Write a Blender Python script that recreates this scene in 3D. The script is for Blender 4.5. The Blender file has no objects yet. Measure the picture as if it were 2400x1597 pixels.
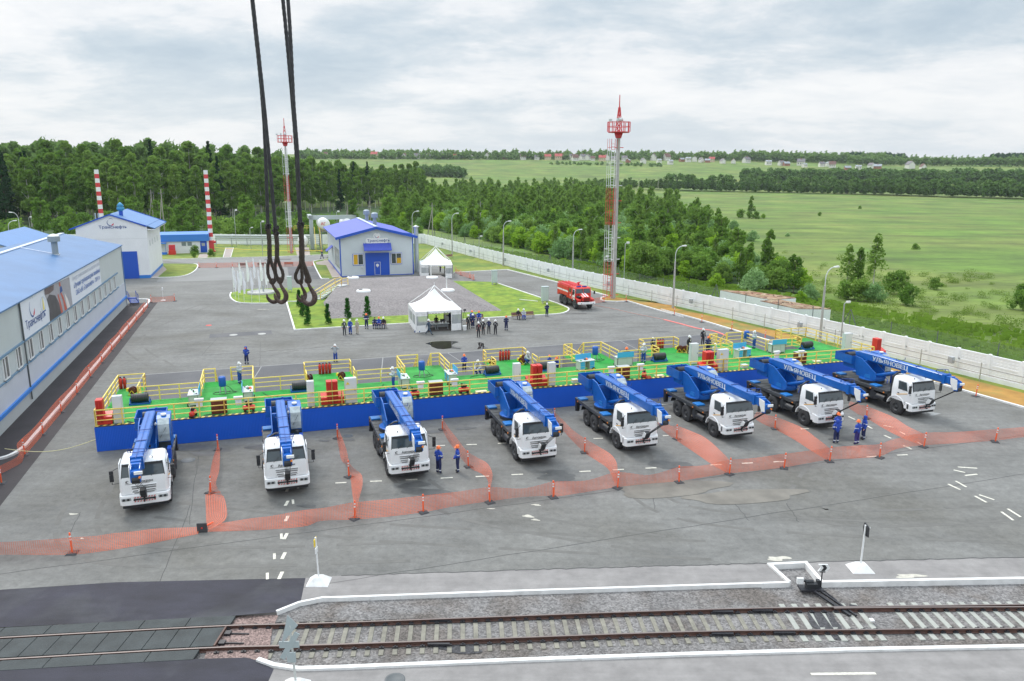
import bpy, bmesh, math, random
import numpy as np
from math import sin, cos, pi, radians, hypot, atan2
from mathutils import Vector, Matrix
from mathutils.geometry import tessellate_polygon
random.seed(7)
scn = bpy.context.scene
COL = scn.collection
# ------------------------------------------------------------------ camera
CW, CH, CF = 2400., 1597., 1777.
PITCH, ROLL, HC = radians(12.55), radians(0.3), 18.6
cd = bpy.data.cameras.new('camera'); cam = bpy.data.objects.new('camera', cd); COL.objects.link(cam)
cd.sensor_width = 36; cd.lens = 36 * CF / CW; cd.clip_start = 0.1; cd.clip_end = 9000
_f = Vector((0, cos(PITCH), -sin(PITCH))); _u = Vector((0, sin(PITCH), cos(PITCH))); _r = Vector((1, 0, 0))
_r2 = _r * cos(ROLL) + _u * sin(ROLL); _u2 = _u * cos(ROLL) - _r * sin(ROLL)
cam.matrix_world = Matrix(((_r2.x, _u2.x, -_f.x, 0), (_r2.y, _u2.y, -_f.y, 0), (_r2.z, _u2.z, -_f.z, HC), (0, 0, 0, 1)))
scn.camera = cam
scn.view_settings.view_transform = 'Standard'; scn.view_settings.look = 'None'; scn.view_settings.exposure = 0.2; scn.view_settings.gamma = 1
# ------------------------------------------------------------------ world: overcast sky
SUN_EL, SUN_AZ = radians(50), radians(-35)
w = bpy.data.worlds.new('World'); scn.world = w; w.use_nodes = True
nt = w.node_tree; nt.nodes.clear(); N = nt.nodes.new; LK = nt.links.new
out = N('ShaderNodeOutputWorld'); bg = N('ShaderNodeBackground'); bg.inputs['Strength'].default_value = 0.1
sky = N('ShaderNodeTexSky'); sky.sky_type = 'NISHITA'; sky.sun_disc = False; sky.sun_elevation = SUN_EL; sky.sun_rotation = SUN_AZ
sky.altitude = 50; sky.air_density = 1.0; sky.dust_density = 2.0
tc = N('ShaderNodeTexCoord'); sep = N('ShaderNodeSeparateXYZ'); LK(tc.outputs['Generated'], sep.inputs[0])
def M_(op, a, b=None, c=None, clamp=False):
    n = N('ShaderNodeMath'); n.operation = op; n.use_clamp = clamp
    for i, q in enumerate((a, b, c)):
        if q is None: continue
        if isinstance(q, (int, float)): n.inputs[i].default_value = q
        else: LK(q, n.inputs[i])
    return n.outputs[0]
zc = M_('MAXIMUM', sep.outputs['Z'], 0.0); zd = M_('ADD', zc, 0.21)
cx = M_('DIVIDE', sep.outputs['X'], zd); cy = M_('DIVIDE', sep.outputs['Y'], zd)
cmb = N('ShaderNodeCombineXYZ'); LK(cx, cmb.inputs[0]); LK(M_('MULTIPLY', cy, 1.25), cmb.inputs[1])
def noise_(vec, scale, detail, rough, dist=0.0, off=0):
    n = N('ShaderNodeTexNoise'); n.inputs['Scale'].default_value = scale; n.inputs['Detail'].default_value = detail
    n.inputs['Roughness'].default_value = rough; n.inputs['Distortion'].default_value = dist
    mp = N('ShaderNodeMapping'); mp.inputs['Location'].default_value = (off, off * .7, 0); LK(vec, mp.inputs[0]); LK(mp.outputs[0], n.inputs['Vector'])
    return n.outputs['Fac']
n1 = noise_(cmb.outputs[0], 0.75, 8, 0.52, 0.1, 5.1)
n2 = noise_(cmb.outputs[0], 2.4, 10, 0.66, 0.2, 11.0)
mixn = M_('ADD', M_('MULTIPLY', n1, 0.64), M_('MULTIPLY', n2, 0.36))
# dark bellies against bright tops, thinner near the horizon
rmp = N('ShaderNodeValToRGB'); LK(mixn, rmp.inputs[0]); e = rmp.color_ramp.elements
e[0].position = 0.39; e[0].color = (4.6, 5.5, 6.3, 1)
e[1].position = 0.60; e[1].color = (8.7, 8.75, 8.8, 1)
for p_, c_ in ((0.45, (5.4, 6.2, 6.85)), (0.495, (6.5, 7.05, 7.5)), (0.53, (7.7, 7.95, 8.2))):
    q = e.new(p_); q.color = (*c_, 1)
hz = M_('MULTIPLY', M_('SUBTRACT', 1.0, M_('DIVIDE', zc, 0.13), clamp=True), 0.62)
mx = N('ShaderNodeMix'); mx.data_type = 'RGBA'; LK(hz, mx.inputs['Factor']); LK(rmp.outputs[0], mx.inputs['A']); mx.inputs['B'].default_value = (8.0, 8.25, 8.4, 1)
mx2 = N('ShaderNodeMix'); mx2.data_type = 'RGBA'; mx2.inputs['Factor'].default_value = 0.93; LK(sky.outputs[0], mx2.inputs['A']); LK(mx.outputs['Result'], mx2.inputs['B'])
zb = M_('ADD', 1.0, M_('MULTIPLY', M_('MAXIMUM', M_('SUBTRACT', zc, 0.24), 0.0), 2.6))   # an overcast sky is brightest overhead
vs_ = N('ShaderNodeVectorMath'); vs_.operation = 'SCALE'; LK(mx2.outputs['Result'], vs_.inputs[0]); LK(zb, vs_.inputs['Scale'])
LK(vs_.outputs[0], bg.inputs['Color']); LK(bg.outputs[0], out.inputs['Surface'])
sd = bpy.data.lights.new('sun', 'SUN'); sd.energy = 1.5; sd.angle = radians(14); sd.color = (1.0, 0.96, 0.9)
sun = bpy.data.objects.new('sun', sd); COL.objects.link(sun)
_sd = Vector((sin(SUN_AZ) * cos(SUN_EL), cos(SUN_AZ) * cos(SUN_EL), sin(SUN_EL)))
sun.rotation_euler = _sd.to_track_quat('Z', 'Y').to_euler()
# ------------------------------------------------------------------ frames
ANG = radians(18.2); OX, OY = -27.92, 48.29; CA, SA = cos(ANG), sin(ANG)
def S(u, v, z=0.): return Vector((OX + u * CA - v * SA, OY + u * SA + v * CA, z))
def UV(p): dx, dy = p[0] - OX, p[1] - OY; return (dx * CA + dy * SA, -dx * SA + dy * CA)
def ray(px, py):
    x = (px - CW / 2) / CF; y = -(py - CH / 2) / CF
    return _f + _r2 * x + _u2 * y
def G(px, py, z=0.):
    d = ray(px, py); t = (z - HC) / d.z; return Vector((0, 0, HC)) + d * t
def GD(px, py, D):
    d = ray(px, py); return Vector((0, 0, HC)) + d * (D / d.y)
def _cr(x0, y0, s): return lambda x, y, z=0.: G(x0 + x / s, y0 + y / s, z)
A1 = _cr(0, 350, 3.92); A2 = _cr(500, 350, 3.92); A3 = _cr(1000, 350, 3.92)
B1 = _cr(0, 700, 3.92); B2 = _cr(550, 700, 3.92); B3 = _cr(1050, 650, 3.92); B4 = _cr(1550, 700, 3.92); B5 = _cr(1800, 650, 3.92)
D1 = _cr(200, 900, 4.238); D2 = _cr(800, 850, 4.238); D3 = _cr(1300, 850, 4.238)
E1 = _cr(0, 1180, 2.946); E2 = _cr(800, 1180, 2.946); E3 = _cr(1600, 1180, 2.946); TT = _cr(780, 690, 4.533)
FR = _cr(1500, 300, 2.619)
# ------------------------------------------------------------------ materials
MATS = {}
def mat(name, col, rough=0.6, metal=0.0, var=0.0, vscale=3.0, bump=0.0, bscale=30., spec=None, col2=None, c2scale=1.0, c2lo=.45, c2hi=.6, emit=None, alpha=None, trans=0, obj=False, cells=None, objvar=0.0, coat=0):
    if name in MATS: return MATS[name]
    m = bpy.data.materials.new(name); m.use_nodes = True; t = m.node_tree; b = t.nodes['Principled BSDF']
    b.inputs['Base Color'].default_value = (*col, 1); b.inputs['Roughness'].default_value = rough; b.inputs['Metallic'].default_value = metal
    if spec is not None: b.inputs['Specular IOR Level'].default_value = spec
    if coat: b.inputs['Coat Weight'].default_value = coat
    g = t.nodes.new('ShaderNodeNewGeometry'); tcx = t.nodes.new('ShaderNodeTexCoord')
    vec = tcx.outputs['Object'] if obj else g.outputs['Position']
    cur = None
    def rgb(c):
        n = t.nodes.new('ShaderNodeRGB'); n.outputs[0].default_value = (*c, 1); return n.outputs[0]
    def ns(sc, det=5, ro=.55, d=0):
        n = t.nodes.new('ShaderNodeTexNoise'); n.inputs['Scale'].default_value = sc; n.inputs['Detail'].default_value = det; n.inputs['Roughness'].default_value = ro; n.inputs['Distortion'].default_value = d
        t.links.new(vec, n.inputs['Vector']); return n.outputs['Fac']
    def mr(x, a, b_, c, d):
        n = t.nodes.new('ShaderNodeMapRange'); t.links.new(x, n.inputs[0])
        for i, q in enumerate((a, b_, c, d)): n.inputs[i + 1].default_value = q
        return n.outputs[0]
    def mixc(f, a, b_, mode='MIX'):
        n = t.nodes.new('ShaderNodeMix'); n.data_type = 'RGBA'; n.blend_type = mode
        if isinstance(f, (int, float)): n.inputs['Factor'].default_value = f
        else: t.links.new(f, n.inputs['Factor'])
        t.links.new(a, n.inputs['A']); t.links.new(b_, n.inputs['B']); return n.outputs['Result']
    cur = rgb(col)
    if col2 is not None: cur = mixc(mr(ns(c2scale, 6, .6, .4), c2lo, c2hi, 0, 1), cur, rgb(col2))
    if cells:   # (scale, spread)
        v = t.nodes.new('ShaderNodeTexVoronoi'); v.inputs['Scale'].default_value = cells[0]; t.links.new(vec, v.inputs['Vector'])
        sp = t.nodes.new('ShaderNodeSeparateColor'); t.links.new(v.outputs['Color'], sp.inputs[0])
        k = mr(sp.outputs[0], 0, 1, 1 - cells[1], 1 + cells[1])
        cc = t.nodes.new('ShaderNodeCombineColor'); [t.links.new(k, cc.inputs[i]) for i in range(3)]
        cur = mixc(1.0, cur, cc.outputs[0], 'MULTIPLY')
        # each cell takes its own tone at random
    if var:
        k = mr(ns(vscale), .3, .7, 1 - var, 1 + var)
        cc = t.nodes.new('ShaderNodeCombineColor'); [t.links.new(k, cc.inputs[i]) for i in range(3)]
        cur = mixc(1.0, cur, cc.outputs[0], 'MULTIPLY')
    if objvar:
        oi = t.nodes.new('ShaderNodeObjectInfo'); k = mr(oi.outputs['Random'], 0, 1, 1 - objvar, 1 + objvar)
        cc = t.nodes.new('ShaderNodeCombineColor'); [t.links.new(k, cc.inputs[i]) for i in range(3)]
        cur = mixc(1.0, cur, cc.outputs[0], 'MULTIPLY')
    t.links.new(cur, b.inputs['Base Color'])
    if bump:
        bp = t.nodes.new('ShaderNodeBump'); bp.inputs['Strength'].default_value = bump; bp.inputs['Distance'].default_value = 0.05
        t.links.new(ns(bscale, 4), bp.inputs['Height']); t.links.new(bp.outputs[0], b.inputs['Normal'])
    if emit: b.inputs['Emission Color'].default_value = (*emit[0], 1); b.inputs['Emission Strength'].default_value = emit[1]
    if trans: b.inputs['Transmission Weight'].default_value = trans
    if alpha is not None: b.inputs['Alpha'].default_value = alpha
    MATS[name] = m; return m
def ribbed(name, col, axis_uv, pitch, rough=.5, strength=.4, var=.04, vec_=None):
    """sheet metal / panel cladding with vertical ribs along a horizontal site axis"""
    m = mat(name, col, rough, 0, var=var, vscale=.6); t = m.node_tree; b = t.nodes['Principled BSDF']
    g = t.nodes.new('ShaderNodeNewGeometry'); d = t.nodes.new('ShaderNodeVectorMath'); d.operation = 'DOT_PRODUCT'
    t.links.new(g.outputs['Position'], d.inputs[0]); d.inputs[1].default_value = axis_uv
    f = t.nodes.new('ShaderNodeMath'); f.operation = 'MULTIPLY'; t.links.new(d.outputs['Value'], f.inputs[0]); f.inputs[1].default_value = 2 * pi / pitch
    s = t.nodes.new('ShaderNodeMath'); s.operation = 'SINE'; t.links.new(f.outputs[0], s.inputs[0])
    p = t.nodes.new('ShaderNodeMath'); p.operation = 'POWER'; a = t.nodes.new('ShaderNodeMath'); a.operation = 'ABSOLUTE'
    t.links.new(s.outputs[0], a.inputs[0]); t.links.new(a.outputs[0], p.inputs[0]); p.inputs[1].default_value = .4
    bp = t.nodes.new('ShaderNodeBump'); bp.inputs['Strength'].default_value = strength; bp.inputs['Distance'].default_value = .03
    t.links.new(p.outputs[0], bp.inputs['Height']); t.links.new(bp.outputs[0], b.inputs['Normal'])
    return m
UAX = (CA, SA, 0); VAX = (-SA, CA, 0)
white = mat('white_paint', (.78, .79, .79), .45, var=.04)
whitem = mat('white_cab_paint', (.86, .87, .88), .3, coat=.3)
blue = mat('crane_blue', (.006, .115, .45), .36, coat=.12, var=.12, vscale=2)
blue2 = mat('wall_blue', (.006, .07, .50), .5)
bluepad = mat('pad_blue', (.012, .17, .50), .5)
black = mat('black_steel', (.022, .024, .028), .5, var=.25, vscale=2)
deckm = mat('deck_steel', (.05, .055, .06), .45, var=.3, vscale=1.5, bump=.2, bscale=20)
rubber = mat('tyre_rubber', (.040, .041, .044), .8, bump=.5, bscale=60)
rimm = mat('wheel_rim', (.05, .052, .056), .6)
glass = mat('glass', (.03, .04, .045), .05, spec=.9)
glassw = mat('windscreen', (.06, .08, .09), .06, spec=.9)
grey = mat('grey_paint', (.36, .39, .41), .5, var=.05)
lgrey = mat('light_grey', (.55, .58, .59), .5, var=.05)
dgrey = mat('dark_grey', (.10, .11, .115), .6, var=.1)
chrome = mat('galvanised', (.5, .52, .53), .35, .7)
yellow = mat('rail_yellow', (.86, .64, .14), .5)
ylw2 = mat('bright_yellow', (.85, .62, .04), .5)
red = mat('fire_red', (.62, .035, .025), .4)
red2 = mat('mast_red', (.62, .05, .06), .5)
redn = mat('compressor_red', (.70, .05, .03), .35)
orange = mat('post_orange', (.90, .13, .04), .5)
helmo = mat('helmet_orange', (.92, .20, .05), .35)
brown = mat('cabinet_brown', (.12, .025, .015), .5)
cyan = mat('panel_cyan', (.06, .42, .72), .5)
green = mat('carpet_green', (.03, .27, .045), .9, var=.32, vscale=.9, bump=.3, bscale=80)
wood = mat('bare_wood', (.42, .30, .17), .8, var=.3, vscale=6)
bench_w = mat('bench_wood', (.20, .10, .08), .7, var=.2)
skin = mat('skin', (.55, .30, .22), .6)
concrete = mat('concrete', (.42, .42, .40), .85, var=.12, vscale=1.5, bump=.2, bscale=25)
cpole = mat('concrete_pole', (.40, .40, .38), .85, var=.15, vscale=2)
rust = mat('rail_rust', (.085, .042, .032), .55, var=.25, vscale=4)
sleeperm = mat('concrete_sleeper', (.215, .205, .17), .85, var=.25, vscale=3, bump=.2, bscale=30)
greasy = mat('greasy_steel', (.02, .02, .025), .45)
kerbm = mat('kerb_whitewash', (.72, .72, .71), .8, var=.12, vscale=1.6, col2=(.5, .49, .47), c2scale=2.5, c2lo=.6, c2hi=.8)
# ------------------------------------------------------------------ mesh builder
class MB:
    def __init__(s): s.v = []; s.f = []; s.m = []; s.sm = []
    def add(s, vs, fs, m=0, smooth=False):
        o = len(s.v); s.v += [tuple(v) for v in vs]
        for f in fs: s.f.append([i + o for i in f]); s.m.append(m); s.sm.append(smooth)
        return s
    def box(s, x0, x1, y0, y1, z0, z1, m=0):
        return s.hexa([(x0, y0, z0), (x1, y0, z0), (x1, y1, z0), (x0, y1, z0), (x0, y0, z1), (x1, y0, z1), (x1, y1, z1), (x0, y1, z1)], m)
    def hexa(s, p, m=0):
        return s.add(p, [(0, 3, 2, 1), (4, 5, 6, 7), (0, 1, 5, 4), (1, 2, 6, 5), (2, 3, 7, 6), (3, 0, 4, 7)], m)
    def prism(s, poly, a, b, axis='x', m=0):
        n = len(poly)
        def P3(p, t):
            return (t, p[0], p[1]) if axis == 'x' else ((p[0], t, p[1]) if axis == 'y' else (p[0], p[1], t))
        vs = [P3(p, a) for p in poly] + [P3(p, b) for p in poly]
        fs = [tuple(range(n))[::-1], tuple(range(n, 2 * n))] + [(i, (i + 1) % n, n + (i + 1) % n, n + i) for i in range(n)]
        return s.add(vs, fs, m)
    def beam(s, p0, p1, w, h=None, m=0, up=Vector((0, 0, 1))):
        h = w if h is None else h; p0 = Vector(p0); p1 = Vector(p1); d = (p1 - p0)
        if d.length < 1e-6: return s
        d.normalize(); x = d.cross(up)
        if x.length < 1e-3: x = d.cross(Vector((1, 0, 0)))
        x.normalize(); y = x.cross(d).normalized(); x *= w / 2; y *= h / 2
        return s.hexa([p0 - x - y, p0 + x - y, p1 + x - y, p1 - x - y, p0 - x + y, p0 + x + y, p1 + x + y, p1 - x + y], m)
    def cyl(s, p0, p1, r0, r1=None, n=12, m=0, cap=True, smooth=True):
        r1 = r0 if r1 is None else r1; p0 = Vector(p0); p1 = Vector(p1); d = (p1 - p0).normalized()
        x = d.cross(Vector((0, 0, 1)))
        if x.length < 1e-3: x = Vector((1, 0, 0))
        x.normalize(); y = d.cross(x); vs = []
        for p, r in ((p0, r0), (p1, r1)):
            for i in range(n): a = 2 * pi * i / n; vs.append(p + x * (r * cos(a)) + y * (r * sin(a)))
        s.add(vs, [(i, (i + 1) % n, n + (i + 1) % n, n + i) for i in range(n)], m, smooth)
        if cap: s.add([vs[i] for i in range(n)], [tuple(range(n))[::-1]], m); s.add([vs[n + i] for i in range(n)], [tuple(range(n))], m)
        return s
    def tube(s, pts, r, n=6, m=0, smooth=True):
        pts = [Vector(p) for p in pts]; rr = r if isinstance(r, (list, tuple)) else [r] * len(pts); vs = []; prev = None
        for i, p in enumerate(pts):
            d = (pts[min(i + 1, len(pts) - 1)] - pts[max(i - 1, 0)]).normalized()
            if prev is None:
                x = d.cross(Vector((0, 0, 1)))
                if x.length < 1e-3: x = Vector((1, 0, 0))
            else: x = prev - d * prev.dot(d)
            x.normalize(); prev = x; y = d.cross(x)
            for k in range(n): a = 2 * pi * k / n; vs.append(p + x * (rr[i] * cos(a)) + y * (rr[i] * sin(a)))
        fs = [(i * n + k, i * n + (k + 1) % n, (i + 1) * n + (k + 1) % n, (i + 1) * n + k) for i in range(len(pts) - 1) for k in range(n)]
        s.add(vs, fs, m, smooth); L = len(pts) - 1
        s.add(vs[:n], [tuple(range(n))[::-1]], m); s.add(vs[L * n:], [tuple(range(n))], m); return s
    def lathe(s, prof, c=(0, 0, 0), n=12, m=0, smooth=True, axis='z'):
        vs = []
        for r, z in prof:
            for k in range(n):
                a = 2 * pi * k / n; q = (r * cos(a), r * sin(a), z)
                if axis == 'x': q = (z, r * cos(a), r * sin(a))
                vs.append((c[0] + q[0], c[1] + q[1], c[2] + q[2]))
        fs = [(i * n + k, i * n + (k + 1) % n, (i + 1) * n + (k + 1) % n, (i + 1) * n + k) for i in range(len(prof) - 1) for k in range(n)]
        return s.add(vs, fs, m, smooth)
    def poly(s, pts, m=0): return s.add(pts, [tuple(range(len(pts)))], m)
    def text(s, body, org, ex, ey, size, m=0, depth=0.0, bold=0.0, align='LEFT'):
        """flat lettering laid on a plane: org, unit vectors ex (reading direction) and ey (up)"""
        cu = bpy.data.curves.new('t', 'FONT'); cu.body = body; cu.size = size; cu.resolution_u = 2; cu.align_x = align
        cu.fill_mode = 'NONE' if hasattr(cu, 'fill_mode') else cu.fill_mode
        o = bpy.data.objects.new('t', cu); COL.objects.link(o)
        dg = bpy.context.evaluated_depsgraph_get(); me = o.evaluated_get(dg).to_mesh(); P_ = [v.co.copy() for v in me.vertices]; nb = {}
        for e_ in me.edges: a, b = e_.vertices; nb.setdefault(a, []).append(b); nb.setdefault(b, []).append(a)
        o.evaluated_get(dg).to_mesh_clear(); COL.objects.unlink(o); bpy.data.objects.remove(o); bpy.data.curves.remove(cu)
        seen = set(); loops = []
        for st in range(len(P_)):   # follow every closed contour of every letter
            if st in seen or st not in nb: continue
            lp = [st]; seen.add(st); cur = st
            while True:
                nx = [q for q in nb[cur] if q not in seen]
                if not nx: break
                cur = nx[0]; seen.add(cur); lp.append(cur)
            if len(lp) > 2: loops.append([P_[k] for k in lp])
        def inl(p, L):
            c = False; j = len(L) - 1
            for k in range(len(L)):
                if (L[k].y > p.y) != (L[j].y > p.y) and p.x < (L[j].x - L[k].x) * (p.y - L[k].y) / (L[j].y - L[k].y) + L[k].x: c = not c
                j = k
            return c
        ex = Vector(ex); ey = Vector(ey); org = Vector(org); nrm = ex.cross(ey); nrm.normalize()
        hole = {}
        for k, L in enumerate(loops):   # a contour wholly inside another is a counter
            for q, M in enumerate(loops):
                if q != k and sum(inl(p, M) for p in L) > .8 * len(L): hole[k] = q; break
        z = 0
        for k, L in enumerate(loops):
            if k in hole: continue
            hs = [loops[q] for q in hole if hole[q] == k]; flat = [p for l_ in [L] + hs for p in l_]; tr = tessellate_polygon([L] + hs)
            for j_ in ((0, -1, 1) if bold else (0,)):
                z += 1; s.add([org + ex * (p.x + j_ * bold * size) + ey * p.y + nrm * (.0008 * (z % 12)) for p in flat], [tuple(t_) for t_ in tr], m)
        return s
    def xf(s, M):
        s.v = [tuple(M @ Vector(v)) for v in s.v]; return s
    def build(s, name, mats, parent=None, bevel=0, seg=2, recalc=True):
        me = bpy.data.meshes.new(name); me.from_pydata(s.v, [], s.f)
        if not isinstance(mats, (list, tuple)): mats = [mats]
        for m in mats: me.materials.append(m)
        me.polygons.foreach_set('material_index', s.m); me.polygons.foreach_set('use_smooth', s.sm)
        if bevel or recalc:
            bm = bmesh.new(); bm.from_mesh(me)
            if bevel:
                bmesh.ops.remove_doubles(bm, verts=bm.verts, dist=1e-5)
                ed = [e for e in bm.edges if len(e.link_faces) == 2 and e.calc_face_angle(0) > .5]
                bmesh.ops.bevel(bm, geom=ed, offset=bevel, segments=seg, affect='EDGES', profile=.5, clamp_overlap=True)
            if recalc and len(bm.faces) < 40000: bmesh.ops.recalc_face_normals(bm, faces=bm.faces)
            bm.to_mesh(me); bm.free()
            if bevel: me.polygons.foreach_set('use_smooth', [False] * len(me.polygons))
        me.update()
        o = bpy.data.objects.new(name, me); COL.objects.link(o)
        if parent: o.parent = parent
        return o
def tag(o, label, cat, group=None, kind=None):
    if label: o['label'] = label
    if cat: o['category'] = cat
    if group: o['group'] = group
    if kind: o['kind'] = kind
    return o
def struct(o): o['kind'] = 'structure'; return o
def thing(name, label, cat, loc=(0, 0, 0), rz=0, group=None):
    o = bpy.data.objects.new(name, None); COL.objects.link(o); o.location = loc; o.rotation_euler = (0, 0, rz); o.empty_display_size = .3
    return tag(o, label, cat, group)
CH_ = {}
def kids(o):
    return [c for c in bpy.data.objects if c.parent == o]
def dup(root, loc, rz=None, label=None, group=None, scale=None):
    k = CH_.get(root.name)
    if k is None:
        k = [(c, [g for g in kids(c)]) for c in kids(root)]; CH_[root.name] = k
    r = root.copy(); COL.objects.link(r); r.location = loc
    if rz is not None: r.rotation_euler = (0, 0, rz)
    if label: r['label'] = label
    if group: r['group'] = group
    if scale: r.scale = scale if isinstance(scale, tuple) else (scale,) * 3
    for c, gs in k:
        d = c.copy(); COL.objects.link(d); d.parent = r
        for g in gs: h = g.copy(); COL.objects.link(h); h.parent = d
    return r
class Once:
    """first placement moves the prototype itself, later ones copy it"""
    def __init__(s, make): s.make = make; s.o = None
    def __call__(s, loc, rz=0, label=None, group=None, scale=None):
        if s.o is None:
            s.o = s.make(); s.o.location = loc; s.o.rotation_euler = (0, 0, rz)
            if label: s.o['label'] = label
            if group: s.o['group'] = group
            if scale: s.o.scale = scale if isinstance(scale, tuple) else (scale,) * 3
            return s.o
        return dup(s.o, loc, rz, label, group, scale if scale else (1, 1, 1))
ORD = ['first', 'second', 'third', 'fourth', 'fifth', 'sixth', 'seventh', 'eighth', 'ninth', 'tenth', 'eleventh', 'twelfth', 'thirteenth', 'fourteenth', 'fifteenth', 'sixteenth', 'seventeenth', 'eighteenth', 'nineteenth', 'twentieth']
# ================================================================== SETTING
def hill(D, az):
    """height of the land at distance D, bearing az (radians, 0 = straight ahead)"""
    k = 1.0 - 0.25 * min(1, max(0, (az - .15) / .35))
    pts = [(0, 0), (460, 0), (620, 2.2), (800, 6), (1000, 20), (1150, 32), (1270, 42), (1400, 46), (1800, 49), (5000, 50)]
    for (a, za), (b, zb) in zip(pts, pts[1:]):
        if D <= b: return (za + (zb - za) * (D - a) / (b - a)) * k
    return 50 * k
def ground_z(x, y):
    return hill(hypot(x, y), atan2(x, max(y, 1e-3)) if y > 0 else 1.0) if hypot(x, y) > 460 else 0.
grass_field = mat('meadow_grass', (.092, .165, .018), .9, var=.3, vscale=.05, col2=(.155, .195, .036), c2scale=.022, c2lo=.42, c2hi=.66, bump=.6, bscale=2)
fg_ = grass_field
def streaks(m, sx, sy, lo, hi, rot=0.):
    t = m.node_tree; b = t.nodes['Principled BSDF']; src = b.inputs['Base Color'].links[0].from_socket; g = t.nodes.new('ShaderNodeNewGeometry'); mp = t.nodes.new('ShaderNodeMapping'); mp.inputs['Rotation'].default_value = (0, 0, rot); mp.inputs['Scale'].default_value = (sx, sy, 1)
    t.links.new(g.outputs['Position'], mp.inputs[0]); nz = t.nodes.new('ShaderNodeTexNoise'); nz.inputs['Scale'].default_value = 1.0; nz.inputs['Detail'].default_value = 9; nz.inputs['Roughness'].default_value = .68; t.links.new(mp.outputs[0], nz.inputs['Vector'])
    mr = t.nodes.new('ShaderNodeMapRange'); t.links.new(nz.outputs['Fac'], mr.inputs[0]); mr.inputs[1].default_value = .3; mr.inputs[2].default_value = .7; mr.inputs[3].default_value = lo; mr.inputs[4].default_value = hi
    v = t.nodes.new('ShaderNodeVectorMath'); v.operation = 'SCALE'; t.links.new(src, v.inputs[0]); t.links.new(mr.outputs[0], v.inputs['Scale']); t.links.new(v.outputs[0], b.inputs['Base Color'])
streaks(grass_field, .025, .12, .62, 1.3, .2); streaks(grass_field, .35, .9, .72, 1.28)
verts = []; faces = []; rings = [0.5, 10, 20, 35, 50, 70, 90, 120, 160, 210, 270, 340, 420, 500, 580, 660, 740, 820, 900, 1000, 1100, 1200, 1300, 1400, 1600, 2000, 2800, 4200]
NA = 120
for D in rings:
    for k in range(NA):
        a = 2 * pi * k / NA; x, y = D * sin(a), D * cos(a); z = ground_z(x, y)
        if D > 480: z += .5 * sin(x * .021) * cos(y * .017)
        verts.append((x, y, z - .30 if D < 100 else z - .30 + min(.25, (D - 100) * .002)))
for i in range(len(rings) - 1):
    for k in range(NA): faces.append((i * NA + k, i * NA + (k + 1) % NA, (i + 1) * NA + (k + 1) % NA, (i + 1) * NA + k))
faces.append(tuple(range(NA)))
struct(MB().add(verts, faces, 0, True).build('ground', grass_field))
def sheet(name, pts, m, z=0.0, th=0.0, kind='structure'):
    mb = MB(); P_ = [Vector((p[0], p[1], z)) for p in pts]
    mb.add(P_, [tuple(range(len(P_)))], 0)
    if th:
        n = len(P_); mb.add([(*p[:2], z) for p in P_] + [(*p[:2], z - th) for p in P_], [(i, (i + 1) % n, n + (i + 1) % n, n + i) for i in range(n)])
    me_ = mb; o = me_.build(name, m, recalc=False)
    bm = bmesh.new(); bm.from_mesh(o.data)
    for f in bm.faces:
        if len(f.verts) > 4 or th == 0:
            f.normal_update()
            if f.normal.z < 0: f.normal_flip()
    bmesh.ops.triangulate(bm, faces=[f for f in bm.faces if len(f.verts) > 4]); bm.to_mesh(o.data); bm.free()
    o['kind'] = kind; return o
def smooth(pts, n=5, closed=False):
    P_ = [Vector((p[0], p[1], 0)) for p in pts]; L = len(P_); outp = []
    rng_ = range(L if closed else L - 1)
    for i in rng_:
        a = P_[(i - 1) % L] if closed or i > 0 else P_[0]; b = P_[i]; c = P_[(i + 1) % L]; d = P_[(i + 2) % L] if closed or i + 2 < L else P_[-1]
        for k in range(n):
            t = k / n; outp.append(.5 * ((2 * b) + (c - a) * t + (2 * a - 5 * b + 4 * c - d) * t * t + (3 * b - a - 3 * c + d) * t ** 3))
    if not closed: outp.append(P_[-1])
    return outp
def ribbon(mb, pts, w, z0, z1, m=0, closed=False):
    P_ = [Vector((p[0], p[1], 0)) for p in pts]; L = len(P_); vs = []
    for i in range(L):
        a = P_[(i - 1) % L] if closed or i else P_[i]; c = P_[(i + 1) % L] if closed or i < L - 1 else P_[i]
        d1 = (P_[i] - a); d2 = (c - P_[i])
        if d1.length < 1e-6: d1 = d2
        if d2.length < 1e-6: d2 = d1
        d1.normalize(); d2.normalize(); n = Vector((-d1.y - d2.y, d1.x + d2.x, 0)); n.normalize(); k = 1 / max(.5, n.dot(Vector((-d1.y, d1.x, 0)))); n *= w / 2 * k
        for q in (P_[i] - n, P_[i] + n): vs += [(q.x, q.y, z0), (q.x, q.y, z1)]
    fs = []
    for i in range(L if closed else L - 1):
        a = i * 4; b = ((i + 1) % L) * 4
        fs += [(a, b, b + 1, a + 1), (a + 2, a + 3, b + 3, b + 2), (a + 1, b + 1, b + 3, a + 3)]
    if not closed: fs += [(0, 1, 3, 2), ((L - 1) * 4, (L - 1) * 4 + 2, (L - 1) * 4 + 3, (L - 1) * 4 + 1)]
    return mb.add(vs, fs, m)
def kerb(pts, wd=.2, z1=.13, z0=-.3, closed=False, label=None):
    o = ribbon(MB(), pts, wd, z0, z1, 0, closed).build('kerb', kerbm); o['kind'] = 'structure'; return o
asph = mat('asphalt', (.158, .158, .151), .85, var=.16, vscale=.22, bump=.25, bscale=40, col2=(.115, .112, .10), c2scale=.075, c2lo=.48, c2hi=.68)
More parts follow.
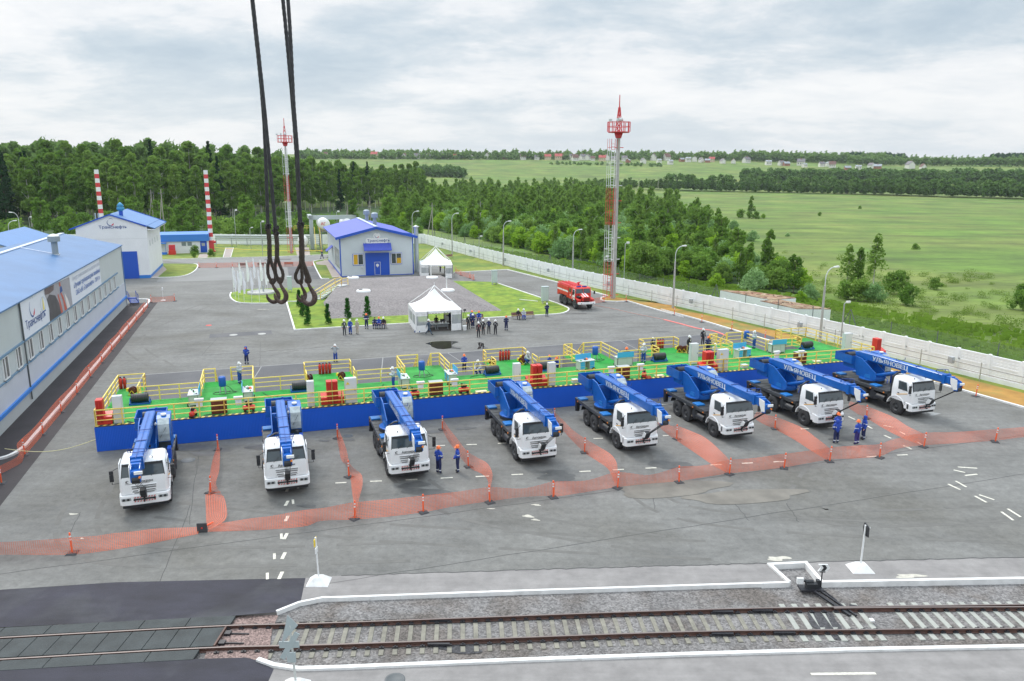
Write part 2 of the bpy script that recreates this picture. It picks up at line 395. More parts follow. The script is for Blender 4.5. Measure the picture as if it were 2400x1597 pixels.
# fine aggregate + tar streaks on the yard
t = asph.node_tree; b = t.nodes['Principled BSDF']; src = b.inputs['Base Color'].links[0].from_socket
g = t.nodes.new('ShaderNodeNewGeometry'); mp = t.nodes.new('ShaderNodeMapping'); mp.inputs['Rotation'].default_value = (0, 0, -ANG); mp.inputs['Scale'].default_value = (.12, .9, 1)
t.links.new(g.outputs['Position'], mp.inputs[0]); nz = t.nodes.new('ShaderNodeTexNoise'); nz.inputs['Scale'].default_value = 1.0; nz.inputs['Detail'].default_value = 8; nz.inputs['Roughness'].default_value = .65
t.links.new(mp.outputs[0], nz.inputs['Vector']); mr = t.nodes.new('ShaderNodeMapRange'); t.links.new(nz.outputs['Fac'], mr.inputs[0]); mr.inputs[1].default_value = .3; mr.inputs[2].default_value = .7; mr.inputs[3].default_value = .86; mr.inputs[4].default_value = 1.14
n3 = t.nodes.new('ShaderNodeTexNoise'); n3.inputs['Scale'].default_value = 9; n3.inputs['Detail'].default_value = 3; t.links.new(g.outputs['Position'], n3.inputs['Vector'])
mr3 = t.nodes.new('ShaderNodeMapRange'); t.links.new(n3.outputs['Fac'], mr3.inputs[0]); mr3.inputs[1].default_value = .25; mr3.inputs[2].default_value = .75; mr3.inputs[3].default_value = .9; mr3.inputs[4].default_value = 1.1
mu = t.nodes.new('ShaderNodeMath'); mu.operation = 'MULTIPLY'; t.links.new(mr.outputs[0], mu.inputs[0]); t.links.new(mr3.outputs[0], mu.inputs[1])
mx_ = t.nodes.new('ShaderNodeVectorMath'); mx_.operation = 'SCALE'; t.links.new(src, mx_.inputs[0]); t.links.new(mu.outputs[0], mx_.inputs['Scale']); t.links.new(mx_.outputs[0], b.inputs['Base Color'])
asph_l = mat('asphalt_light', (.235, .225, .22), .88, var=.12, vscale=.4, bump=.25, bscale=40)
asph_far = mat('asphalt_pale', (.21, .21, .205), .88, var=.1, vscale=.1, bump=.2, bscale=30)
asph_d = mat('asphalt_new', (.020, .020, .032), .75, var=.25, vscale=.3, bump=.4, bscale=30, col2=(.06, .064, .07), c2scale=.22, c2lo=.52, c2hi=.8)
asph_s = mat('asphalt_slate', (.085, .087, .095), .8, var=.15, vscale=.3, bump=.3, bscale=30, col2=(.11, .11, .115), c2scale=.2)
asph_b = mat('asphalt_strip', (.03, .026, .03), .8, var=.25, vscale=.5, bump=.3, bscale=30)
lawn = mat('lawn_grass', (.185, .265, .018), .9, var=.3, vscale=.9, bump=.6, bscale=25, col2=(.11, .20, .014), c2scale=.4)
lawn_o = mat('mown_olive_grass', (.19, .23, .03), .9, var=.25, vscale=.6, bump=.6, bscale=20, col2=(.10, .17, .02), c2scale=.12)
dirt = mat('ochre_earth', (.36, .195, .045), .95, var=.2, vscale=.6, bump=.5, bscale=15, col2=(.20, .20, .05), c2scale=.2, c2lo=.5, c2hi=.66)
rough_g = mat('verge_grass', (.10, .20, .02), .95, var=.35, vscale=.4, bump=.8, bscale=8, col2=(.17, .25, .045), c2scale=.1)
gravel = mat('mound_gravel', (.205, .188, .186), .95, var=.1, vscale=.3, bump=.8, bscale=14, cells=(7, .28))
ballast = mat('ballast_stone', (.185, .178, .176), .95, var=.2, vscale=.5, bump=1.0, bscale=16, cells=(13, .42), col2=(.13, .115, .105), c2scale=.35)
ballast_p = mat('ballast_pink', (.23, .165, .15), .95, var=.1, vscale=.8, bump=1.0, bscale=18, cells=(16, .5))
slab = mat('path_slab', (.36, .31, .28), .9, var=.12, vscale=1)
# ---- kerb lines of the railway
kU = [E1(1910, 752), E1(2065, 690), E1(2230, 657), E2(0, 655), E2(1200, 612), E2(2357, 575), E3(735, 552)]
kUn = [E3(600, 430), E3(850, 418), E3(962, 552)]
kU2 = [E3(2357, 527), G(2400, 1355) + Vector((12, .45, 0)), G(2400, 1355) + Vector((60, 3., 0))]
kU_all = kU + kUn + kU2
kL = [E1(1780, 1085), E1(1890, 1125), E1(2060, 1150), E1(2357, 1142), E2(1200, 1092), E2(2357, 1052), E3(1200, 1018), E3(2357, 996)]
kL.append(kL[-1] + Vector((50, 2.2, 0)))
# ---- NE boundary kerb of the yard
kNE = [B5(2352, 1205) + (B5(2352, 1205) - B5(1600, 992)) * 3.0, B5(2352, 1205), B5(1600, 992)]
kNE2 = [B4(950, 380), B4(372, 205), B4(0, 103), A3(2352, 1545), A3(2100, 1475), A3(1850, 1400)]
kIsl = [A3(1850, 1400), A3(1740, 1404), A3(1640, 1400), A3(1600, 1388), A3(1605, 1368), A3(1660, 1350)]
kNE3 = [A3(1660, 1350), A3(1480, 1300), A3(1160, 1215), A3(740, 1110), A3(255, 1135)]
kNEall = kNE + kNE2 + kIsl[1:] + kNE3[1:]
V2 = lambda p: Vector((p[0], p[1], 0))
yard = [V2(p) for p in kU_all] + [Vector((110, 38, 0))] + [V2(p) for p in kNEall] + [S(44, 101), S(38, 101), S(38, 112), S(24, 112), A2(1070, 972), A1(2350, 1000), A1(1470, 1020), S(-8, 112), S(-30, 112), S(-40, 112), Vector((-120, 120, 0)), Vector((-120, 20, 0)), E1(-1500, 860)]
sheet('asphalt_yard', yard, asph, 0.0, .3)
sheet('road', [V2(p) for p in kL] + [Vector((110, 20, 0)), Vector((110, -60, 0)), Vector((-110, -60, 0)), Vector((-110, 22, 0)), E1(-1500, 1170), E1(0, 1150), E1(1410, 1075), E1(1700, 1068)], asph_l, 0.0, .3)
sheet('ballast_bed', [Vector((-13.5, 22, 0)), Vector((110, 20, 0)), Vector((110, 42, 0)), Vector((-13.5, 36, 0))], ballast, -.178)
sheet('ballast_shoulder', [Vector((-11.2, 28.75, 0)), Vector((11.6, 30.0, 0)), Vector((11.6, 34, 0)), Vector((-11.2, 34, 0))], ballast, -.13, .05)
sheet('pink_gravel', [E1(1490, 760), E1(1930, 735), E1(1880, 845), E1(1840, 1110), E1(1400, 1090)], ballast_p, -.125)
sheet('pavement', [E1(2110, 517)] + [E2(0, 500), E2(1200, 462), E2(2357, 430), E3(0, 430), E3(850, 408), E3(2357, 372), E3(2357, 372) + Vector((60, 3, 0))] + [V2(p) for p in kU2[::-1]] + [V2(p) for p in kUn[::-1]] + [V2(p) for p in kU[::-1]][:-1] + [E1(2075, 688)], asph_l, .004)
sheet('new_asphalt', [E1(-1500, 640), E1(0, 598), E1(800, 546), E1(2110, 516), E1(2075, 688), E1(1910, 752), E1(1542, 782), E1(0, 858), E1(-1500, 915)], asph_d, .006)
sheet('new_asphalt', [E1(-1500, 1230), E1(0, 1152), E1(1410, 1073), E1(1700, 1066), E1(1780, 1088), E1(1890, 1145), E1(1840, 1260), E1(1500, 1700), E1(-1500, 1700)], asph_d, .006)
sheet('building_apron', [S(-7.2, -12), S(-3.6, -12), S(-3.45, 20), S(-3.4, 63.6), S(-7.2, 63.6)], asph_b, .006)
sheet('slate_asphalt', [S(.2, 5.2), S(67.2, 5.2), S(67.2, 21.3), S(.2, 20.7)], asph_s, .005)
# thin pale joint round the slate strip and long paving seams
sm = MB()
for a, b_, wd in ((S(.2, 20.75), S(67.2, 21.35), .14), (S(.15, 9), S(.15, 20.7), .12), (S(9.3, 12.4), S(10.6, 20.7), .09), (S(21.0, 13), S(22.4, 20.9), .09), (S(30, 13), S(29.2, 21), .08), (S(49, 13), S(49.2, 21), .08)):
    ribbon(sm, [a, b_], wd, .0062, .0095)
struct(sm.build('paving_joint', mat('joint_pale', (.27, .27, .27), .9)))
sm = MB()
for k, (v, u0, u1) in enumerate(((-16.3, -20, 75), (-21.8, -16, 72), (34.5, -3, 66), (27.4, 2, 64))):
    pts = [S(u0 + (u1 - u0) * i / 60, v + random.uniform(-.05, .05)) for i in range(61)]
    ribbon(sm, pts, .035, .0, .0055)
for a, b_ in ((E1(480, 210), E1(560, 60)), (E1(1100, 540), E1(1320, 10)), (B1(1840, 1350), B1(1800, 1560)), (B2(240, 400), B2(230, 640)), (B2(-100, 300), B2(-300, 520)), (D3(960, 1290), D3(1000, 1450)), (E3(360, 0), E3(460, 120)), (E3(720, 0), E3(800, 130)), (D1(1140, 600), D1(1030, 1400))):
    pts = [a.lerp(b_, i / 12) + Vector((random.uniform(-.05, .05), random.uniform(-.05, .05), 0)) for i in range(13)]; ribbon(sm, pts, .035, .0, .0058)
# ragged edge between the old and the pale asphalt
for seq in ((E2(0, 500), E2(1200, 462), E2(2357, 430)), (E3(0, 430), E3(850, 408), E3(2357, 372))):
    for a, b_ in zip(seq, seq[1:]):
        ribbon(sm, [a.lerp(b_, i / 30) + Vector((0, random.uniform(-.05, .05), 0)) for i in range(31)], .07, .0, .0085)
struct(sm.build('asphalt_seam', mat('tar_seam', (.055, .055, .055), .7)))
# wet patches and oil stains: shapes of their own on the asphalt
def blob(c, rx, ry, rot=0, n=22, k=.28, seed=1):
    r = random.Random(seed); ph = [r.uniform(0, 6.28) for _ in range(4)]; P_ = []
    for i in range(n):
        a = 2 * pi * i / n; q = 1 + k * (sin(2 * a + ph[0]) * .5 + sin(3 * a + ph[1]) * .4 + .3 * sin(5 * a + ph[2])); x, y = rx * q * cos(a), ry * q * sin(a)
        P_.append(Vector((c.x + x * cos(rot) - y * sin(rot), c.y + x * sin(rot) + y * cos(rot), 0)))
    return P_
wet = mat('wet_asphalt', (.07, .07, .068), .6, var=.2, vscale=1.5); damp = mat('damp_asphalt', (.085, .087, .085), .6, var=.2, vscale=2)
puddle = mat('puddle_water', (.02, .018, .016), .03, spec=.8); chalk = mat('dried_spill', (.48, .46, .40), .9, var=.2, vscale=4)
for c, rx, ry, m_, rz, sd_ in ((D2(725, 1215), .85, .5, damp, .2, 3), (D2(830, 1285), 1.4, .55, damp, -.1, 4), (D2(2120, 1090), .9, .35, damp, .1, 5), (D2(2150, 1145), 1.35, .55, damp, 0, 6), (D3(1140, 1015), 1.3, .75, damp, 0, 7),
        (B4(1720, 1290), 1.3, .5, wet, .2, 8), (D1(1190, 700), .9, .35, wet, 0, 9), (D1(1060, 640), 2.0, .5, damp, .1, 10), (D1(1360, 660), .6, .35, wet, 0, 12), (B1(1880, 1420), .8, .3, damp, 0, 13), (D1(1740, 630), .9, .5, wet, 0, 14),
        (D2(910, 690), .8, .3, damp, 0, 15), (D2(1230, 655), .7, .3, damp, .3, 16), (B2(830, 1310), .35, .15, damp, 0, 17), (B2(1040, 1300), .5, .25, damp, 0, 18), (B2(2110, 1195), .6, .2, damp, 0, 19), (B3(1185, 336), 1.5, .3, wet, .1, 20), (A3(1380, 1512), .1, .1, wet, 0, 21),
        (D3(1150, 1250), 3.5, 1.2, mat('rust_stain', (.168, .157, .137), .85, var=.2, vscale=.8), .1, 22), (D3(1900, 1330), 3.8, .9, MATS['rust_stain'], .1, 23), (B3(1960, 500), 1.2, .2, damp, 0, 24), (D1(2200, 1215), .5, .2, damp, 0, 25), (D1(570, 1250), .2, .1, wet, 0, 26)):
    sheet('stain', blob(c, rx, ry, rz, seed=sd_), m_, .0118 + .00025 * sd_)
sheet('puddle', [B2(1752, 415), B2(1810, 398), B2(1900, 392), B2(2030, 392), B2(2060, 400), B2(2010, 418), B2(1990, 435), B2(2030, 448), B2(2085, 458), B2(2070, 468), B2(1990, 458), B2(1920, 466), B2(1860, 462), B2(1810, 442), B2(1800, 428)], puddle, .009)
sheet('puddle', [B2(2232, 405), B2(2260, 402), B2(2290, 415), B2(2290, 440), B2(2330, 455), B2(2300, 470), B2(2270, 460), B2(2228, 465), B2(2245, 440)], puddle, .009)
sheet('puddle', [B5(1455, 1245), B5(1510, 1240), B5(1555, 1248), B5(1600, 1252), B5(1560, 1262), B5(1530, 1272), B5(1480, 1272), B5(1500, 1258)], mat('bright_puddle', (.25, .26, .26), .08), .009)
for c, rx, ry, s_ in ((E3(660, 382), .55, .22, 31), (E3(1565, 503), .62, .2, 32), (E2(1290, 90), .3, .15, 33), (E2(1340, 115), .22, .1, 34), (E2(1345, 12), .25, .1, 35), (E2(1035, 38), .18, .06, 36), (E1(505, 75), .3, .08, 37), (E1(565, 243), .1, .06, 38), (B2(260, 100), .7, .15, 39)):
    sheet('dried_spill', blob(c, rx, ry, 0, k=.5, seed=s_), chalk, .0105)
for p0, p1 in ((B1(1925, 345), B2(340, 310)), (A2(470, 1015), A2(715, 1012))):
    d = (p1 - p0).normalized(); n_ = Vector((-d.y, d.x, 0)); hw = 1.1 if p0.y < 100 else 1.2
    sheet('asphalt_patch', [p0 - n_ * hw, p1 - n_ * hw, p1 + n_ * hw, p0 + n_ * hw], asph_s, .007)
sheet('asphalt_patch', [A2(680, 1085), A2(955, 1080), A2(1010, 1195), A2(700, 1195)], asph_s, .006)
sheet('pale_asphalt', [A1(1470, 1022), A2(1060, 975), A2(930, 1030), A2(960, 1082), A2(680, 1085), A2(695, 1190), A1(1440, 1220), A1(1460, 1185), A1(1600, 1180), A1(1790, 1130), A1(1830, 1060)], asph_far, .004)
MHL = ['pale round manhole cover in the long asphalt patch, left one', 'pale round manhole cover in the long asphalt patch, right one', 'small red round cover lying on the open yard', 'dark iron manhole cover right of the first crane truck', 'dark iron manhole cover in the road below the railway', 'dark manhole cover between the second and third crane trucks']
for c, r_, m_ in ((B1(2145, 335), .45, concrete), (B2(250, 325), .45, concrete), (B1(1918, 247), .35, red), (D1(1020, 760), .45, dgrey), (E2(370, 1218), .38, dgrey), (B2(1040, 1265), .35, dgrey)):
    o = MB().lathe([(0, .012), (r_ * .8, .012), (r_ * .82, .02), (r_, .02), (r_ * 1.02, .0)], c, 20).build('manhole_cover', m_)
    tag(o, MHL.pop(0), 'manhole cover')
tyre = mat('tyre_mark', (.128, .126, .118), .8, var=.15, vscale=1.5); tm = MB()
tz = 0
for p0, p1, p2 in ((D1(800, 1250), E2(300, 200), E3(300, 330)), (D2(600, 1100), E2(900, 60), E2(2300, 300)), (D3(800, 900), E3(0, 60), E3(2300, 220)), (B2(300, 700 - 380), B2(900, 350), B3(1500, 450)), (B1(1500, 640), B1(1300, 300), A2(480, 1250)), (B4(1700, 1330), E3(900, 60), E3(2300, 60)), (D1(100, 1000), E1(700, 330), E2(600, 330)), (B2(0, 560), B2(1200, 380), B3(1700, 420)), (A3(700, 1200), A3(1050, 1330), B3(1500, 300))):
    q = smooth([p0, p1, p2], 24)
    for off in (-.95, .95):
        w_ = []; tz += 1
        for i in range(len(q)):
            d = (q[min(i + 1, len(q) - 1)] - q[max(0, i - 1)]).normalized(); w_.append(q[i] + Vector((-d.y, d.x, 0)) * off)
        for k in range(0, len(w_) - 7, 8): ribbon(tm, w_[k:k + 7], .26, .0, .0022 + .00017 * tz + (0 if k % 16 else .00005))
struct(tm.build('tyre_mark', tyre))
# painted dashes
dash = MB()
def dsh(c, half, wd, m_=0): ribbon(dash, [c - half, c + half], wd, .0, .011, m_)
ud = Vector((CA, SA, 0)); vd = Vector((-SA, CA, 0))
for q0, q1 in ((D2(285, 1182), D2(402, 1177)), (D2(638, 1166), D2(755, 1161)), (D2(987, 1150), D2(1107, 1143)), (D2(1335, 1134), D2(1467, 1128)), (D2(1690, 1115), D2(1805, 1110)), (D2(2028, 1099), D2(2142, 1093)), (D2(-60, 1198), D2(50, 1193)),
        (D3(245, 1084), D3(357, 1079)), (D3(578, 1067), D3(687, 1062)), (D3(902, 1051), D3(1010, 1046)), (D3(1235, 1034), D3(1335, 1029)), (D3(1545, 1019), D3(1655, 1014)), (D3(1860, 1002), D3(1970, 998)), (D3(2172, 988), D3(2275, 984)),
        (B4(1885, 1455), B4(1980, 1450)), (B4(2165, 1440), B4(2263, 1436)), (B4(2228, 1355), B4(2300, 1385)), (B4(2048, 1257), B4(2110, 1285)), (B4(1885, 1168), B4(1937, 1195)), (B4(1720, 1085), B4(1778, 1112)), (B4(1280, 1199), B4(1355, 1196)), (B4(1530, 1188), B4(1600, 1184)), (B5(1060, 1362), B5(1150, 1380)), (B5(1215, 1420), B5(1262, 1445)), (B5(1370, 1515), B5(1415, 1540)), (B5(1245, 1548), B5(1300, 1568)),
        (D2(928, 828), D2(1030, 824)), (D2(1243, 816), D2(1345, 814)), (D2(1555, 805), D2(1640, 800)), (D3(385, 756), D3(480, 753)), (D3(1075, 728), D3(1130, 725)), (D3(1090, 417), D3(1172, 414)), (B4(0, 973), B4(105, 971)),
        (E3(885, 1180), E3(1333, 1175)), (G(2235, 1102), G(2262, 1108)), (G(2245, 1095), G(2290, 1098)), (G(2262, 1115), G(2290, 1112)), (G(2222, 1135), G(2250, 1148)), (G(2240, 1128), G(2265, 1142)), (G(2285, 1163), G(2312, 1178)), (G(2295, 1160), G(2330, 1172)), (G(2347, 1200), G(2375, 1220)), (G(2362, 1193), G(2392, 1212)), (B2(0, 0), B2(0, 0))):
    if (q1 - q0).length > .1: ribbon(dash, [q0, q1], .13 if (q0 - q1).length < 4 else .22, .0, .011)
for q in ((E1(1980, 105), 1), (E1(1972, 228), 1), (E1(1943, 228), 0), (E1(1958, 362), 1), (E1(1895, 366), 0), (E1(1938, 498), 1), (E1(1846, 503), 0), (D1(2000, 1187), 1), (D1(2063, 1172), 0), (D1(2012, 1045), 1), (D1(2110, 1020), 0)):
    c, f_ = q; dsh(c, (vd * .3 if not f_ else Vector((-.05, 1, 0)).normalized() * .33), .17 if f_ else .13)
struct(dash.build('road_marking', mat('road_paint', (.62, .60, .52), .8, var=.25, vscale=6)))
# ---- kerbs
kerb(kU, .13, .07); kerb([kU[-1]] + kUn + [kU2[0], kU2[1], kU2[2]], .18, .10); kerb(kL, .19, .10)
kerb(smooth(kNE), .22, .14); kerb(kNE2 + kIsl[1:], .22, .14); kerb(kNE3, .22, .14)
kerb([B5(1600, 992), B4(950, 380)], .22, .14)
# ---- left kerb beside the long building
kerb(smooth([B1(-160, 1500), B1(0, 1480), B1(110, 1445), B1(200, 1390), B1(250, 1345)], 4) + [B1(800, 710), B1(1270, 150)] + smooth([B1(1345, 62), B1(1372, 30), B1(1345, 12), B1(1195, 10)], 4), .25, .15)
# ---- garden, flag lawn and other lawns
gk = [A2(700, 1460), A2(672, 1405)]
garden = [A2(672, 1405), B2(552, 292), B2(1100, 262), B2(1600, 232), TT(1380, 275), A3(510, 1557), A3(1100, 1525), A3(1225, 1515), A3(1285, 1497), A3(1305, 1478), A3(1290, 1458), A3(1200, 1420), A3(660, 1240), A3(630, 1222), A3(240, 1213), A2(1200, 1215), A2(960, 1330), A2(930, 1410), A2(770, 1405)]
sheet('lawn', garden, lawn, .05, .05)
kerb([A2(772, 1402), A2(672, 1405), B2(552, 292), B2(1600, 232), TT(1380, 275), A3(510, 1557), A3(1100, 1525)] + smooth([A3(1100, 1525), A3(1225, 1515), A3(1285, 1497), A3(1305, 1478), A3(1290, 1458), A3(1200, 1420)], 4) + [A3(660, 1238)], .2, .13)
fl = smooth([A2(165, 1320), A2(155, 1350), A2(175, 1385), A2(250, 1415), A2(480, 1420), A2(660, 1408)], 5)
sheet('lawn', fl + [A2(765, 1395), A2(930, 1268), A2(780, 1275), A2(520, 1282), A2(300, 1290)], lawn, .05, .05); kerb(fl, .2, .13)
wl = smooth([A1(1390, 1182), A1(1600, 1178), A1(1720, 1158), A1(1790, 1120), A1(1818, 1080), A1(1810, 1062), A1(1780, 1055)], 4)
sheet('lawn', wl + [A1(1475, 1052), S(-7.6, 108), S(-7.6, 93)], lawn_o, .05, .05); kerb(wl, .2, .13)
sheet('pavement', [S(-7.7, 91), S(-6.6, 91), S(-6.2, 103), S(-7.7, 110)], slab, .056)
hl = smooth([A2(1075, 1008), A2(930, 1030), A2(925, 1060), A2(985, 1180), A2(1010, 1192), A2(1065, 1193)], 4)
sheet('lawn', hl + [S(24.4, 84), S(24.4, 110)], lawn_o, .05, .05); kerb(hl, .2, .13)
sheet('pavement', [H_ for H_ in (S(22.9, 83), S(24.5, 83), S(24.5, 111), S(23.6, 111))], slab, .056)
sheet('pavement', [A2(940, 1040), A2(1050, 1020), A2(1080, 1070), A2(950, 1062)], slab, .058)
bk = [A1(1470, 1018), A2(0, 1002), A2(500, 993), A2(1068, 970)]
far_l = [V2(p) for p in bk] + [S(25, 149), S(-2, 158), S(-14, 160), S(-11, 133)]
sheet('lawn', far_l, lawn_o, .03, .05); kerb(bk, .2, .13)
sheet('path', [A1(1815, 1000), A1(1905, 999), A1(1915, 960), A1(1835, 962)], slab, .036)
sheet('path', [A1(2050, 996), A1(2120, 995), A1(2145, 908), A1(2075, 908)], slab, .036); kerb([A1(2050, 996), A1(2075, 908)], .12, .1); kerb([A1(2120, 995), A1(2145, 908)], .12, .1); kerb([A1(2075, 908), A1(2145, 908)], .12, .1)
sheet('path', [A2(770, 978), A2(890, 974), A2(880, 905), A2(750, 905)], slab, .036)
# ---- verge between yard kerb and panel fence
FENCE = [S(52.2, 143.5), S(58.1, 93.5), S(61.9, 65.), S(67.4, 38.5), S(70.9, 20.), S(73.5, 2.), S(75.1, -10.), S(78.5, -36)]
sheet('verge', [V2(p) for p in kNE3] + [S(44, 101), S(40, 101), S(40, 113), S(26, 113), S(26, 149), S(52, 144)] + [FENCE[1], FENCE[2], FENCE[3] + Vector((-.4, 2.5, 0))] + [V2(kIsl[-1])], lawn_o, -.005)
sheet('earth_verge', [V2(p) for p in (kNE + kNE2 + kIsl[1:])] + [FENCE[3] + Vector((-1.1, 1.5, 0)), FENCE[3] + Vector((-1.0, -1, 0)), S(69.9, 20), S(72.5, 2), S(73.9, -10), S(77.5, -36)], dirt, .0)
sheet('grass_strip', [FENCE[3] + Vector((-1.1, 1.5, 0)), FENCE[3] + Vector((-1.0, -1, 0)), S(69.9, 20), S(72.5, 2), S(73.9, -10), S(77.5, -36)] + FENCE[::-1][:5], lawn_o, -.004)
sheet('meadow_verge', FENCE + [S(96, -36), S(88, -10), S(84, 2), S(82, 20), S(76, 38), S(69, 65), S(65, 93), S(60, 143)], rough_g, -.03)
# ---- gravel mound
top = [A2(1010, 1408, 1.3), TT(1330, 16, 1.3), A2(2085, 1158, 1.3), A2(1195, 1190, 1.3)]
bot = [B2(890, 192), TT(1812, 181), A3(235, 1205), S(23.2, 76)]
m_ = MB(); vs = [(p.x, p.y, 1.3) for p in top] + [(p.x, p.y, .0) for p in bot]
m_.add(vs, [(0, 1, 2, 3), (4, 5, 1, 0), (5, 6, 2, 1), (6, 7, 3, 2), (7, 4, 0, 3)])
struct(m_.build('gravel_mound', gravel))
streaks(asph, 2.2, 2.2, .8, 1.2); streaks(asph_l, 1.3, 1.3, .84, 1.16); streaks(asph_l, .15, 1.2, .85, 1.12); streaks(asph_d, .3, .9, .6, 1.5)
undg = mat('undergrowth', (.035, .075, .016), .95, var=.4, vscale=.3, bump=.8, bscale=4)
PG = [(900, 520), (905, 490), (960, 468), (1010, 462), (1120, 458), (1300, 458), (1450, 462), (1450, 476), (1545, 494), (1635, 525), (1685, 570), (1700, 612), (1800, 648), (1882, 672), (1880, 688), (1760, 672), (1640, 655), (1500, 645), (1440, 632), (1300, 600), (1180, 572), (1060, 548), (960, 530)]
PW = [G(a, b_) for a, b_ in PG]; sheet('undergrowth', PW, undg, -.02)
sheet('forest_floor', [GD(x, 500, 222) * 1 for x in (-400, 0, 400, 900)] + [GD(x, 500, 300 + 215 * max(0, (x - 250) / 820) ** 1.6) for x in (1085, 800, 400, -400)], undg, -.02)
# ================================================================== BUILDINGS
Z_ = Vector((0, 0, 1)); UU = Vector(UAX); VV = Vector(VAX)
rot_site = ANG
def local_thing(name, label, cat, u, v, z=0, group=None):
    return thing(name, label, cat, S(u, v, z), ANG, group)
navy = mat('logo_navy', (.01, .06, .26), .5); logor = mat('logo_red', (.60, .03, .08), .5); faded = mat('banner_grey_print', (.48, .52, .62), .6)
def arc_band(mb, c, ex, ey, r, a0, a1, w0, w1, m, n=16):
    vs = []
    for i in range(n + 1):
        t = i / n; a = radians(a0 + (a1 - a0) * t); w_ = w0 + (w1 - w0) * t
        w_ = max(.01, w_ * (sin(pi * min(1, max(0, t))) * .6 + .4))
        for q in (r - w_ / 2, r + w_ / 2): vs.append(c + ex * (q * cos(a) * .82) + ey * (q * sin(a)))
    mb.add(vs, [(2 * i, 2 * i + 2, 2 * i + 3, 2 * i + 1) for i in range(n)], m)
def logo(mb, c, ex, ey, r, mn, mr):
    arc_band(mb, c, ex, ey, r, 120, 285, r * .05, r * .34, mn); arc_band(mb, c, ex, ey, r * .9, 283, 345, r * .5, r * .2, mr)
    arc_band(mb, c + ey * (r * .75) + ex * (r * .1), ex, ey, r * .6, 20, 150, r * .08, r * .1, mn)
def board(mb, c, ex, ey, w_, h_, rad, m, n=6, thick=.03, nrm=None):
    pts = []
    for sx, sy, a0 in ((1, 1, 0), (-1, 1, 90), (-1, -1, 180), (1, -1, 270)):
        for i in range(n + 1):
            a = radians(a0 + 90 * i / n); pts.append(c + ex * (sx * (w_ / 2 - rad) + rad * cos(a)) + ey * (sy * (h_ / 2 - rad) + rad * sin(a)))
    nrm = nrm or ex.cross(ey); L = len(pts)
    mb.add(pts + [p - nrm * thick for p in pts], [tuple(range(L))] + [(i, (i + 1) % L, L + (i + 1) % L, L + i) for i in range(L)], m)
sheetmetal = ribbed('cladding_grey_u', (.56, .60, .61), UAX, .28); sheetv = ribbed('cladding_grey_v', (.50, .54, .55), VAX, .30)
sheetlow = ribbed('cladding_lilac', (.53, .56, .63), VAX, .30)
roofb = mat('roof_pale_blue', (.062, .16, .335), .42, var=.1, vscale=.35); roofv = mat('roof_violet_blue', (.05, .085, .48), .45, var=.06, vscale=.3)
roofc = ribbed('roof_blue_ribbed', (.08, .2, .43), UAX, .35); ridgem = mat('ridge_cap', (.52, .60, .74), .5)
trimb = mat('trim_blue', (.01, .08, .48), .45); stripe = mat('stripe_blue', (.03, .20, .62), .45); steelb = mat('flashing_blue_grey', (.12, .22, .33), .5)
plaster = mat('white_plaster', (.76, .77, .79), .75, var=.04, vscale=.5)
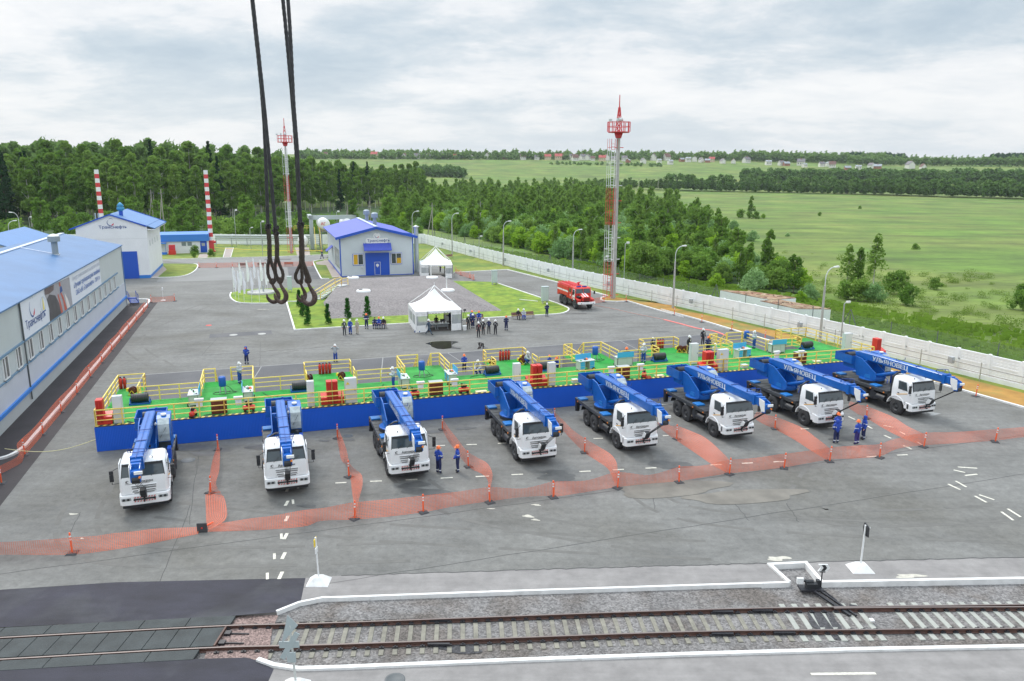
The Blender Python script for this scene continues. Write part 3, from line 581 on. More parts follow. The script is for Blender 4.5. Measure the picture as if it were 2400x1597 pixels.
# everything below in a thing-local frame: x = u, y = v
def build_left():
    U0, V0, V1, ze, zr, ur = 0, -14., 61.85, 8.35, 10.0, -6.95
    t = local_thing('workshop_building', 'long pale grey clad workshop with pale blue roof and big printed banner', 'building', -7.2, 0)
    W_ = -13.9
    mb = MB(); mb.add([(0, V0, 0), (0, V1, 0), (0, V1, ze), (0, V0, ze)], [(0, 1, 2, 3)], 0)
    mb.add([(0, V1, 0), (W_, V1, 0), (W_, V1, ze), (ur, V1, zr), (0, V1, ze)], [(0, 1, 2, 3, 4)], 1)
    mb.add([(W_, V0, 0), (W_, V1, 0), (W_, V1, ze), (W_, V0, ze)], [(0, 1, 2, 3)], 0)
    mb.add([(0, V0, 0), (W_, V0, 0), (W_, V0, ze), (ur, V0, zr), (0, V0, ze)], [(0, 1, 2, 3, 4)], 1)
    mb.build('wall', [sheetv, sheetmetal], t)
    MB().box(.0, .06, V0, V1 + .02, 1.42, 3.3, 0).build('wall_panel', sheetlow, t)
    mb = MB(); mb.box(.0, .22, V0, V1 + .15, 1.15, 1.42); mb.build('blue_stripe', stripe, t)
    mb = MB(); mb.box(.0, .14, 0.2, 57.2, 5.12, 5.26); mb.box(.0, .13, 0.2, 57.0, 3.28, 3.38)
    mb.build('window_band', steelb, t)
    r = MB(); th = .12
    for x0, z0, x1, z1 in ((.22, ze - .02, ur, zr + .06), (W_ - .22, ze - .02, ur, zr + .06)):
        r.hexa([(x0, V0, z0), (x1, V0, z1), (x1, V1 + .35, z1), (x0, V1 + .35, z0), (x0, V0, z0 + th), (x1, V0, z1 + th), (x1, V1 + .35, z1 + th), (x0, V1 + .35, z0 + th)], 0)
    rf = r.build('roof', roofb, t)
    rr = MB(); rr.box(ur - .25, ur + .25, V0, V1 + .36, zr + .15, zr + .24); c = MB()
    z_at = lambda x: zr + .06 + th + (ze - zr - .08) * (x - ur) / (.22 - ur)
    for vv_ in (41.9,): rr.hexa([(ur, vv_ - .14, z_at(ur)), (-3.6, vv_ - .14, z_at(-3.6)), (-3.6, vv_ + .14, z_at(-3.6)), (ur, vv_ + .14, z_at(ur)), (ur, vv_ - .14, z_at(ur) + .06), (-3.6, vv_ - .14, z_at(-3.6) + .06), (-3.6, vv_ + .14, z_at(-3.6) + .06), (ur, vv_ + .14, z_at(ur) + .06)])
    rr.build('ridge_cap', ridgem, rf)
    # ventilator
    vt = MB(); vt.box(-3.75, -3.05, 41.5, 42.3, 9.0, 9.36, 1); vt.cyl((-3.4, 41.9, 9.2), (-3.4, 41.9, 10.75), .32, n=16); vt.cyl((-3.4, 41.9, 10.75), (-3.4, 41.9, 11.35), .62, n=18); vt.lathe([(.62, 11.35), (.3, 11.55), (0, 11.62)], (-3.4, 41.9, 0), 18, 1)
    vt.build('ventilator', [mat('vent_grey', (.27, .31, .33), .5), lgrey], t)
    # windows
    n = 0; vs_ = [7.9 + 3.27 * i for i in range(-2, 16)]
    for v0 in vs_:
        if v0 + 1.45 > 57: continue
        f = MB(); a, b_, z0, z1 = v0, v0 + 1.4, 3.4, 5.1
        for y0, y1 in ((a, a + .07), (a + .5, a + .62), (b_ - .1, b_)): f.box(.0, .10, y0, y1, z0, z1)
        f.box(.0, .10, a, b_, z0, z0 + .1); f.box(.0, .10, a, b_, z1 - .06, z1)
        w_ = f.build('window', white, t); MB().box(.0, .045, a + .02, b_ - .02, z0 + .02, z1 - .02).build('pane', mat('dark_window', (.07, .065, .07), .15, spec=.8), w_)
        MB().box(.0, .2, a - .08, b_ + .08, z0 - .12, z0 - .02).build('sill', steelb, w_)
    # banner
    bn = MB(); x = .09; X = lambda v, z, d=0: Vector((x + d, v, z)); b0, b1, zb, ztop = 13.7, 46.05, 5.27, 8.33
    bn.add([X(b0, zb), X(b1, zb), X(b1, ztop), X(b0, ztop)], [(0, 1, 2, 3)], 0)
    bn.add([X(b0, zb), X(b1, zb), X(b1, ztop), X(b0, ztop)] + [(0.03, p[1], p[2]) for p in (X(b0, zb), X(b1, zb), X(b1, ztop), X(b0, ztop))], [(0, 1, 5, 4), (1, 2, 6, 5), (2, 3, 7, 6), (3, 0, 4, 7)], 0)
    ex, ey = Vector((0, 1, 0)), Vector((0, 0, 1))
    logo(bn, X(16.9, 7.35, .01), ex * 1.25, ey, .72, 1, 2)
    bn.text('Транснефть', X(14.5, 5.95, .012), ex * 1.12, ey, .95, 1, bold=.012)
    # round badge with oil-derrick silhouette
    arc_band(bn, X(20.3, 7.1, .01), ex * 1.7, ey, .62, 0, 360, .07, .07, 3, 28)
    bn.add([X(20.05, 6.6, .012), X(20.6, 6.6, .012), X(20.5, 7.3, .012), X(20.33, 7.75, .012), X(20.15, 7.3, .012)], [(0, 1, 2, 3, 4)], 4)
    bn.add([X(19.7, 6.42, .012), X(20.9, 6.42, .012), X(20.9, 6.52, .012), X(19.7, 6.52, .012)], [(0, 1, 2, 3)], 1)
    # photo panel: welder on a big pipe
    def ph(pts, m, d): bn.add([X(a, b, d) for a, b in pts], [tuple(range(len(pts)))], m)
    ph([(21.7, 5.27), (30.7, 5.27), (30.7, 8.1), (21.2, 8.33), (21.0, 7.9), (21.9, 6.9), (22.2, 6.2)], 5, .010)
    ph([(21.7, 5.27), (25.9, 5.27), (25.6, 6.3), (24.6, 7.2), (22.6, 7.6), (21.6, 7.3), (22.0, 6.4)], 6, .016)
    ph([(25.9, 5.27), (26.6, 5.27), (26.2, 6.4), (25.7, 7.2), (25.4, 7.1), (25.7, 6.3)], 7, .02); ph([(27.4, 5.27), (28.3, 5.27), (27.5, 6.6), (26.7, 7.3), (26.5, 7.1), (27.1, 6.4)], 7, .02)
    ph([(26.3, 7.1), (27.4, 7.2), (27.3, 7.6), (26.9, 7.8), (26.5, 7.6)], 1, .026); ph([(26.4, 7.75), (26.95, 7.75), (26.9, 8.1), (26.4, 8.15)], 7, .026)
    ph([(21.2, 8.33), (24.5, 8.2), (24.2, 7.75), (22.6, 7.65), (21.3, 7.75)], 8, .022)
    ph([(28.4, 5.3), (29.6, 5.3), (29.0, 6.2), (28.0, 6.9)], 9, .021)
    bn.text('Конкурс профессионального мастерства на звание', X(31.9, 7.55, .012), ex * .95, ey, .60, 10)
    bn.text('«Лучший трубопроводчик линейный', X(32.1, 6.75, .012), ex * 1.07, ey, .72, 11, bold=.012); bn.text('ОАО «АК «Транснефть» - 2014 г.»', X(32.7, 5.95, .012), ex * 1.1, ey, .74, 11, bold=.012)
    bn.build('banner', [mat('banner_white', (.70, .73, .80), .5), navy, logor, mat('badge_grey', (.45, .55, .65), .6), mat('badge_yellow', (.75, .65, .2), .6), mat('photo_grey', (.34, .33, .36), .6, var=.1, vscale=2), mat('photo_dark', (.06, .055, .065), .5, var=.3, vscale=1), mat('photo_red', (.5, .09, .05), .5), mat('photo_brown', (.14, .10, .10), .6, var=.5, vscale=6), mat('photo_white', (.7, .66, .64), .6), faded, mat('banner_blue_print', (.10, .20, .52), .6)], t, recalc=False)
    MB().cyl((.12, 13.55, 0.4), (.12, 13.55, 8.3), .06, n=8).build('downpipe', dgrey, t)
    MB().cyl((.1, 61.75, 0.1), (.1, 61.75, 8.3), .05, n=8).build('downpipe', steelb, t)
    # entrance stair at far end
    st = MB()
    for i in range(6): st.box(.2, 1.3, 62.0 + i * .32, 62.3 + i * .32, 1.0 - i * .19, 1.05 - i * .19)
    for xx in (.2, 1.3):
        st.beam((xx, 61.9, 1.05), (xx, 64.0, 0.05), .06, .2); st.beam((xx, 61.9, 2.05), (xx, 64.0, 1.0), .05)
        for yy in (0, .5, 1): st.beam((xx, 61.9 + yy * 2.1, 1.05 - yy), (xx, 61.9 + yy * 2.1, 2.05 - yy), .05)
    st.box(-.4, 1.3, 60.9 + 1, 62.0 + .02, .95, 1.0); st.build('stair', trimb, t)
    return t
build_left()
def build_gate():
    t = local_thing('gate_building', 'tall white plastered building with blue gable roof and large blue gate', 'building', -7.6, 91.4)
    # local: x from 0 (right corner) to -10.9, y 0..18
    W_, L_, ze, zr, ur = -10.9, 18.6, 8.9, 11.0, -5.5
    mb = MB(); mb.box(W_, 0, 0, L_, 0, ze); mb.prism([(W_, ze), (0, ze), (ur, zr)], 0, L_, 'y'); wl_ = mb.build('wall', plaster, t, recalc=True)
    MB().box(W_ - .03, .03, -.03, L_ + .03, .0, .55).build('plinth', stripe, t)
    MB().box(-4.6, -1.8, -.08, .02, 0.02, 4.75).build('gate', trimb, t)
    mm = MB(); mm.box(-4.7, -1.7, -.05, 0, 2.3, 2.36); mm.build('gate_seam', navy, t)
    r = MB(); th = .16
    def slope(x0, z0, x1, z1, y0, y1, m=0): r.hexa([(x0, y0, z0), (x1, y0, z1), (x1, y1, z1), (x0, y1, z0), (x0, y0, z0 + th), (x1, y0, z1 + th), (x1, y1, z1 + th), (x0, y1, z0 + th)], m)
    slope(.1, 8.95, ur, zr, -.15, L_ + .3); slope(W_ - .9, 8.55, ur, zr + .0, -.15, L_ + .3); slope(1.25, 8.45, ur, 11.05, 1.2, L_ + .3)
    rf = r.build('roof', roofc, t); ed = MB()
    ed.beam((ur, -.17, zr + .1), (.15, -.17, 9.05), .1, .22); ed.beam((ur, -.17, zr + .1), (W_ - .95, -.17, 8.65), .1, .22); ed.beam((ur, L_ + .3, zr + .2), (1.3, L_ + .3, 8.6), .12, .25); ed.build('roof_edge', trimb, rf)
    MB().hexa([(0, 1.2, 8.3), (1.2, 1.2, 8.3), (1.2, L_, 8.3), (0, L_, 8.3), (0, 1.2, 8.5), (1.2, 1.2, 8.42), (1.2, L_, 8.42), (0, L_, 8.5)]).build('soffit', white, rf)
    vt = MB(); vt.cyl((-4.3, 4, 10.6), (-4.3, 4, 11.6), .32, n=14, m=1); vt.lathe([(.35, 11.5), (.62, 11.8), (.62, 12.1), (.4, 12.25), (.62, 12.4), (.3, 12.8), (.1, 13.0), (0, 13.0)], (-4.3, 4, 0), 16); vt.build('ventilator', [mat('teal_blue', (.05, .28, .5), .5), trimb], t)
    for x in (-9.3, -8.8): MB().cyl((x, 9, 9.4), (x, 9, 10.9), .12, n=8).build('vent_pipe', chrome, t)
    for y in (2.6, 6, 9.5, 13): MB().box(-.02, .04, y, y + 1.1, 5.4, 6.4).build('window', lgrey, t)
    ex, ey = Vector((1, 0, 0)), Vector((0, 0, 1)); sg = MB()
    logo(sg, Vector((-5.45, -.04, 9.75)), ex * 1.25, ey, .52, 0, 1); sg.text('Транснефть', Vector((-7.35, -.04, 8.75)), ex * 1.05, ey, .72, 0, bold=.01); sg.build('sign', [navy, logor], t, recalc=False)
    sl = MB(); sl.box(W_, .01, -.02, 0, 6.93, 6.97); sl.build('facade_joint', mat('joint_grey', (.6, .61, .63), .8), t)  # thin grey joint line across the gable wall
build_gate()
def build_low():
    t = local_thing('service_building', 'low white service building with deep blue flat fascia roof', 'building', -11, 133.4)
    R = radians(1)
    mb = MB(); mb.box(0, 10.6, 0, 9, 0, 3.4); mb.build('wall', plaster, t)
    MB().box(-.2, 10.8, -.3, 9.2, 2.75, 4.3).build('roof', mat('fascia_blue', (.04, .20, .62), .5), t)
    d = MB().box(8.9, 10.3, -.06, 0, .15, 2.72).build('door', trimb, t); MB().box(9.2, 9.9, -.09, -.05, 1.6, 2.3).build('pane', grey, d)
    for x in (4.9, 6.15):
        w_ = MB().box(x, x + 1.05, -.05, 0, 1.65, 2.65).build('window', white, t); MB().box(x + .06, x + .99, -.07, -.04, 1.72, 2.58).build('pane', mat('pane_grey', (.2, .24, .25), .2), w_)
    c = MB(); c.box(.2, 1.9, -1.9, 0, 2.45, 2.55)
    for x in (.35, 1.75): c.cyl((x, -1.8, 0), (x, -1.8, 2.45), .04, n=6)
    for i in range(4): c.box(.2, 1.9, -1.9 + i * .25, -.9, .12 * i, .12 * i + .12)
    c.build('porch', stripe, t)
build_low()
# fire point cabinet beside it
t = thing('fire_cabinet', 'red fire point cabinet standing before the low white service building', 'fire cabinet', S(-7.9, 131.2) , ANG)
MB().box(-.75, .75, -.4, .4, 0.0, .9).box(-.65, .65, -.1, .4, .9, 2.2).build('cabinet', red, t, bevel=.03); MB().box(-.5, -.1, -.13, -.1, 1.2, 2.0).box(.1, .5, -.13, -.1, 1.2, 2.0).build('door_panel', logor, t)
def simple_shed(name, label, u, v, w_, l_, ze, zr, wm, rm, rz=ANG):
    t = thing(name, label, 'building', S(u, v), rz)
    mb = MB(); mb.box(0, w_, 0, l_, 0, ze); mb.prism([(0, ze), (w_, ze), (w_ / 2, zr)], 0, l_, 'y'); mb.build('wall', wm, t)
    r = MB(); r.hexa([(-.3, -.3, ze - .05), (w_ / 2, -.3, zr), (w_ / 2, l_ + .3, zr), (-.3, l_ + .3, ze - .05), (-.3, -.3, ze + .1), (w_ / 2, -.3, zr + .15), (w_ / 2, l_ + .3, zr + .15), (-.3, l_ + .3, ze + .1)])
    r.hexa([(w_ + .3, -.3, ze - .05), (w_ / 2, -.3, zr), (w_ / 2, l_ + .3, zr), (w_ + .3, l_ + .3, ze - .05), (w_ + .3, -.3, ze + .1), (w_ / 2, -.3, zr + .15), (w_ / 2, l_ + .3, zr + .15), (w_ + .3, l_ + .3, ze + .1)])
    r.build('roof', rm, t); return t
_p = UV(GD(53, 565, 108)); simple_shed('warehouse', 'grey clad warehouse with ribbed blue roof cut by the left edge of the photo', _p[0] - 10.5, _p[1], 10.5, 22, 7.0, 9.1, sheetmetal, roofc)
_p = UV(G(113, 590)); t = simple_shed('site_hut', 'long low deep blue hut half hidden behind the workshop roof', -27.5, 118, 9.5, 5, 2.6, 2.9, trimb, plaster)
simple_shed('old_shed', 'dark weathered timber shed under the trees behind the white building', *[UV(A1(600, 740))[i] + (-3, 0)[i] for i in (0, 1)], 8, 7, 3.2, 5.6, mat('dark_timber', (.04, .04, .045), .9), mat('old_roof', (.045, .05, .06), .8))
# ---- hangar
def build_hangar():
    t = local_thing('pump_hangar', 'grey clad hangar with violet blue gable roof, blue door and company sign', 'building', 24.55, 83.7)
    W_, L_, ze, zr, ur = 13.1, 26.5, 7.0, 8.75, 6.45
    mb = MB(); mb.box(0, W_, 0, L_, 0, ze); mb.prism([(0, ze), (W_, ze), (ur, zr)], 0, L_, 'y'); mb.build('wall', ribbed('cladding_silver', (.55, .60, .63), UAX, .42, strength=.5), t)
    tr = MB()
    for x in (0, W_): tr.box(x - .1, x + .1, -.04, .04, 0, ze)
    tr.box(-.03, 4.35, -.04, .02, 0, .12); tr.box(8.75, W_, -.04, .02, 0, .12); tr.box(-.05, .0, 0, L_, 0, .35); tr.build('corner_trim', trimb, t)
    r = MB(); th = .12
    for x0 in (-.8, W_ + .8): r.hexa([(x0, -.55, 6.95), (ur, -.55, zr), (ur, L_ + .5, zr), (x0, L_ + .5, 6.95), (x0, -.55, 6.95 + th), (ur, -.55, zr + th), (ur, L_ + .5, zr + th), (x0, L_ + .5, 6.95 + th)])
    rf = r.build('roof', roofv, t); e_ = MB()
    for x0 in (-.82, W_ + .82): e_.beam((ur, -.58, zr - .1), (x0, -.58, 6.85), .08, .46)
    e_.build('roof_edge', trimb, rf); MB().box(ur - .3, ur + .3, -.5, L_ + .5, zr + .1, zr + .2).build('ridge_cap', ridgem, rf)
    for u_, v_ in ((7.35, 7.5), (7.3, 18.5)):
        vt = MB(); vt.cyl((u_, v_, 8.2), (u_, v_, 10.2), .36, n=14); vt.cyl((u_, v_, 10.0), (u_, v_, 10.75), .64, n=16); vt.lathe([(.64, 10.75), (.4, 10.95), (0, 11.0)], (u_, v_, 0), 16); vt.build('ventilator', mat('vent_steel', (.28, .34, .40), .5), t)
    MB().hexa([(11.5, .6, 7.5), (13.1, .6, 7.3), (13.1, 1.6, 7.3), (11.5, 1.6, 7.5), (11.5, .6, 7.65), (13.1, .6, 7.45), (13.1, 1.6, 7.45), (11.5, 1.6, 7.65)]).build('roof_hatch', trimb, t)
    d = MB().box(4.38, 8.72, -.07, .0, .05, 4.15).build('gate', trimb, t)
    fr = MB()
    for b_ in ((5.98, 6.05, .15, 2.5), (7.0, 7.07, .15, 2.5), (5.98, 7.07, 2.43, 2.5), (5.98, 7.07, .15, .2)): fr.box(b_[0], b_[1], -.1, -.06, b_[2], b_[3])
    fr.build('wicket_door', lgrey, d)
    bd = MB(); bd.lathe([(.27, 0), (0, 0)], (0, 0, 0), 18); bd.add([(-.2, -.15, 0), (.2, -.15, 0), (0, -.42, 0)], [(0, 1, 2)]); bd.v = [(6.52 + v[0], -.10, 1.9 + v[1]) for v in bd.v]; bd.build('badge', white, d)
    ey, ex = Vector((0, 0, 1)), Vector((1, 0, 0))
    aw = MB(); aw.hexa([(4.1, -1.25, 4.6), (9.0, -1.25, 4.6), (9.0, 0, 5.75), (4.1, 0, 5.75), (4.1, -1.25, 4.68), (9.0, -1.25, 4.68), (9.0, 0, 5.87), (4.1, 0, 5.87)])
    for i in range(17): x = 4.15 + i * .3; aw.hexa([(x, -1.27, 4.68), (x + .1, -1.27, 4.68), (x + .1, -.02, 5.87), (x, -.02, 5.87), (x, -1.27, 4.74), (x + .1, -1.27, 4.74), (x + .1, -.02, 5.93), (x, -.02, 5.93)], 0)
    aw.build('awning', [roofv], t)
    for x0, x1, k in ((2.2, 4.05, 0), (9.05, 10.95, 1)):
        f = MB(); z0, z1 = 2.05, 4.0
        f.box(x0 - .08, x1 + .08, -.07, 0, z0 - .08, z0, 1); f.box(x0 - .08, x1 + .08, -.07, 0, z1, z1 + .06, 1); f.box(x0 - .08, x0, -.07, 0, z0, z1, 1); f.box(x1, x1 + .08, -.07, 0, z0, z1, 1)
        for a in (x0, (x0 + x1) / 2 - .08, x1 - .08): f.box(a, a + .1, -.09, 0, z0, z1)
        f.box(x0, x1, -.09, 0, z0, z0 + .08); f.box(x0, x1, -.09, 0, z1 - .08, z1)
        w_ = f.build('window', [white, trimb], t); xm = (x0 + x1) / 2
        MB().box(x0, x1, -.05, -.01, z0, z1).build('pane', mat('window_dark', (.03, .05, .05), .1, spec=.8), w_)
        MB().box(*((x0 + .12, xm - .1) if k == 0 else (xm + .1, x1 - .05)), -.06, -.05, z0 + .1, (z1 - .1) if k == 0 else 3.1).build('curtain', mat('ochre_blind', (.62, .36, .01), .5), w_)
    sg = MB(); sx = 6.6; board(sg, Vector((sx, -.05, 6.35)), ex, ey, 4.1, .95, .42, 0, nrm=Vector((0, -1, 0)))
    board(sg, Vector((sx, -.055, 7.2)), ex, ey, 1.25, .95, .45, 0, nrm=Vector((0, -1, 0)))
    logo(sg, Vector((sx, -.08, 7.2)), ex * 1.25, ey, .36, 1, 2); sg.text('Транснефть', Vector((sx - 1.78, -.08, 6.13)), ex * 1.05, ey, .67, 1, bold=.012); sg.build('sign', [white, navy, logor], t, recalc=False)
    ac = MB().box(3.6, 4.0, -.3, 0, 1.45, 1.85).build('wall_box', lgrey, t, bevel=.03)
    # left side: tall glazing with bars, small awning, door
    gl = MB(); gl.box(-.05, 0, 2.0, 10.5, 1.2, 4.6); sgl = gl.build('side_window', mat('pale_glass', (.42, .47, .50), .2), t)
    br = MB()
    for i in range(8): br.box(-.07, -.04, 2.0 + i * 1.2, 2.06 + i * 1.2, 1.2, 4.6)
    for z in (1.2, 2.9, 4.55): br.box(-.07, -.04, 2, 10.5, z, z + .06)
    br.build('mullion', dgrey, sgl)
    MB().hexa([(-1.3, 14, 3.1), (0, 14, 4.1), (0, 17, 4.1), (-1.3, 17, 3.1), (-1.3, 14, 3.2), (0, 14, 4.25), (0, 17, 4.25), (-1.3, 17, 3.2)]).build('side_awning', roofv, t)
build_hangar()
t = thing('flue_pipe', 'tall silver flue pipe standing against the right side of the hangar', 'flue', S(39.0, 87.2), ANG)
MB().cyl((0, 0, 0), (0, 0, 8.3), .42, n=16).build('pipe', mat('silver_sheet', (.45, .50, .53), .35, .5), t); MB().lathe([(.42, 8.3), (.62, 8.35), (.62, 8.5), (0, 8.75)], n=16).build('cap', chrome, t)
for a in ((-.4, .9, .0, 4.6), ): MB().box(-1.3, -.5, .6, 1.6, .3, 4.9).build('duct', lgrey, t)
# ---- tank stand behind the hangar
t = local_thing('tank_rack', 'grey steel rack with overhead frame behind the hangar', 'steel rack', 22.9, 135.5)
m_ = MB()
for x in (0, 10.3): m_.box(x - .45, x + .45, -.3, .3, 0, 8.1)
m_.box(-.45, 10.75, -.3, .3, 7.1, 8.1); m_.box(-.45, .45, 0, 8, 7.2, 8.0)
m_.build('portal_frame', mat('portal_grey', (.40, .45, .46), .6), t)
m_ = MB(); m_.box(1.8, 9, -4, 3.6, 4.3, 4.6)
for x, y in ((1.9, -3.9), (5, -3.9), (1.9, 3), (5, 3), (8.8, -3.9)): m_.box(x, x + .25, y, y + .25, 0, 4.3)
m_.build('platform', mat('rack_grey', (.27, .31, .33), .6), t)
m_ = MB()
for i in range(10): m_.box(.4, 1.6, -6.6 + i * .27, -6.35 + i * .27, i * .44, i * .44 + .06)
for x in (.4, 1.6): m_.beam((x, -6.7, 0), (x, -4, 4.4), .08, .25)
m_.build('ladder', dgrey, t); m_ = MB()
for x in (.4, 1.6):
    m_.beam((x, -6.7, 1.1), (x, -4, 5.6), .1, .5); m_.beam((x, -6.7, 0), (x, -6.7, 1.2), .08)
for x0, y0, x1, y1 in ((1.8, -4, 1.8, 3.4), (1.8, -4, 4, -4), (-4, 1, .0, 1)):
    for z in (5.1, 5.6): m_.beam((x0, y0, z), (x1, y1, z), .08)
    for k in range(5): q = k / 4; m_.beam((x0 + (x1 - x0) * q, y0 + (y1 - y0) * q, 4.5), (x0 + (x1 - x0) * q, y0 + (y1 - y0) * q, 5.6), .08)
m_.build('railing', yellow, t)
def tank(label, u, v, z, r_, l_, ax=1):
    t = thing('storage_tank', label, 'tank', S(u, v, z), ANG + (0 if ax else pi / 2)); m_ = MB()
    prof = [(0, -l_ / 2 - r_ * .35), (r_ * .6, -l_ / 2 - r_ * .28), (r_ * .9, -l_ / 2 - r_ * .12), (r_, -l_ / 2), (r_, l_ / 2), (r_ * .9, l_ / 2 + r_ * .12), (0, l_ / 2 + r_ * .35)]
    m_.lathe(prof, (0, 0, 0), 24, 0); m_.v = [(v_[0], v_[2], v_[1]) for v_ in m_.v]; m_.build('shell', white, t)
    k = MB()
    for y in (-l_ / 3, l_ / 3): k.box(-r_ * .7, r_ * .7, y - .15, y + .15, -r_ * 1.25, -r_ * .6)
    k.build('saddle', lgrey, t); return t
tk = tank('white horizontal tank up on the grey rack behind the hangar', 25.6, 134.5, 6.3, 1.35, 7); rl = MB(); rl.text('АГ', Vector((-.8, -4.06, -.2)), Vector((1, 0, 0)), Vector((0, 0, 1)), .9, 0, bold=.02); rl.build('lettering', red, tk)
tank('white horizontal tank on the rack nearer the overhead beam', 31.4, 138.5, 6.0, 1.3, 7)
tank('white tank resting low on the ground left of the rack', 20.7, 133.5, 2.3, 1.15, 4)
# ---- fences
panelm = mat('fence_whitewash', (.85, .87, .88), .8, var=.05, vscale=1.2)
def panel_fence(name, label, pts, pitch, h_, first=True, rails=True):
    t = thing(name, label, 'fence', pts[0]); o = Vector(pts[0]); L = []
    for a, b_ in zip(pts, pts[1:]):
        d = (b_ - a).length; n = max(1, round(d / pitch)); L += [a.lerp(b_, i / n) for i in range(n)]
    L.append(pts[-1]); proto = {}
    for i, (a, b_) in enumerate(zip(L, L[1:])):
        d = (b_ - a); ln = d.length; key = round(ln, 2)
        if key not in proto:
            mb = MB(); mb.box(.1, ln - .1, -.05, .05, .45, h_ - .08, 0)
            for x0, x1, z0, z1 in ((.1, ln - .1, .45, .6), (.1, ln - .1, h_ - .22, h_ - .06), (.1, .3, .6, h_ - .22), (ln - .3, ln - .1, .6, h_ - .22), (.1, ln - .1, (h_ + .4) / 2 - .05, (h_ + .4) / 2 + .07)): mb.box(x0, x1, -.075, .075, z0, z1)
            nx = 7
            for ix in range(nx):   # raised lozenges cast into the panel
                for iz in range(5):
                    cx_ = .3 + (ln - .6) * (ix + .5) / nx; cz = .62 + (h_ - .9) * (iz + .5) / 5; wx = (ln - .6) / nx / 2 * .95; wz = (h_ - .9) / 10 * .95
                    for sy in (-1, 1): mb.add([(cx_ - wx, sy * .052, cz - wz), (cx_ + wx, sy * .052, cz - wz), (cx_ + wx, sy * .052, cz + wz), (cx_ - wx, sy * .052, cz + wz), (cx_, sy * .066, cz)], [(0, 1, 4), (1, 2, 4), (2, 3, 4), (3, 0, 4)])
            mb.box(0, ln, -.16, .16, -.1, .42)
            proto[key] = mb.build('panel', panelm, None); p = proto[key]
        else: p = proto[key].copy(); COL.objects.link(p)
        p.parent = t; p.location = a - o; p.rotation_euler = (0, 0, atan2(d.y, d.x))
        if 'post' not in proto: proto['post'] = MB().box(-.12, .12, -.14, .14, -.1, h_ + .02).build('post', panelm, None); q = proto['post']
        else: q = proto['post'].copy(); COL.objects.link(q)
        q.parent = t; q.location = a - o; q.rotation_euler = (0, 0, atan2(d.y, d.x))
    return t, L
f, LP = panel_fence('panel_fence', 'long white cast concrete panel fence running along the right side of the yard', FENCE, 2.72, 2.45)
# galvanised guard rail standing on its own posts inside the fence
t = thing('guard_rail', 'thin grey three-bar guard rail running just inside the white fence', 'railing', FENCE[0]); m_ = MB(); o0 = FENCE[0]; off = -UU * .9
for a, b_ in zip(FENCE, FENCE[1:]):
    for z in (.75, 1.3): m_.beam(a - o0 + off + Z_ * z, b_ - o0 + off + Z_ * z, .05, .06)
m_.build('bar', chrome, t); m_ = MB()
for i, p in enumerate(LP):
    if i % 2 == 0: m_.beam(p - o0 + off + Z_ * 0, p - o0 + off + Z_ * 1.75, .07)
m_.build('post', chrome, t)
for i, p in enumerate(LP[6::7]):
    q = p - UU * .75; k = thing('junction_box', 'small grey junction box on the guard rail, number %s from the far corner' % ORD[i], 'junction box', (q.x, q.y, 1.0), ANG, 'boxes on the guard rail'); MB().box(-.18, .18, -.25, .25, 0, .62).build('box', grey, k, bevel=.02)
# wire mesh fence on top/behind it
wirem = mat('wire_mesh', (.25, .3, .28), .6, .3, alpha=.16)
m_ = MB(); off2 = UU * .9
for a, b_ in zip(FENCE, FENCE[1:]): m_.add([a + off2, b_ + off2, b_ + off2 + Z_ * 3.4, a + off2 + Z_ * 3.4], [(0, 1, 2, 3)])
wf = m_.build('wire', wirem); t = thing('wire_fence', 'see-through wire mesh fence rising behind the white panel fence', 'fence'); wf.parent = t; m_ = MB()
for i, p in enumerate(LP[::2]):
    q = p + off2; m_.beam(q, q + Z_ * 3.45, .06)
    if i % 4 == 1: m_.beam(q + Z_ * 2.2 + VV * 1.0, q + Z_ * 3.9, .06); m_.beam(q + Z_ * 2.2 - VV * 1.0, q + Z_ * 3.9, .06)
m_.build('post', dgrey, t)
panel_fence('panel_fence', 'white concrete panel fence closing the far end of the site', [S(-70, 172), S(-30, 163), S(-1.4, 156.7), S(10, 151), S(30, 147.5), S(52.2, 143.5)], 3.0, 2.6)
# pipe rack before the far fence
t = local_thing('pipe_rack', 'long grey pipe rack on thin legs before the far white fence', 'pipe rack', -1, 151); m_ = MB()
for z, r_ in ((2.5, .22), (2.0, .22), (1.5, .12)): m_.cyl((1.3, 0, z), (24, -7.5, z), r_, n=8)
m_.build('pipe', mat('pipe_pale', (.42, .46, .46), .5), t); m_ = MB()
for k in range(7): m_.box(1.3 + k * 3.7, 1.5 + k * 3.7, -1.2 * k + .0, -1.2 * k + .2, 0, 2.2)
m_.build('leg', grey, t)
# ---- striped flues
def chimney(label, u, v, h_, n):
    t = thing('striped_chimney', label, 'chimney', S(u, v), ANG, 'red and white chimneys'); r_ = .52; m_ = MB(); bands = 17; sh = h_ - 2.5
    for i in range(bands):
        z0 = 2.5 + sh * i / bands; z1 = 2.5 + sh * (i + 1) / bands; rr = lambda z: r_ * (1 - .12 * z / h_); m_.cyl((0, 0, z0), (0, 0, z1), rr(z0), rr(z1), 16, m=(i + 1) % 2, cap=(i == bands - 1))
    m_.build('flue', [red2, white], t); b_ = MB(); b_.box(-.55, .55, -.55, .55, 0, 2.4); b_.cyl((-.5, 0, 2.2), (-1.0, 0, 2.2), .35, n=10); b_.cyl((.5, 0, 2.2), (1.0, 0, 2.2), .3, n=10); b_.lathe([(.62, 2.3), (.62, 2.6), (.5, 2.6)], n=16); b_.box(-.85, .85, -.85, .85, 0, .2); b_.build('base', red2, t)
chimney('red and white banded chimney right of the low service building', .1, 136.4, 18.6, 0); chimney('red and white banded chimney rising behind the white gate building', -22.3, 136.4, 18.6, 1)
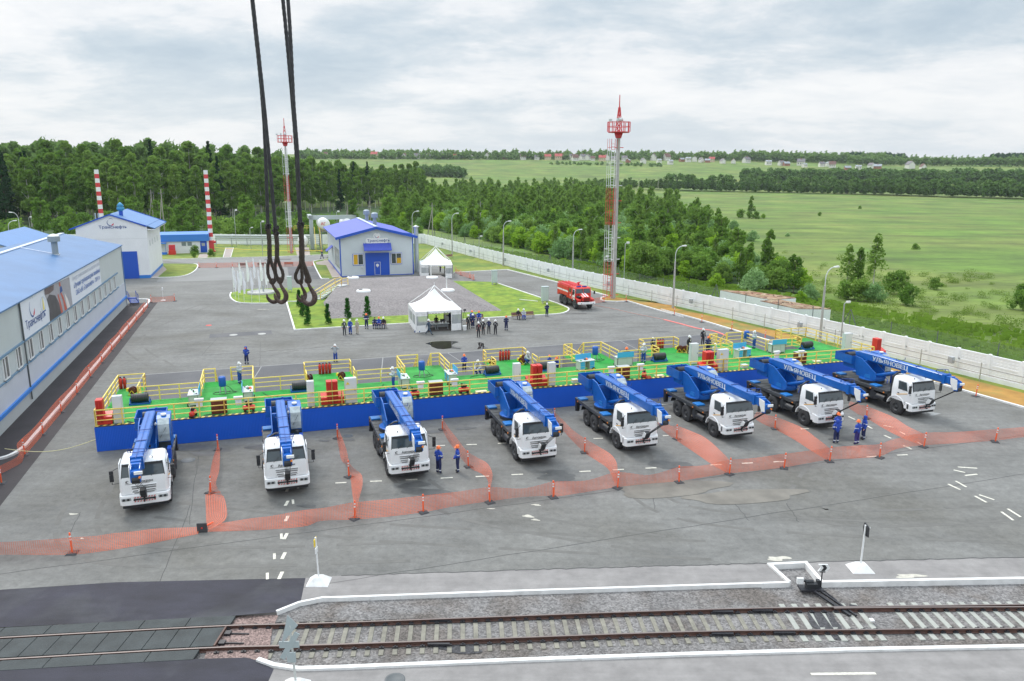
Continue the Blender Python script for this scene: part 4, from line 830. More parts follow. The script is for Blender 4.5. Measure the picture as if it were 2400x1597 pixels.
# ---- masts
def mast(label, u, v, H_, lattice, seg):
    t = thing('telecom_mast', label, 'mast', S(u, v), ANG, 'telecom masts'); zp = H_
    if not lattice:
        MB().cyl((0, 0, 0), (0, 0, zp - .9), .38, .27, 20).build('pole', cpole, t)
        side, off = -.78, 0
    else:
        MB().cyl((0, 0, 0), (0, 0, zp - .9), .26, .18, 16).build('pole', mat('pole_pale', (.5, .5, .5), .7), t); side, off = 0, -.5
    z = .2; i = 0
    while z < zp - 2.5:
        z1 = min(z + seg, zp - 1); m_ = MB(); s_ = -.35
        A = [(side - .28 + 0, off - .02), (side + .28, off - .02)]
        for x, y in A: m_.beam((x, y, z), (x, y, z1), .065)
        for k in range(int((z1 - z) / .4)): m_.beam((A[0][0], off, z + k * .4), (A[1][0], off, z + k * .4), .045)
        for x, y in ((side - .75, off - .35), (side - .75, off + .3), (side + .35, off - .6)): m_.beam((x, y, z), (x, y, z1), .04)
        for k in range(max(1, int((z1 - z) / 1.6))):
            zz = z + .3 + k * 1.6; hoop = [(side - .3, off, zz), (side - .75, off + .3, zz), (side - .85, off, zz), (side - .75, off - .35, zz), (side - .2, off - .65, zz), (side + .35, off - .6, zz), (side + .3, off, zz)]
            for a, b_ in zip(hoop, hoop[1:]): m_.beam(a, b_, .04)
            if k % 2 == 0: m_.beam((side + .25, off, zz), (.85 if not lattice else .5, -.0, zz), .1)
        if i % 2 == 0: z += 0
        m_.build('ladder', red2 if i % 2 == 0 else white, t); z = z1; i += 1
    p = MB(); R_ = 1.62; n = 8
    p.lathe([(.4, zp - .9), (.62, zp - .15), (.0, zp - .14)], n=12); p.lathe([(0, zp), (R_, zp), (R_, zp - .12), (0, zp - .12)], n=8, smooth=False)
    for k in range(12): a = 2 * pi * k / 12; p.beam((R_ * cos(a), R_ * sin(a), zp), (R_ * cos(a), R_ * sin(a), zp + 1.35), .08)
    for zz in (.7, 1.35):
        for k in range(12): a = 2 * pi * k / 12; b_ = 2 * pi * (k + 1) / 12; p.beam((R_ * cos(a), R_ * sin(a), zp + zz), (R_ * cos(b_), R_ * sin(b_), zp + zz), .07)
    p.build('platform', red2, t)
    s = MB(); hb = zp + 3.4
    for k in range(4):
        a = pi / 4 + k * pi / 2; s.beam((.5 * cos(a), .5 * sin(a), zp), (.12 * cos(a), .12 * sin(a), hb), .09)
        for j in range(5): q = j / 5; q2 = (j + 1) / 5; a2 = a + pi / 2; r0 = .5 - .38 * q; r1 = .5 - .38 * q2; s.beam((r0 * cos(a), r0 * sin(a), zp + 3.4 * q), (r1 * cos(a2), r1 * sin(a2), zp + 3.4 * q2), .06)
    s.cyl((0, 0, hb - .1), (0, 0, zp + 5.1), .09, .06, 8); s.build('spire', red2, t)
    e_ = MB(); e_.cyl((-.1, -.45, zp + 1.6), (.3, -.6, zp + 1.7), .3, n=12); e_.box(-1.9, -1.5, -.9, -.6, zp + 1.4, zp + 1.7); e_.box(-1.0, -.7, -1.6, -1.3, zp + 1.4, zp + 1.8); e_.build('antenna', lgrey, t)
mast('tall grey concrete mast with red crown beside the white fence', 61.3, 48.3, 24.3, False, 5.4); mast('distant slim red and white mast behind the hanging hooks', 17.65, 126.6, 24.8, True, 5.8)
# ---- lamps
def mk_lamp():
    t = thing('street_lamp', '', 'street lamp'); MB().cyl((0, 0, 0), (0, 0, 6.6), .17, .11, 12).build('pole', cpole, t)
    MB().tube([(0, 0, 6.4), (0, 0, 7.4), (.05, 0, 7.8), (.25, 0, 8.25), (.6, 0, 8.55), (1.05, 0, 8.68)], .055, 8).build('arm', lgrey, t)
    MB().hexa([(.95, -.1, 8.6), (1.65, -.14, 8.62), (1.65, .14, 8.62), (.95, .1, 8.6), (.95, -.08, 8.74), (1.6, -.1, 8.8), (1.6, .1, 8.8), (.95, .08, 8.74)]).build('lamp_head', white, t, bevel=.02); return t
LAMP = Once(mk_lamp); LG = 'street lamps with curved arms'
for (p, rz, h_, lb) in ((A3(235, 965), ANG, 1.07, 'curved arm street lamp on the far verge behind the far tent'), (A3(704, 1072), ANG, 1.03, 'curved arm street lamp right of the far tent by the fence'), (A3(1340, 1190), ANG, 1.0, 'curved arm street lamp directly behind the red fire truck'), (G(1577, 722), ANG, 1.0, 'curved arm street lamp right of the tall concrete mast'), (G(1921, 803), ANG, .98, 'curved arm street lamp at the right end of the green platform'),
        (GD(967, 560, 178), ANG, 1.1, 'curved arm street lamp seen just right of the hangar roof'), (GD(46, 535, 165), pi + .3, 1.1, 'curved arm street lamp in front of the wood at the far left'), (GD(19, 530, 150), ANG + .6, 1.0, 'curved arm street lamp nearest the left edge of the photo')):
    LAMP((p.x, p.y, 0), rz, lb, LG, (1, 1, h_))
def mk_cam():
    t = thing('camera_pole', '', 'camera pole'); MB().cyl((0, 0, 0), (0, 0, 4.6), .07, n=8).build('pole', chrome, t)
    MB().cyl((0, 0, 4.6), (.5, 0, 4.75), .04, n=6).build('bracket', chrome, t); MB().box(.25, .75, -.1, .1, 4.62, 4.84).build('camera', white, t, bevel=.02); return t
CAMP = Once(mk_cam)
for (p, rz, h_, lb) in ((B5(662, 640), ANG, 1.05, 'thin pole with white camera by the right end of the platform'), (A3(482, 1010), ANG, 1.05, 'thin pole with white camera between two street lamps by the far tent'), (A3(1625, 1275), ANG, 1.1, 'thin pole with white camera left of the tall concrete mast'), (A2(455, 978), ANG, 1.6, 'tall thin camera pole on the far lawn left of the hooks'), (A2(348, 920), ANG, 1.1, 'short thin camera pole by the far pipe rack'),
        (GD(552, 545, 190), ANG, 1.9, 'tall camera pole before the wood right of the striped chimney'), (GD(790, 525, 205), ANG, 1.7, 'camera pole rising behind the tank rack'), (A1(290, 835), ANG, 1.3, 'short camera pole behind the workshop roof at the left'), (G(1462, 668), ANG, 1.5, 'bare camera pole leaning close to the big mast')):
    CAMP((p.x, p.y, 0), rz, lb, 'camera poles', (1, 1, h_))
# ---- utility poles beyond the fence
woodp = mat('pole_wood', (.33, .31, .27), .9, var=.1)
def mk_util():
    t = thing('utility_pole', '', 'utility pole'); MB().cyl((0, 0, 0), (0, 0, 9), .16, .12, 8).build('post', woodp, t); MB().beam((-1.7, 0, 0), (-.1, 0, 7.2), .2).build('brace', woodp, t); MB().beam((-.9, 0, 8.3), (.9, 0, 8.3), .12).box(-.8, -.7, -.06, .06, 8.3, 8.6).box(.7, .8, -.06, .06, 8.3, 8.6).box(-.06, .06, -.06, .06, 8.9, 9.3).build('crossarm', dgrey, t); return t
UT = Once(mk_util)
for i, (x, y, D, hh, lb) in enumerate(((815, 500, 232, 1.0, 'utility pole behind the tank rack'), (868, 500, 222, 1.0, 'utility pole showing above the hangar ventilators'), (866, 440, 300, 1.0, 'leaning utility pole at the edge of the wood'), (1013, 500, 215, 1.1, 'braced utility pole among bushes right of the hangar'), (1126, 485, 250, 1.0, 'utility pole half sunk in bushes'), (360, 520, 235, 1.4, 'plain utility pole right of the first banded chimney'), (386, 545, 205, 1.5, 'plain utility pole behind the low service building'),
        (1497, 448, 640, 1.2, 'far pale pole at the hedge right of the mast'), (1543, 440, 670, 1.2, 'far pale pole second from the mast along the hedge'), (1587, 440, 690, 1.2, 'far pale pole third from the mast along the hedge'), (1343, 440, 560, 1.2, 'far pale pole in bushes left of the mast'))):
    p = GD(x, y, D); q = UT((p.x, p.y, ground_z(p.x, p.y)), random.uniform(-.5, .5), lb, 'utility poles', (1, 1, hh))
# ---- ruined concrete pad behind the fence
t = local_thing('concrete_shed', 'low white walled store with rusty planked roof behind the fence', 'shed', 74.5, 23); m_ = MB()
P_a = [S(73.6 + 1.2, 40.5), S(78.5, 38.0), S(81.0, 31.5), S(76.5, 31)]; P_b = [S(74.8, 31), S(78.0, 31), S(79.6, 23), S(75.6, 24.5)]
MB_ = MB(); inv = Matrix.Rotation(-ANG, 4, 'Z') @ Matrix.Translation(-S(74.5, 23))
for P_, h_ in ((P_a, 1.75), (P_b, 1.7)): MB_.add([inv @ Vector((p.x, p.y, -.3)) for p in P_] + [inv @ Vector((p.x, p.y, h_)) for p in P_], [(0, 1, 5, 4), (1, 2, 6, 5), (2, 3, 7, 6), (3, 0, 4, 7), (4, 5, 6, 7)])
MB_.build('wall', panelm, t)
m_ = MB(); rr_ = random.Random(5)
for P_, h_ in ((P_a, 1.76), (P_b, 1.71)):
    q = [inv @ Vector((p.x, p.y, h_)) for p in P_]
    m_.add([v for v in q] + [v + Z_ * .08 for v in q], [(0, 1, 5, 4), (1, 2, 6, 5), (2, 3, 7, 6), (3, 0, 4, 7), (4, 5, 6, 7)], 0)
    for k in range(26):
        s_, r_ = rr_.random(), rr_.random(); a = q[0].lerp(q[1], s_).lerp(q[3].lerp(q[2], s_), r_); dd = Vector((rr_.uniform(-1.2, 1.2), rr_.uniform(-1.5, 1.5), 0)); m_.beam(a + Z_ * .12, a + dd * .5 + Z_ * (.1 + .1 * rr_.random()), .13, .04, 1 if k % 3 else 2)
m_.build('planked_roof', [mat('rusty_roof', (.33, .24, .15), .9, var=.3, vscale=1.5, col2=(.22, .09, .05), c2scale=.8), wood, mat('rust_brown', (.13, .06, .035), .9)], t)
# ================================================================== CRANE TRUCKS  (x across, -y forward, origin under front axle)
silver = mat('lettering_silver', (.62, .68, .73), .4); amber = mat('amber_lamp', (.85, .25, .03), .3); hazr = mat('hazard_red', (.65, .04, .04), .5)
headl = mat('headlamp_glass', (.35, .37, .38), .12, spec=.9); interior = mat('cab_interior', (.03, .035, .04), .8)
def wheel(t, x, y, r_=.64, w_=.44, name='wheel'):
    m_ = MB(); s = 1 if x > 0 else -1; n = 28
    prof = [(r_ * .48, -w_ / 2), (r_ * .8, -w_ / 2), (r_ * .95, -w_ * .42), (r_, -w_ * .3), (r_, w_ * .3), (r_ * .95, w_ * .42), (r_ * .8, w_ / 2), (r_ * .48, w_ / 2)]
    m_.lathe(prof, (0, 0, 0), n, 0, True, 'x')
    for k in range(n):   # lug tread
        a = 2 * pi * (k + .5) / n
        for sx in (-1, 1):
            c0 = (sx * w_ * .04, (r_ - .01) * cos(a), (r_ - .01) * sin(a)); c1 = (sx * w_ * .44, (r_ - .03) * cos(a + .09), (r_ - .03) * sin(a + .09)); m_.beam(c0, c1, .06, .05, 0, up=Vector((0, cos(a), sin(a))))
    o = m_.build('tyre', rubber, None, recalc=False)
    h = MB(); h.lathe([(r_ * .5, s * w_ * .5), (r_ * .46, s * w_ * .46), (r_ * .40, s * w_ * .2), (r_ * .22, s * w_ * .18), (r_ * .2, s * w_ * .42), (r_ * .12, s * w_ * .46), (0, s * w_ * .46)], (0, 0, 0), 18, 0, True, 'x')
    h.lathe([(r_ * .5, -s * w_ * .4), (0, -s * w_ * .3)], (0, 0, 0), 12, 0, True, 'x')
    for k in range(8): a = 2 * pi * k / 8; h.cyl((s * w_ * .17, r_ * .31 * cos(a), r_ * .31 * sin(a)), (s * w_ * .24, r_ * .31 * cos(a), r_ * .31 * sin(a)), .022, n=5)
    hub = h.build('rim', rimm, None); e_ = bpy.data.objects.new(name, None); COL.objects.link(e_); e_.empty_display_size = .2
    e_.parent = t; e_.location = (x, y, r_); o.parent = e_; hub.parent = e_; return e_
def rounded_shell(mb, sec, m=0):
    """loft of horizontal/vertical sections given as lists of points with equal count"""
    n = len(sec[0]); vs = [p for s_ in sec for p in s_]
    mb.add(vs, [(i * n + k, i * n + (k + 1) % n, (i + 1) * n + (k + 1) % n, (i + 1) * n + k) for i in range(len(sec) - 1) for k in range(n)], m); mb.add(sec[0], [tuple(range(n))[::-1]], m); mb.add(sec[-1], [tuple(range(n))], m); return mb
def make_truck(letter=True):
    t = thing('crane_truck', '', 'crane truck')
    # --- cab
    def ring(z, yf, yr, hx, cr=.16, cf=.22):
        return [(-hx, yr, z), (-hx, yf + cf, z), (-hx + cr * .35, yf + cf * .35, z), (-hx + cr, yf, z), (hx - cr, yf, z), (hx - cr * .35, yf + cf * .35, z), (hx, yf + cf, z), (hx, yr, z)]
    c = MB(); rounded_shell(c, [ring(1.22, -1.40, .55, 1.22), ring(1.5, -1.43, .55, 1.23), ring(2.12, -1.40, .55, 1.22), ring(2.2, -1.38, .55, 1.21), ring(2.86, -1.17, .55, 1.12, .18, .2), ring(2.98, -1.05, .53, 1.06, .2, .25), ring(3.06, -.85, .45, .95, .2, .25), ring(3.09, -.7, .3, .8, .2, .2)])
    cab = c.build('cab', whitem, t)
    cab.data.polygons.foreach_set('use_smooth', [True] * len(cab.data.polygons))
    try: cab.data.set_sharp_from_angle(angle=radians(35))
    except Exception: pass
    # windscreen, side windows
    g = MB(); yb, yt = -1.40, -1.19; g.hexa([(-1.06, yb - .0, 2.2), (1.06, yb - .0, 2.2), (1.06, yb + .1, 2.2), (-1.06, yb + .1, 2.2), (-.98, yt + .0, 2.84), (.98, yt + .0, 2.84), (.98, yt + .1, 2.84), (-.98, yt + .1, 2.84)]); ws = g.build('windscreen', glassw, cab, bevel=.012)
    g = MB(); g.hexa([(-1.1, yb + .012, 2.15), (1.1, yb + .012, 2.15), (1.1, yb + .1, 2.15), (-1.1, yb + .1, 2.15), (-1.02, yt + .01, 2.89), (1.02, yt + .01, 2.89), (1.02, yt + .1, 2.89), (-1.02, yt + .1, 2.89)]); g.build('window_seal', black, cab)
    for x in (-.7, -.15, .4): MB().beam((x, yb - .03, 2.18), (x + .32, yb + .02, 2.42), .02).build('wiper', black, cab)
    for s in (-1, 1):
        g = MB(); X = s * 1.19
        P_ = [(-1.0, 2.12), (-.95, 2.2), (-.80, 2.78), (-.05, 2.78), (-.05, 2.12)]
        g.prism(P_, *sorted((X - s * .02, X + s * .045)), 'x'); dr = MB().prism([(-1.08, 1.3), (-1.08, 2.1), (-.83, 2.86), (.03, 2.86), (.03, 1.3)], *sorted((X, X + s * .035)), 'x', 0).build('door', whitem, t, bevel=.01)
        g.build('side_window', glassw, dr, bevel=.01)
        MB().beam((s * 1.235, -.55, 2.1), (s * 1.215, -.45, 2.8), .03, .04).build('window_bar', black, dr); MB().box(*sorted((s * 1.22, s * 1.26)), -.2, -.05, 1.78, 1.84).build('handle', black, dr)
        st = MB(); st.hexa([(s * 1.245, -1.0, 1.92), (s * 1.245, .02, 1.62), (s * 1.23, .02, 1.62), (s * 1.23, -1.0, 1.92), (s * 1.245, -1.0, 1.97), (s * 1.245, .02, 1.67), (s * 1.23, .02, 1.67), (s * 1.23, -1.0, 1.97)]); st.build('orange_stripe', mat('stripe_orange', (.85, .45, .05), .5), dr)
        # mirrors
        mm = MB(); mm.tube([(s * 1.2, -1.2, 2.75), (s * 1.5, -1.5, 2.7), (s * 1.52, -1.5, 1.95), (s * 1.22, -1.3, 1.9)], .02, 5); mm.box(s * 1.52 - .1, s * 1.52 + .1, -1.52, -1.42, 2.1, 2.5); mm.box(s * 1.52 - .1, s * 1.52 + .1, -1.52, -1.42, 2.53, 2.72); mm.build('mirror', black, t, bevel=0)
        # wheel arch and fender
        n = 10; ar = MB(); vs = []
        for i in range(n + 1):
            a = radians(8 + 160 * i / n); y_ = .0 + .86 * cos(a) * -1; z_ = .62 + .86 * sin(a)
            for x in (s * .78, s * 1.27): vs += [(x, y_, z_), (x, .0 - .92 * cos(a), .62 + .92 * sin(a))]
        fs = []
        for i in range(n):
            a = i * 4; b_ = a + 4; fs += [(a, b_, b_ + 2, a + 2), (a + 1, a + 3, b_ + 3, b_ + 1), (a + 2, b_ + 2, b_ + 3, a + 3), (a, a + 1, b_ + 1, b_)]
        ar.add(vs, fs, 0); ar.build('fender', whitem, t)
        ar = MB(); ar.box(*sorted((s * .9, s * 1.25)), .86, .92, .55, 1.45); ar.build('mud_flap', rubber, t)
        st2 = MB(); st2.box(*sorted((s * 1.0, s * 1.27)), -1.28, -.9, .75, 1.25); st2.build('step_panel', whitem, t, bevel=.03)
        hl = MB(); hl.box(s * .92 - .24, s * .92 + .24, -1.575, -1.5, .90, 1.07); hl.build('headlight', headl, t, bevel=.02)
        k = MB()
        for j in (-.13, .05): k.lathe([(0, .0), (.065, .0), (.07, .02), (.05, .02)], n=10); 
        k.v = [(s * .92 + (-.12 if i < len(k.v) // 2 else .1) + v[0], -1.58 - v[2], .985 + v[1]) for i, v in enumerate(k.v)]; k.build('headlamp_bulb', black, hl and bpy.data.objects[t.children[-1].name] if False else t)
    # bumper
    b_ = MB(); prof = [(-1.27, -1.05), (-1.27, -1.35), (-1.15, -1.52), (-.85, -1.56), (.85, -1.56), (1.15, -1.52), (1.27, -1.35), (1.27, -1.05)]
    b_.prism(prof, .62, 1.19, 'z'); bmp = b_.build('bumper', whitem, t, bevel=.035)
    g = MB(); g.box(-.56, .56, -1.60, -1.55, .80, 1.12); g.build('towing_recess', mat('recess_white', (.7, .7, .7), .5), bmp)
    g = MB(); g.box(-.55, .55, -1.64, -1.58, .92, 1.0, 0)
    for s in (-1, 1): g.cyl((s * .5, -1.68, .96), (s * .5, -1.58, .96), .06, n=10)
    for i in range(8):
        x = -.52 + i * .14
        for z in (.815, 1.03): g.hexa([(x, -1.612, z), (x + .05, -1.612, z), (x + .05, -1.60, z), (x, -1.60, z), (x + .04, -1.612, z + .07), (x + .09, -1.612, z + .07), (x + .09, -1.60, z + .07), (x + .04, -1.60, z + .07)], 1)
    g.build('tow_bar', [black, hazr], bmp)
    g = MB(); g.box(-.27, .27, -1.6, -1.57, .66, .78, 0); g.build('number_plate', white, bmp)
    g = MB(); g.box(-1.15, 1.15, -1.4, -1.1, .42, .63); g.build('underrun_beam', black, t)
    # grille with slots and lettering
    g = MB(); sl = ((-.55, .05, 1.62), (-.52, .35, 1.50), (-.5, .4, 1.38), (-.45, .4, 1.26))
    for z, a0, a1 in ((1.66, -.62, .62), (1.53, -.60, .60), (1.40, -.56, .56), (1.27, -.5, .5)):
        g.box(a0, a1, -1.452, -1.40, z - .018, z + .02, 0)
    g.build('grille_slot', black, cab)
    g = MB(); g.box(-.66, .66, -1.445, -1.40, 1.2, 1.74, 0)
    g.build('grille_panel', whitem, cab, bevel=.02)
    g = MB()
    for z in (1.335, 1.595): g.box(-.60, .60, -1.47, -1.43, z - .01, z + .012, 0)
    g.cyl((0, -1.49, 1.6), (0, -1.44, 1.6), .07, n=12); g.build('chrome_strip', chrome, cab)
    if letter:
        lt = MB(); ex, ez = Vector((1, 0, 0)), Vector((0, 0, 1)); lt.text('Автокран', Vector((-.48, -1.446, 1.86)), ex, ez, .21, 0, bold=.02)
        arc_band(lt, Vector((-.78, -1.446, 1.95)), ex * 1.2, ez, .075, 30, 330, .03, .02, 0, 8); lt.text('К', Vector((-.9, -1.446, 1.87)), ex, ez, .2, 0); lt.box(-.92, .3, -1.447, -1.44, 1.815, 1.83)
        lt.build('lettering', mat('letter_black', (.03, .03, .03), .5), cab, recalc=False)
    g = MB(); g.box(-.9, .9, .57, .68, 1.5, 3.0); g.tube([(-.9, .75, 1.6), (-.95, .8, 2.9), (-.5, .85, 3.12), (.3, .85, 3.12)], .07, 7); g.cyl((-.85, .85, 1.6), (-.85, .85, 2.9), .16, n=12); g.build('air_intake', black, t)
    for x in (-.6, .5): MB().cyl((x, -.9, 3.03), (x, -.9, 3.14), .03, n=6).build('roof_lamp', black, cab)
    # dash + seats seen through the screen
    g = MB(); g.box(-.95, .95, -1.24, -1.0, 2.15, 2.33); g.box(-.75, -.35, -.7, -.5, 2.1, 2.72); g.box(.35, .75, -.7, -.5, 2.1, 2.72); g.build('seat', interior, t)
    # --- chassis
    ch = MB()
    for x in (-.42, .42): ch.box(x - .05, x + .05, -1.1, 6.9, .95, 1.25)
    for y in (.0, 3.69, 5.01): ch.cyl((-.95, y, .64), (.95, y, .64), .11, n=10); ch.lathe([(0, -.26), (.2, -.2), (.26, 0), (.2, .2), (0, .26)], (0, y, .64), 12)
    ch.box(-.45, .45, 1.2, 3.0, .62, .98); ch.build('chassis', black, t)
    for s in (-1, 1):
        wheel(t, s * 1.02, 0); wheel(t, s * 1.02, 3.69); wheel(t, s * 1.02, 5.01)
    g = MB(); g.cyl((-1.1, 1.15, .92), (-1.1, 2.0, .92), .27, n=14); g.box(-1.24, -.6, 2.05, 2.75, .65, 1.2); g.build('fuel_tank', black, t)
    g = MB(); g.box(.62, 1.22, 1.1, 2.6, .6, 1.2); g.build('tool_box', black, t)
    g = MB(); g.cyl((-1.25, 2.78, .72), (-.9, 2.78, .72), .07, n=8); g.build('exhaust', mat('exhaust_rusty', (.3, .25, .2), .6, .4), t)
    for s in (-1, 1):
        n = 12; ar = MB(); vs = []
        path = [(2.78, 1.05), (2.85, 1.25), (3.05, 1.38), (3.6, 1.42), (5.1, 1.42), (5.65, 1.38), (5.85, 1.2), (5.92, .95)]
        for y_, z_ in path: vs += [(s * .8, y_, z_), (s * 1.24, y_, z_)]
        ar.add(vs, [(2 * i, 2 * i + 1, 2 * i + 3, 2 * i + 2) for i in range(len(path) - 1)]); ar.build('mud_guard', black, t)
    # --- deck
    d = MB(); d.box(-1.24, 1.24, 1.02, 7.15, 1.50, 1.60); d.box(-1.24, 1.24, 1.02, 7.15, 1.36, 1.499) ; dk = d.build('deck', deckm, t, bevel=.01)
    g = MB()
    for i in range(9): g.box(-1.22, 1.22, 1.3 + i * .66, 1.31 + i * .66, 1.60, 1.612)
    g.build('deck_seam', black, dk)
    for x0, x1, y0, y1 in ((-1.2, -.55, 6.15, 6.8), (-1.16, -.5, 2.2, 2.95), (.5, 1.16, 1.7, 2.4), (.6, 1.2, 6.15, 6.8)):
        MB().box(x0, x1, y0, y1, 1.60, 1.72).build('blue_pad', bluepad, dk, bevel=.03)
    g = MB()
    for s in (-1, 1):
        g.box(s * 1.13 - .13, s * 1.13 + .13, 6.75, 7.05, .72, 1.55); g.cyl((s * 1.13, 6.9, .6), (s * 1.13, 6.9, .75), .17, n=10)
        g.box(s * 1.13 - .12, s * 1.13 + .12, 2.35, 2.62, .75, 1.5); g.cyl((s * 1.13, 2.48, .6), (s * 1.13, 2.48, .78), .16, n=10)
    g.box(-1.2, 1.2, 6.7, 7.1, 1.1, 1.4); g.build('outrigger', black, t)
    for x, y in ((-1.26, 1.3), (-1.26, 2.7), (-1.25, 6.6), (1.26, 1.3), (1.26, 2.7)): MB().box(x - .02, x + .02, y - .05, y + .05, 1.38, 1.46).build('marker_lamp', amber, dk)
    # --- superstructure
    yt_, = (3.95,)
    MB().cyl((0, yt_, 1.6), (0, yt_, 1.80), 1.02, n=36).build('slew_ring', black, t)
    s_ = MB(); s_.cyl((0, yt_, 1.80), (0, yt_, 1.88), 1.0, n=32)
    side = [(4.75, 1.88), (2.85, 1.88), (2.85, 2.42), (3.15, 2.75), (3.6, 2.62), (4.2, 2.9), (4.95, 3.45), (5.35, 3.5), (5.25, 2.9)]
    side = [(5.0, 1.88), (3.0, 1.88), (2.85, 2.1), (2.95, 2.55), (4.55, 3.42), (5.35, 3.5), (5.45, 3.1)]
    for x in (-.62, .38): s_.prism(side, x - .04, x + .04, 'x')
    s_.box(-.62, .4, 2.95, 5.1, 1.88, 2.12); s_.box(-.6, .38, 4.3, 4.5, 2.1, 3.3)
    ss = s_.build('turntable', blue, t, bevel=.02)
    MB().hexa([(-.68, 4.1, 1.95), (-.66, 3.4, 1.95), (-.66, 3.5, 2.25), (-.68, 4.0, 2.25), (-.70, 4.1, 1.95), (-.70, 3.4, 1.95), (-.70, 3.5, 2.25), (-.70, 4.0, 2.25)]).build('badge_plate', bluepad, ss)
    # counterweight tray with winch drum
    cw = MB(); cw.box(-.95, .85, 5.35, 7.35, 2.75, 2.87)
    for a in ((-.95, -.89, 5.35, 7.35), (.79, .85, 5.35, 7.35), (-.95, .85, 7.29, 7.35), (-.95, .85, 5.35, 5.41)): cw.box(*a, 2.87, 3.48)
    cw.box(-.7, .6, 5.3, 6.6, 2.35, 2.75); cwo = cw.build('counterweight', blue, t, bevel=.03)
    MB().cyl((-.55, 6.4, 3.25), (.45, 6.4, 3.25), .3, n=18).build('winch_drum', black, cwo); g = MB(); g.tube([(.2, 5.6, 3.5), (.2, 5.6, 3.78), (.9, 5.4, 3.78), (.9, 5.4, 3.5)], .035, 6); g.cyl((.2, 7.0, 2.9), (.2, 7.0, 3.6), .06, n=8); g.build('guard_bar', trimb, cwo)
    # boom (telescopic box sections)
    bm_ = MB()
    def sec(y, zb, zt, hx): return [(-hx, y, zb + .1), (-hx + .08, y, zb), (hx - .08, y, zb), (hx, y, zb + .1), (hx, y, zt - .06), (hx - .06, y, zt), (-hx + .06, y, zt), (-hx, y, zt - .06)]
    rounded_shell(bm_, [sec(5.75, 3.42, 3.78, .27), sec(5.2, 3.22, 3.88, .29), sec(3.0, 3.24, 3.93, .29), sec(-3.1, 3.32, 3.96, .29)])
    bm_.box(-.32, .32, -3.28, -3.05, 3.28, 4.0)
    bo = bm_.build('boom', blue, t); b2 = MB(); b2.box(-.24, .24, -3.62, -3.28, 3.38, 3.90); b2.box(-.26, .26, -3.70, -3.58, 3.34, 3.93); b2.box(-.2, .2, -3.95, -3.7, 3.42, 3.86); b2.build('inner_boom', blue, bo, bevel=.01)
    g = MB()
    g.box(-.3, .3, -.6, -.5, 3.97, 3.99)
    for y in (1.2, -2.6): g.beam((-.45, y, 4.02), (.45, y, 4.02), .03); g.beam((-.45, y, 4.02), (-.45, y, 4.2), .03); g.beam((.45, y, 4.02), (.45, y, 4.2), .03)
    g.tube([(-.33, -2.5, 4.0), (-.4, -2.6, 4.25), (.4, -2.9, 4.25), (.33, -3.1, 4.0)], .025, 5)
    g.beam((0, 5.0, 3.99), (0, -3.6, 4.03), .018); g.build('boom_rail', mat('dark_blue_steel', (.008, .05, .25), .5), bo)
    hd = MB()
    for x in (-.21, .21): hd.prism([(-3.7, 3.86), (-4.28, 3.7), (-4.42, 3.5), (-4.40, 3.02), (-4.1, 2.98), (-3.85, 3.3), (-3.7, 3.4)], x - .03, x + .03, 'x')
    hd.box(-.2, .2, -4.36, -3.9, 3.05, 3.6); hdo = hd.build('boom_head', blue, t, bevel=.01)
    MB().prism([(-3.75, 3.90), (-4.32, 3.84), (-4.40, 3.12), (-4.08, 3.06), (-3.8, 3.5)], -.285, -.25, 'x').build('head_plate', white, hdo); MB().cyl((-.19, -4.25, 3.12), (.19, -4.25, 3.12), .2, n=16).build('sheave', black, hdo)
    g = MB(); g.box(-.05, .35, -4.46, -4.38, 3.45, 3.6); g.build('head_lamp', white, hdo); MB().cyl((.2, -4.5, 3.3), (.2, -4.4, 3.3), .06, n=8).build('marker_lamp', amber, hdo)
    # ropes and hook block tied to the bumper
    g = MB()
    for k in range(5): x = -.15 + .075 * k; g.tube([(x, -4.3, 3.1), (x * .9 + .02, -3.1, 2.25), (x * .8 + .02, -2.1, 1.55)], .014, 4)
    g.tube([(0, -1.75, 1.25), (0, -1.63, .97)], .03, 5); g.build('hoist_rope', black, t)
    g = MB(); g.prism([(-2.35, 1.72), (-2.0, 1.80), (-1.72, 1.45), (-1.72, 1.22), (-1.9, 1.15), (-2.2, 1.4)], -.14, .16, 'x'); hb = g.build('hook_block', black, t, bevel=.03)
    MB().prism([(-2.28, 1.7), (-2.0, 1.74), (-1.78, 1.45), (-1.8, 1.28), (-2.1, 1.38)], -.185, -.145, 'x').build('block_plate', white, hb)
    MB().tube([(0, -1.8, 1.25), (0, -1.75, 1.1), (0, -1.68, 1.0), (0, -1.72, .9), (0, -1.82, .88), (0, -1.88, .95)], [.05, .05, .05, .045, .035, .02], 8).build('hook', black, hb)
    # lift cylinder
    g = MB(); g.cyl((-.12, 3.3, 2.22), (-.12, 1.25, 3.0), .15, n=14); g.cyl((-.12, 1.35, 2.97), (-.12, .7, 3.22), .09, n=10); g.build('lift_cylinder', blue, t)
    MB().box(-.25, .05, .55, .8, 3.08, 3.32).build('cylinder_lug', blue, t)
    # operator cabin
    oc = MB(); x0, x1 = .44, 1.24
    prof = [(4.85, 2.02), (3.35, 2.02), (3.22, 2.25), (3.2, 3.0), (3.35, 3.55), (3.65, 3.82), (4.1, 3.93), (4.85, 3.93)]
    oc.prism(prof, x0, x1, 'x'); occ = oc.build('operator_cabin', blue, t, bevel=.03)
    scr = MB(); pr = [(3.18, 2.55), (3.17, 3.0), (3.31, 3.56), (3.62, 3.84), (3.66, 3.86)]; vs = []
    for y, z in pr: vs += [(x0 + .08, y - .02, z), (x1 - .08, y - .02, z)]
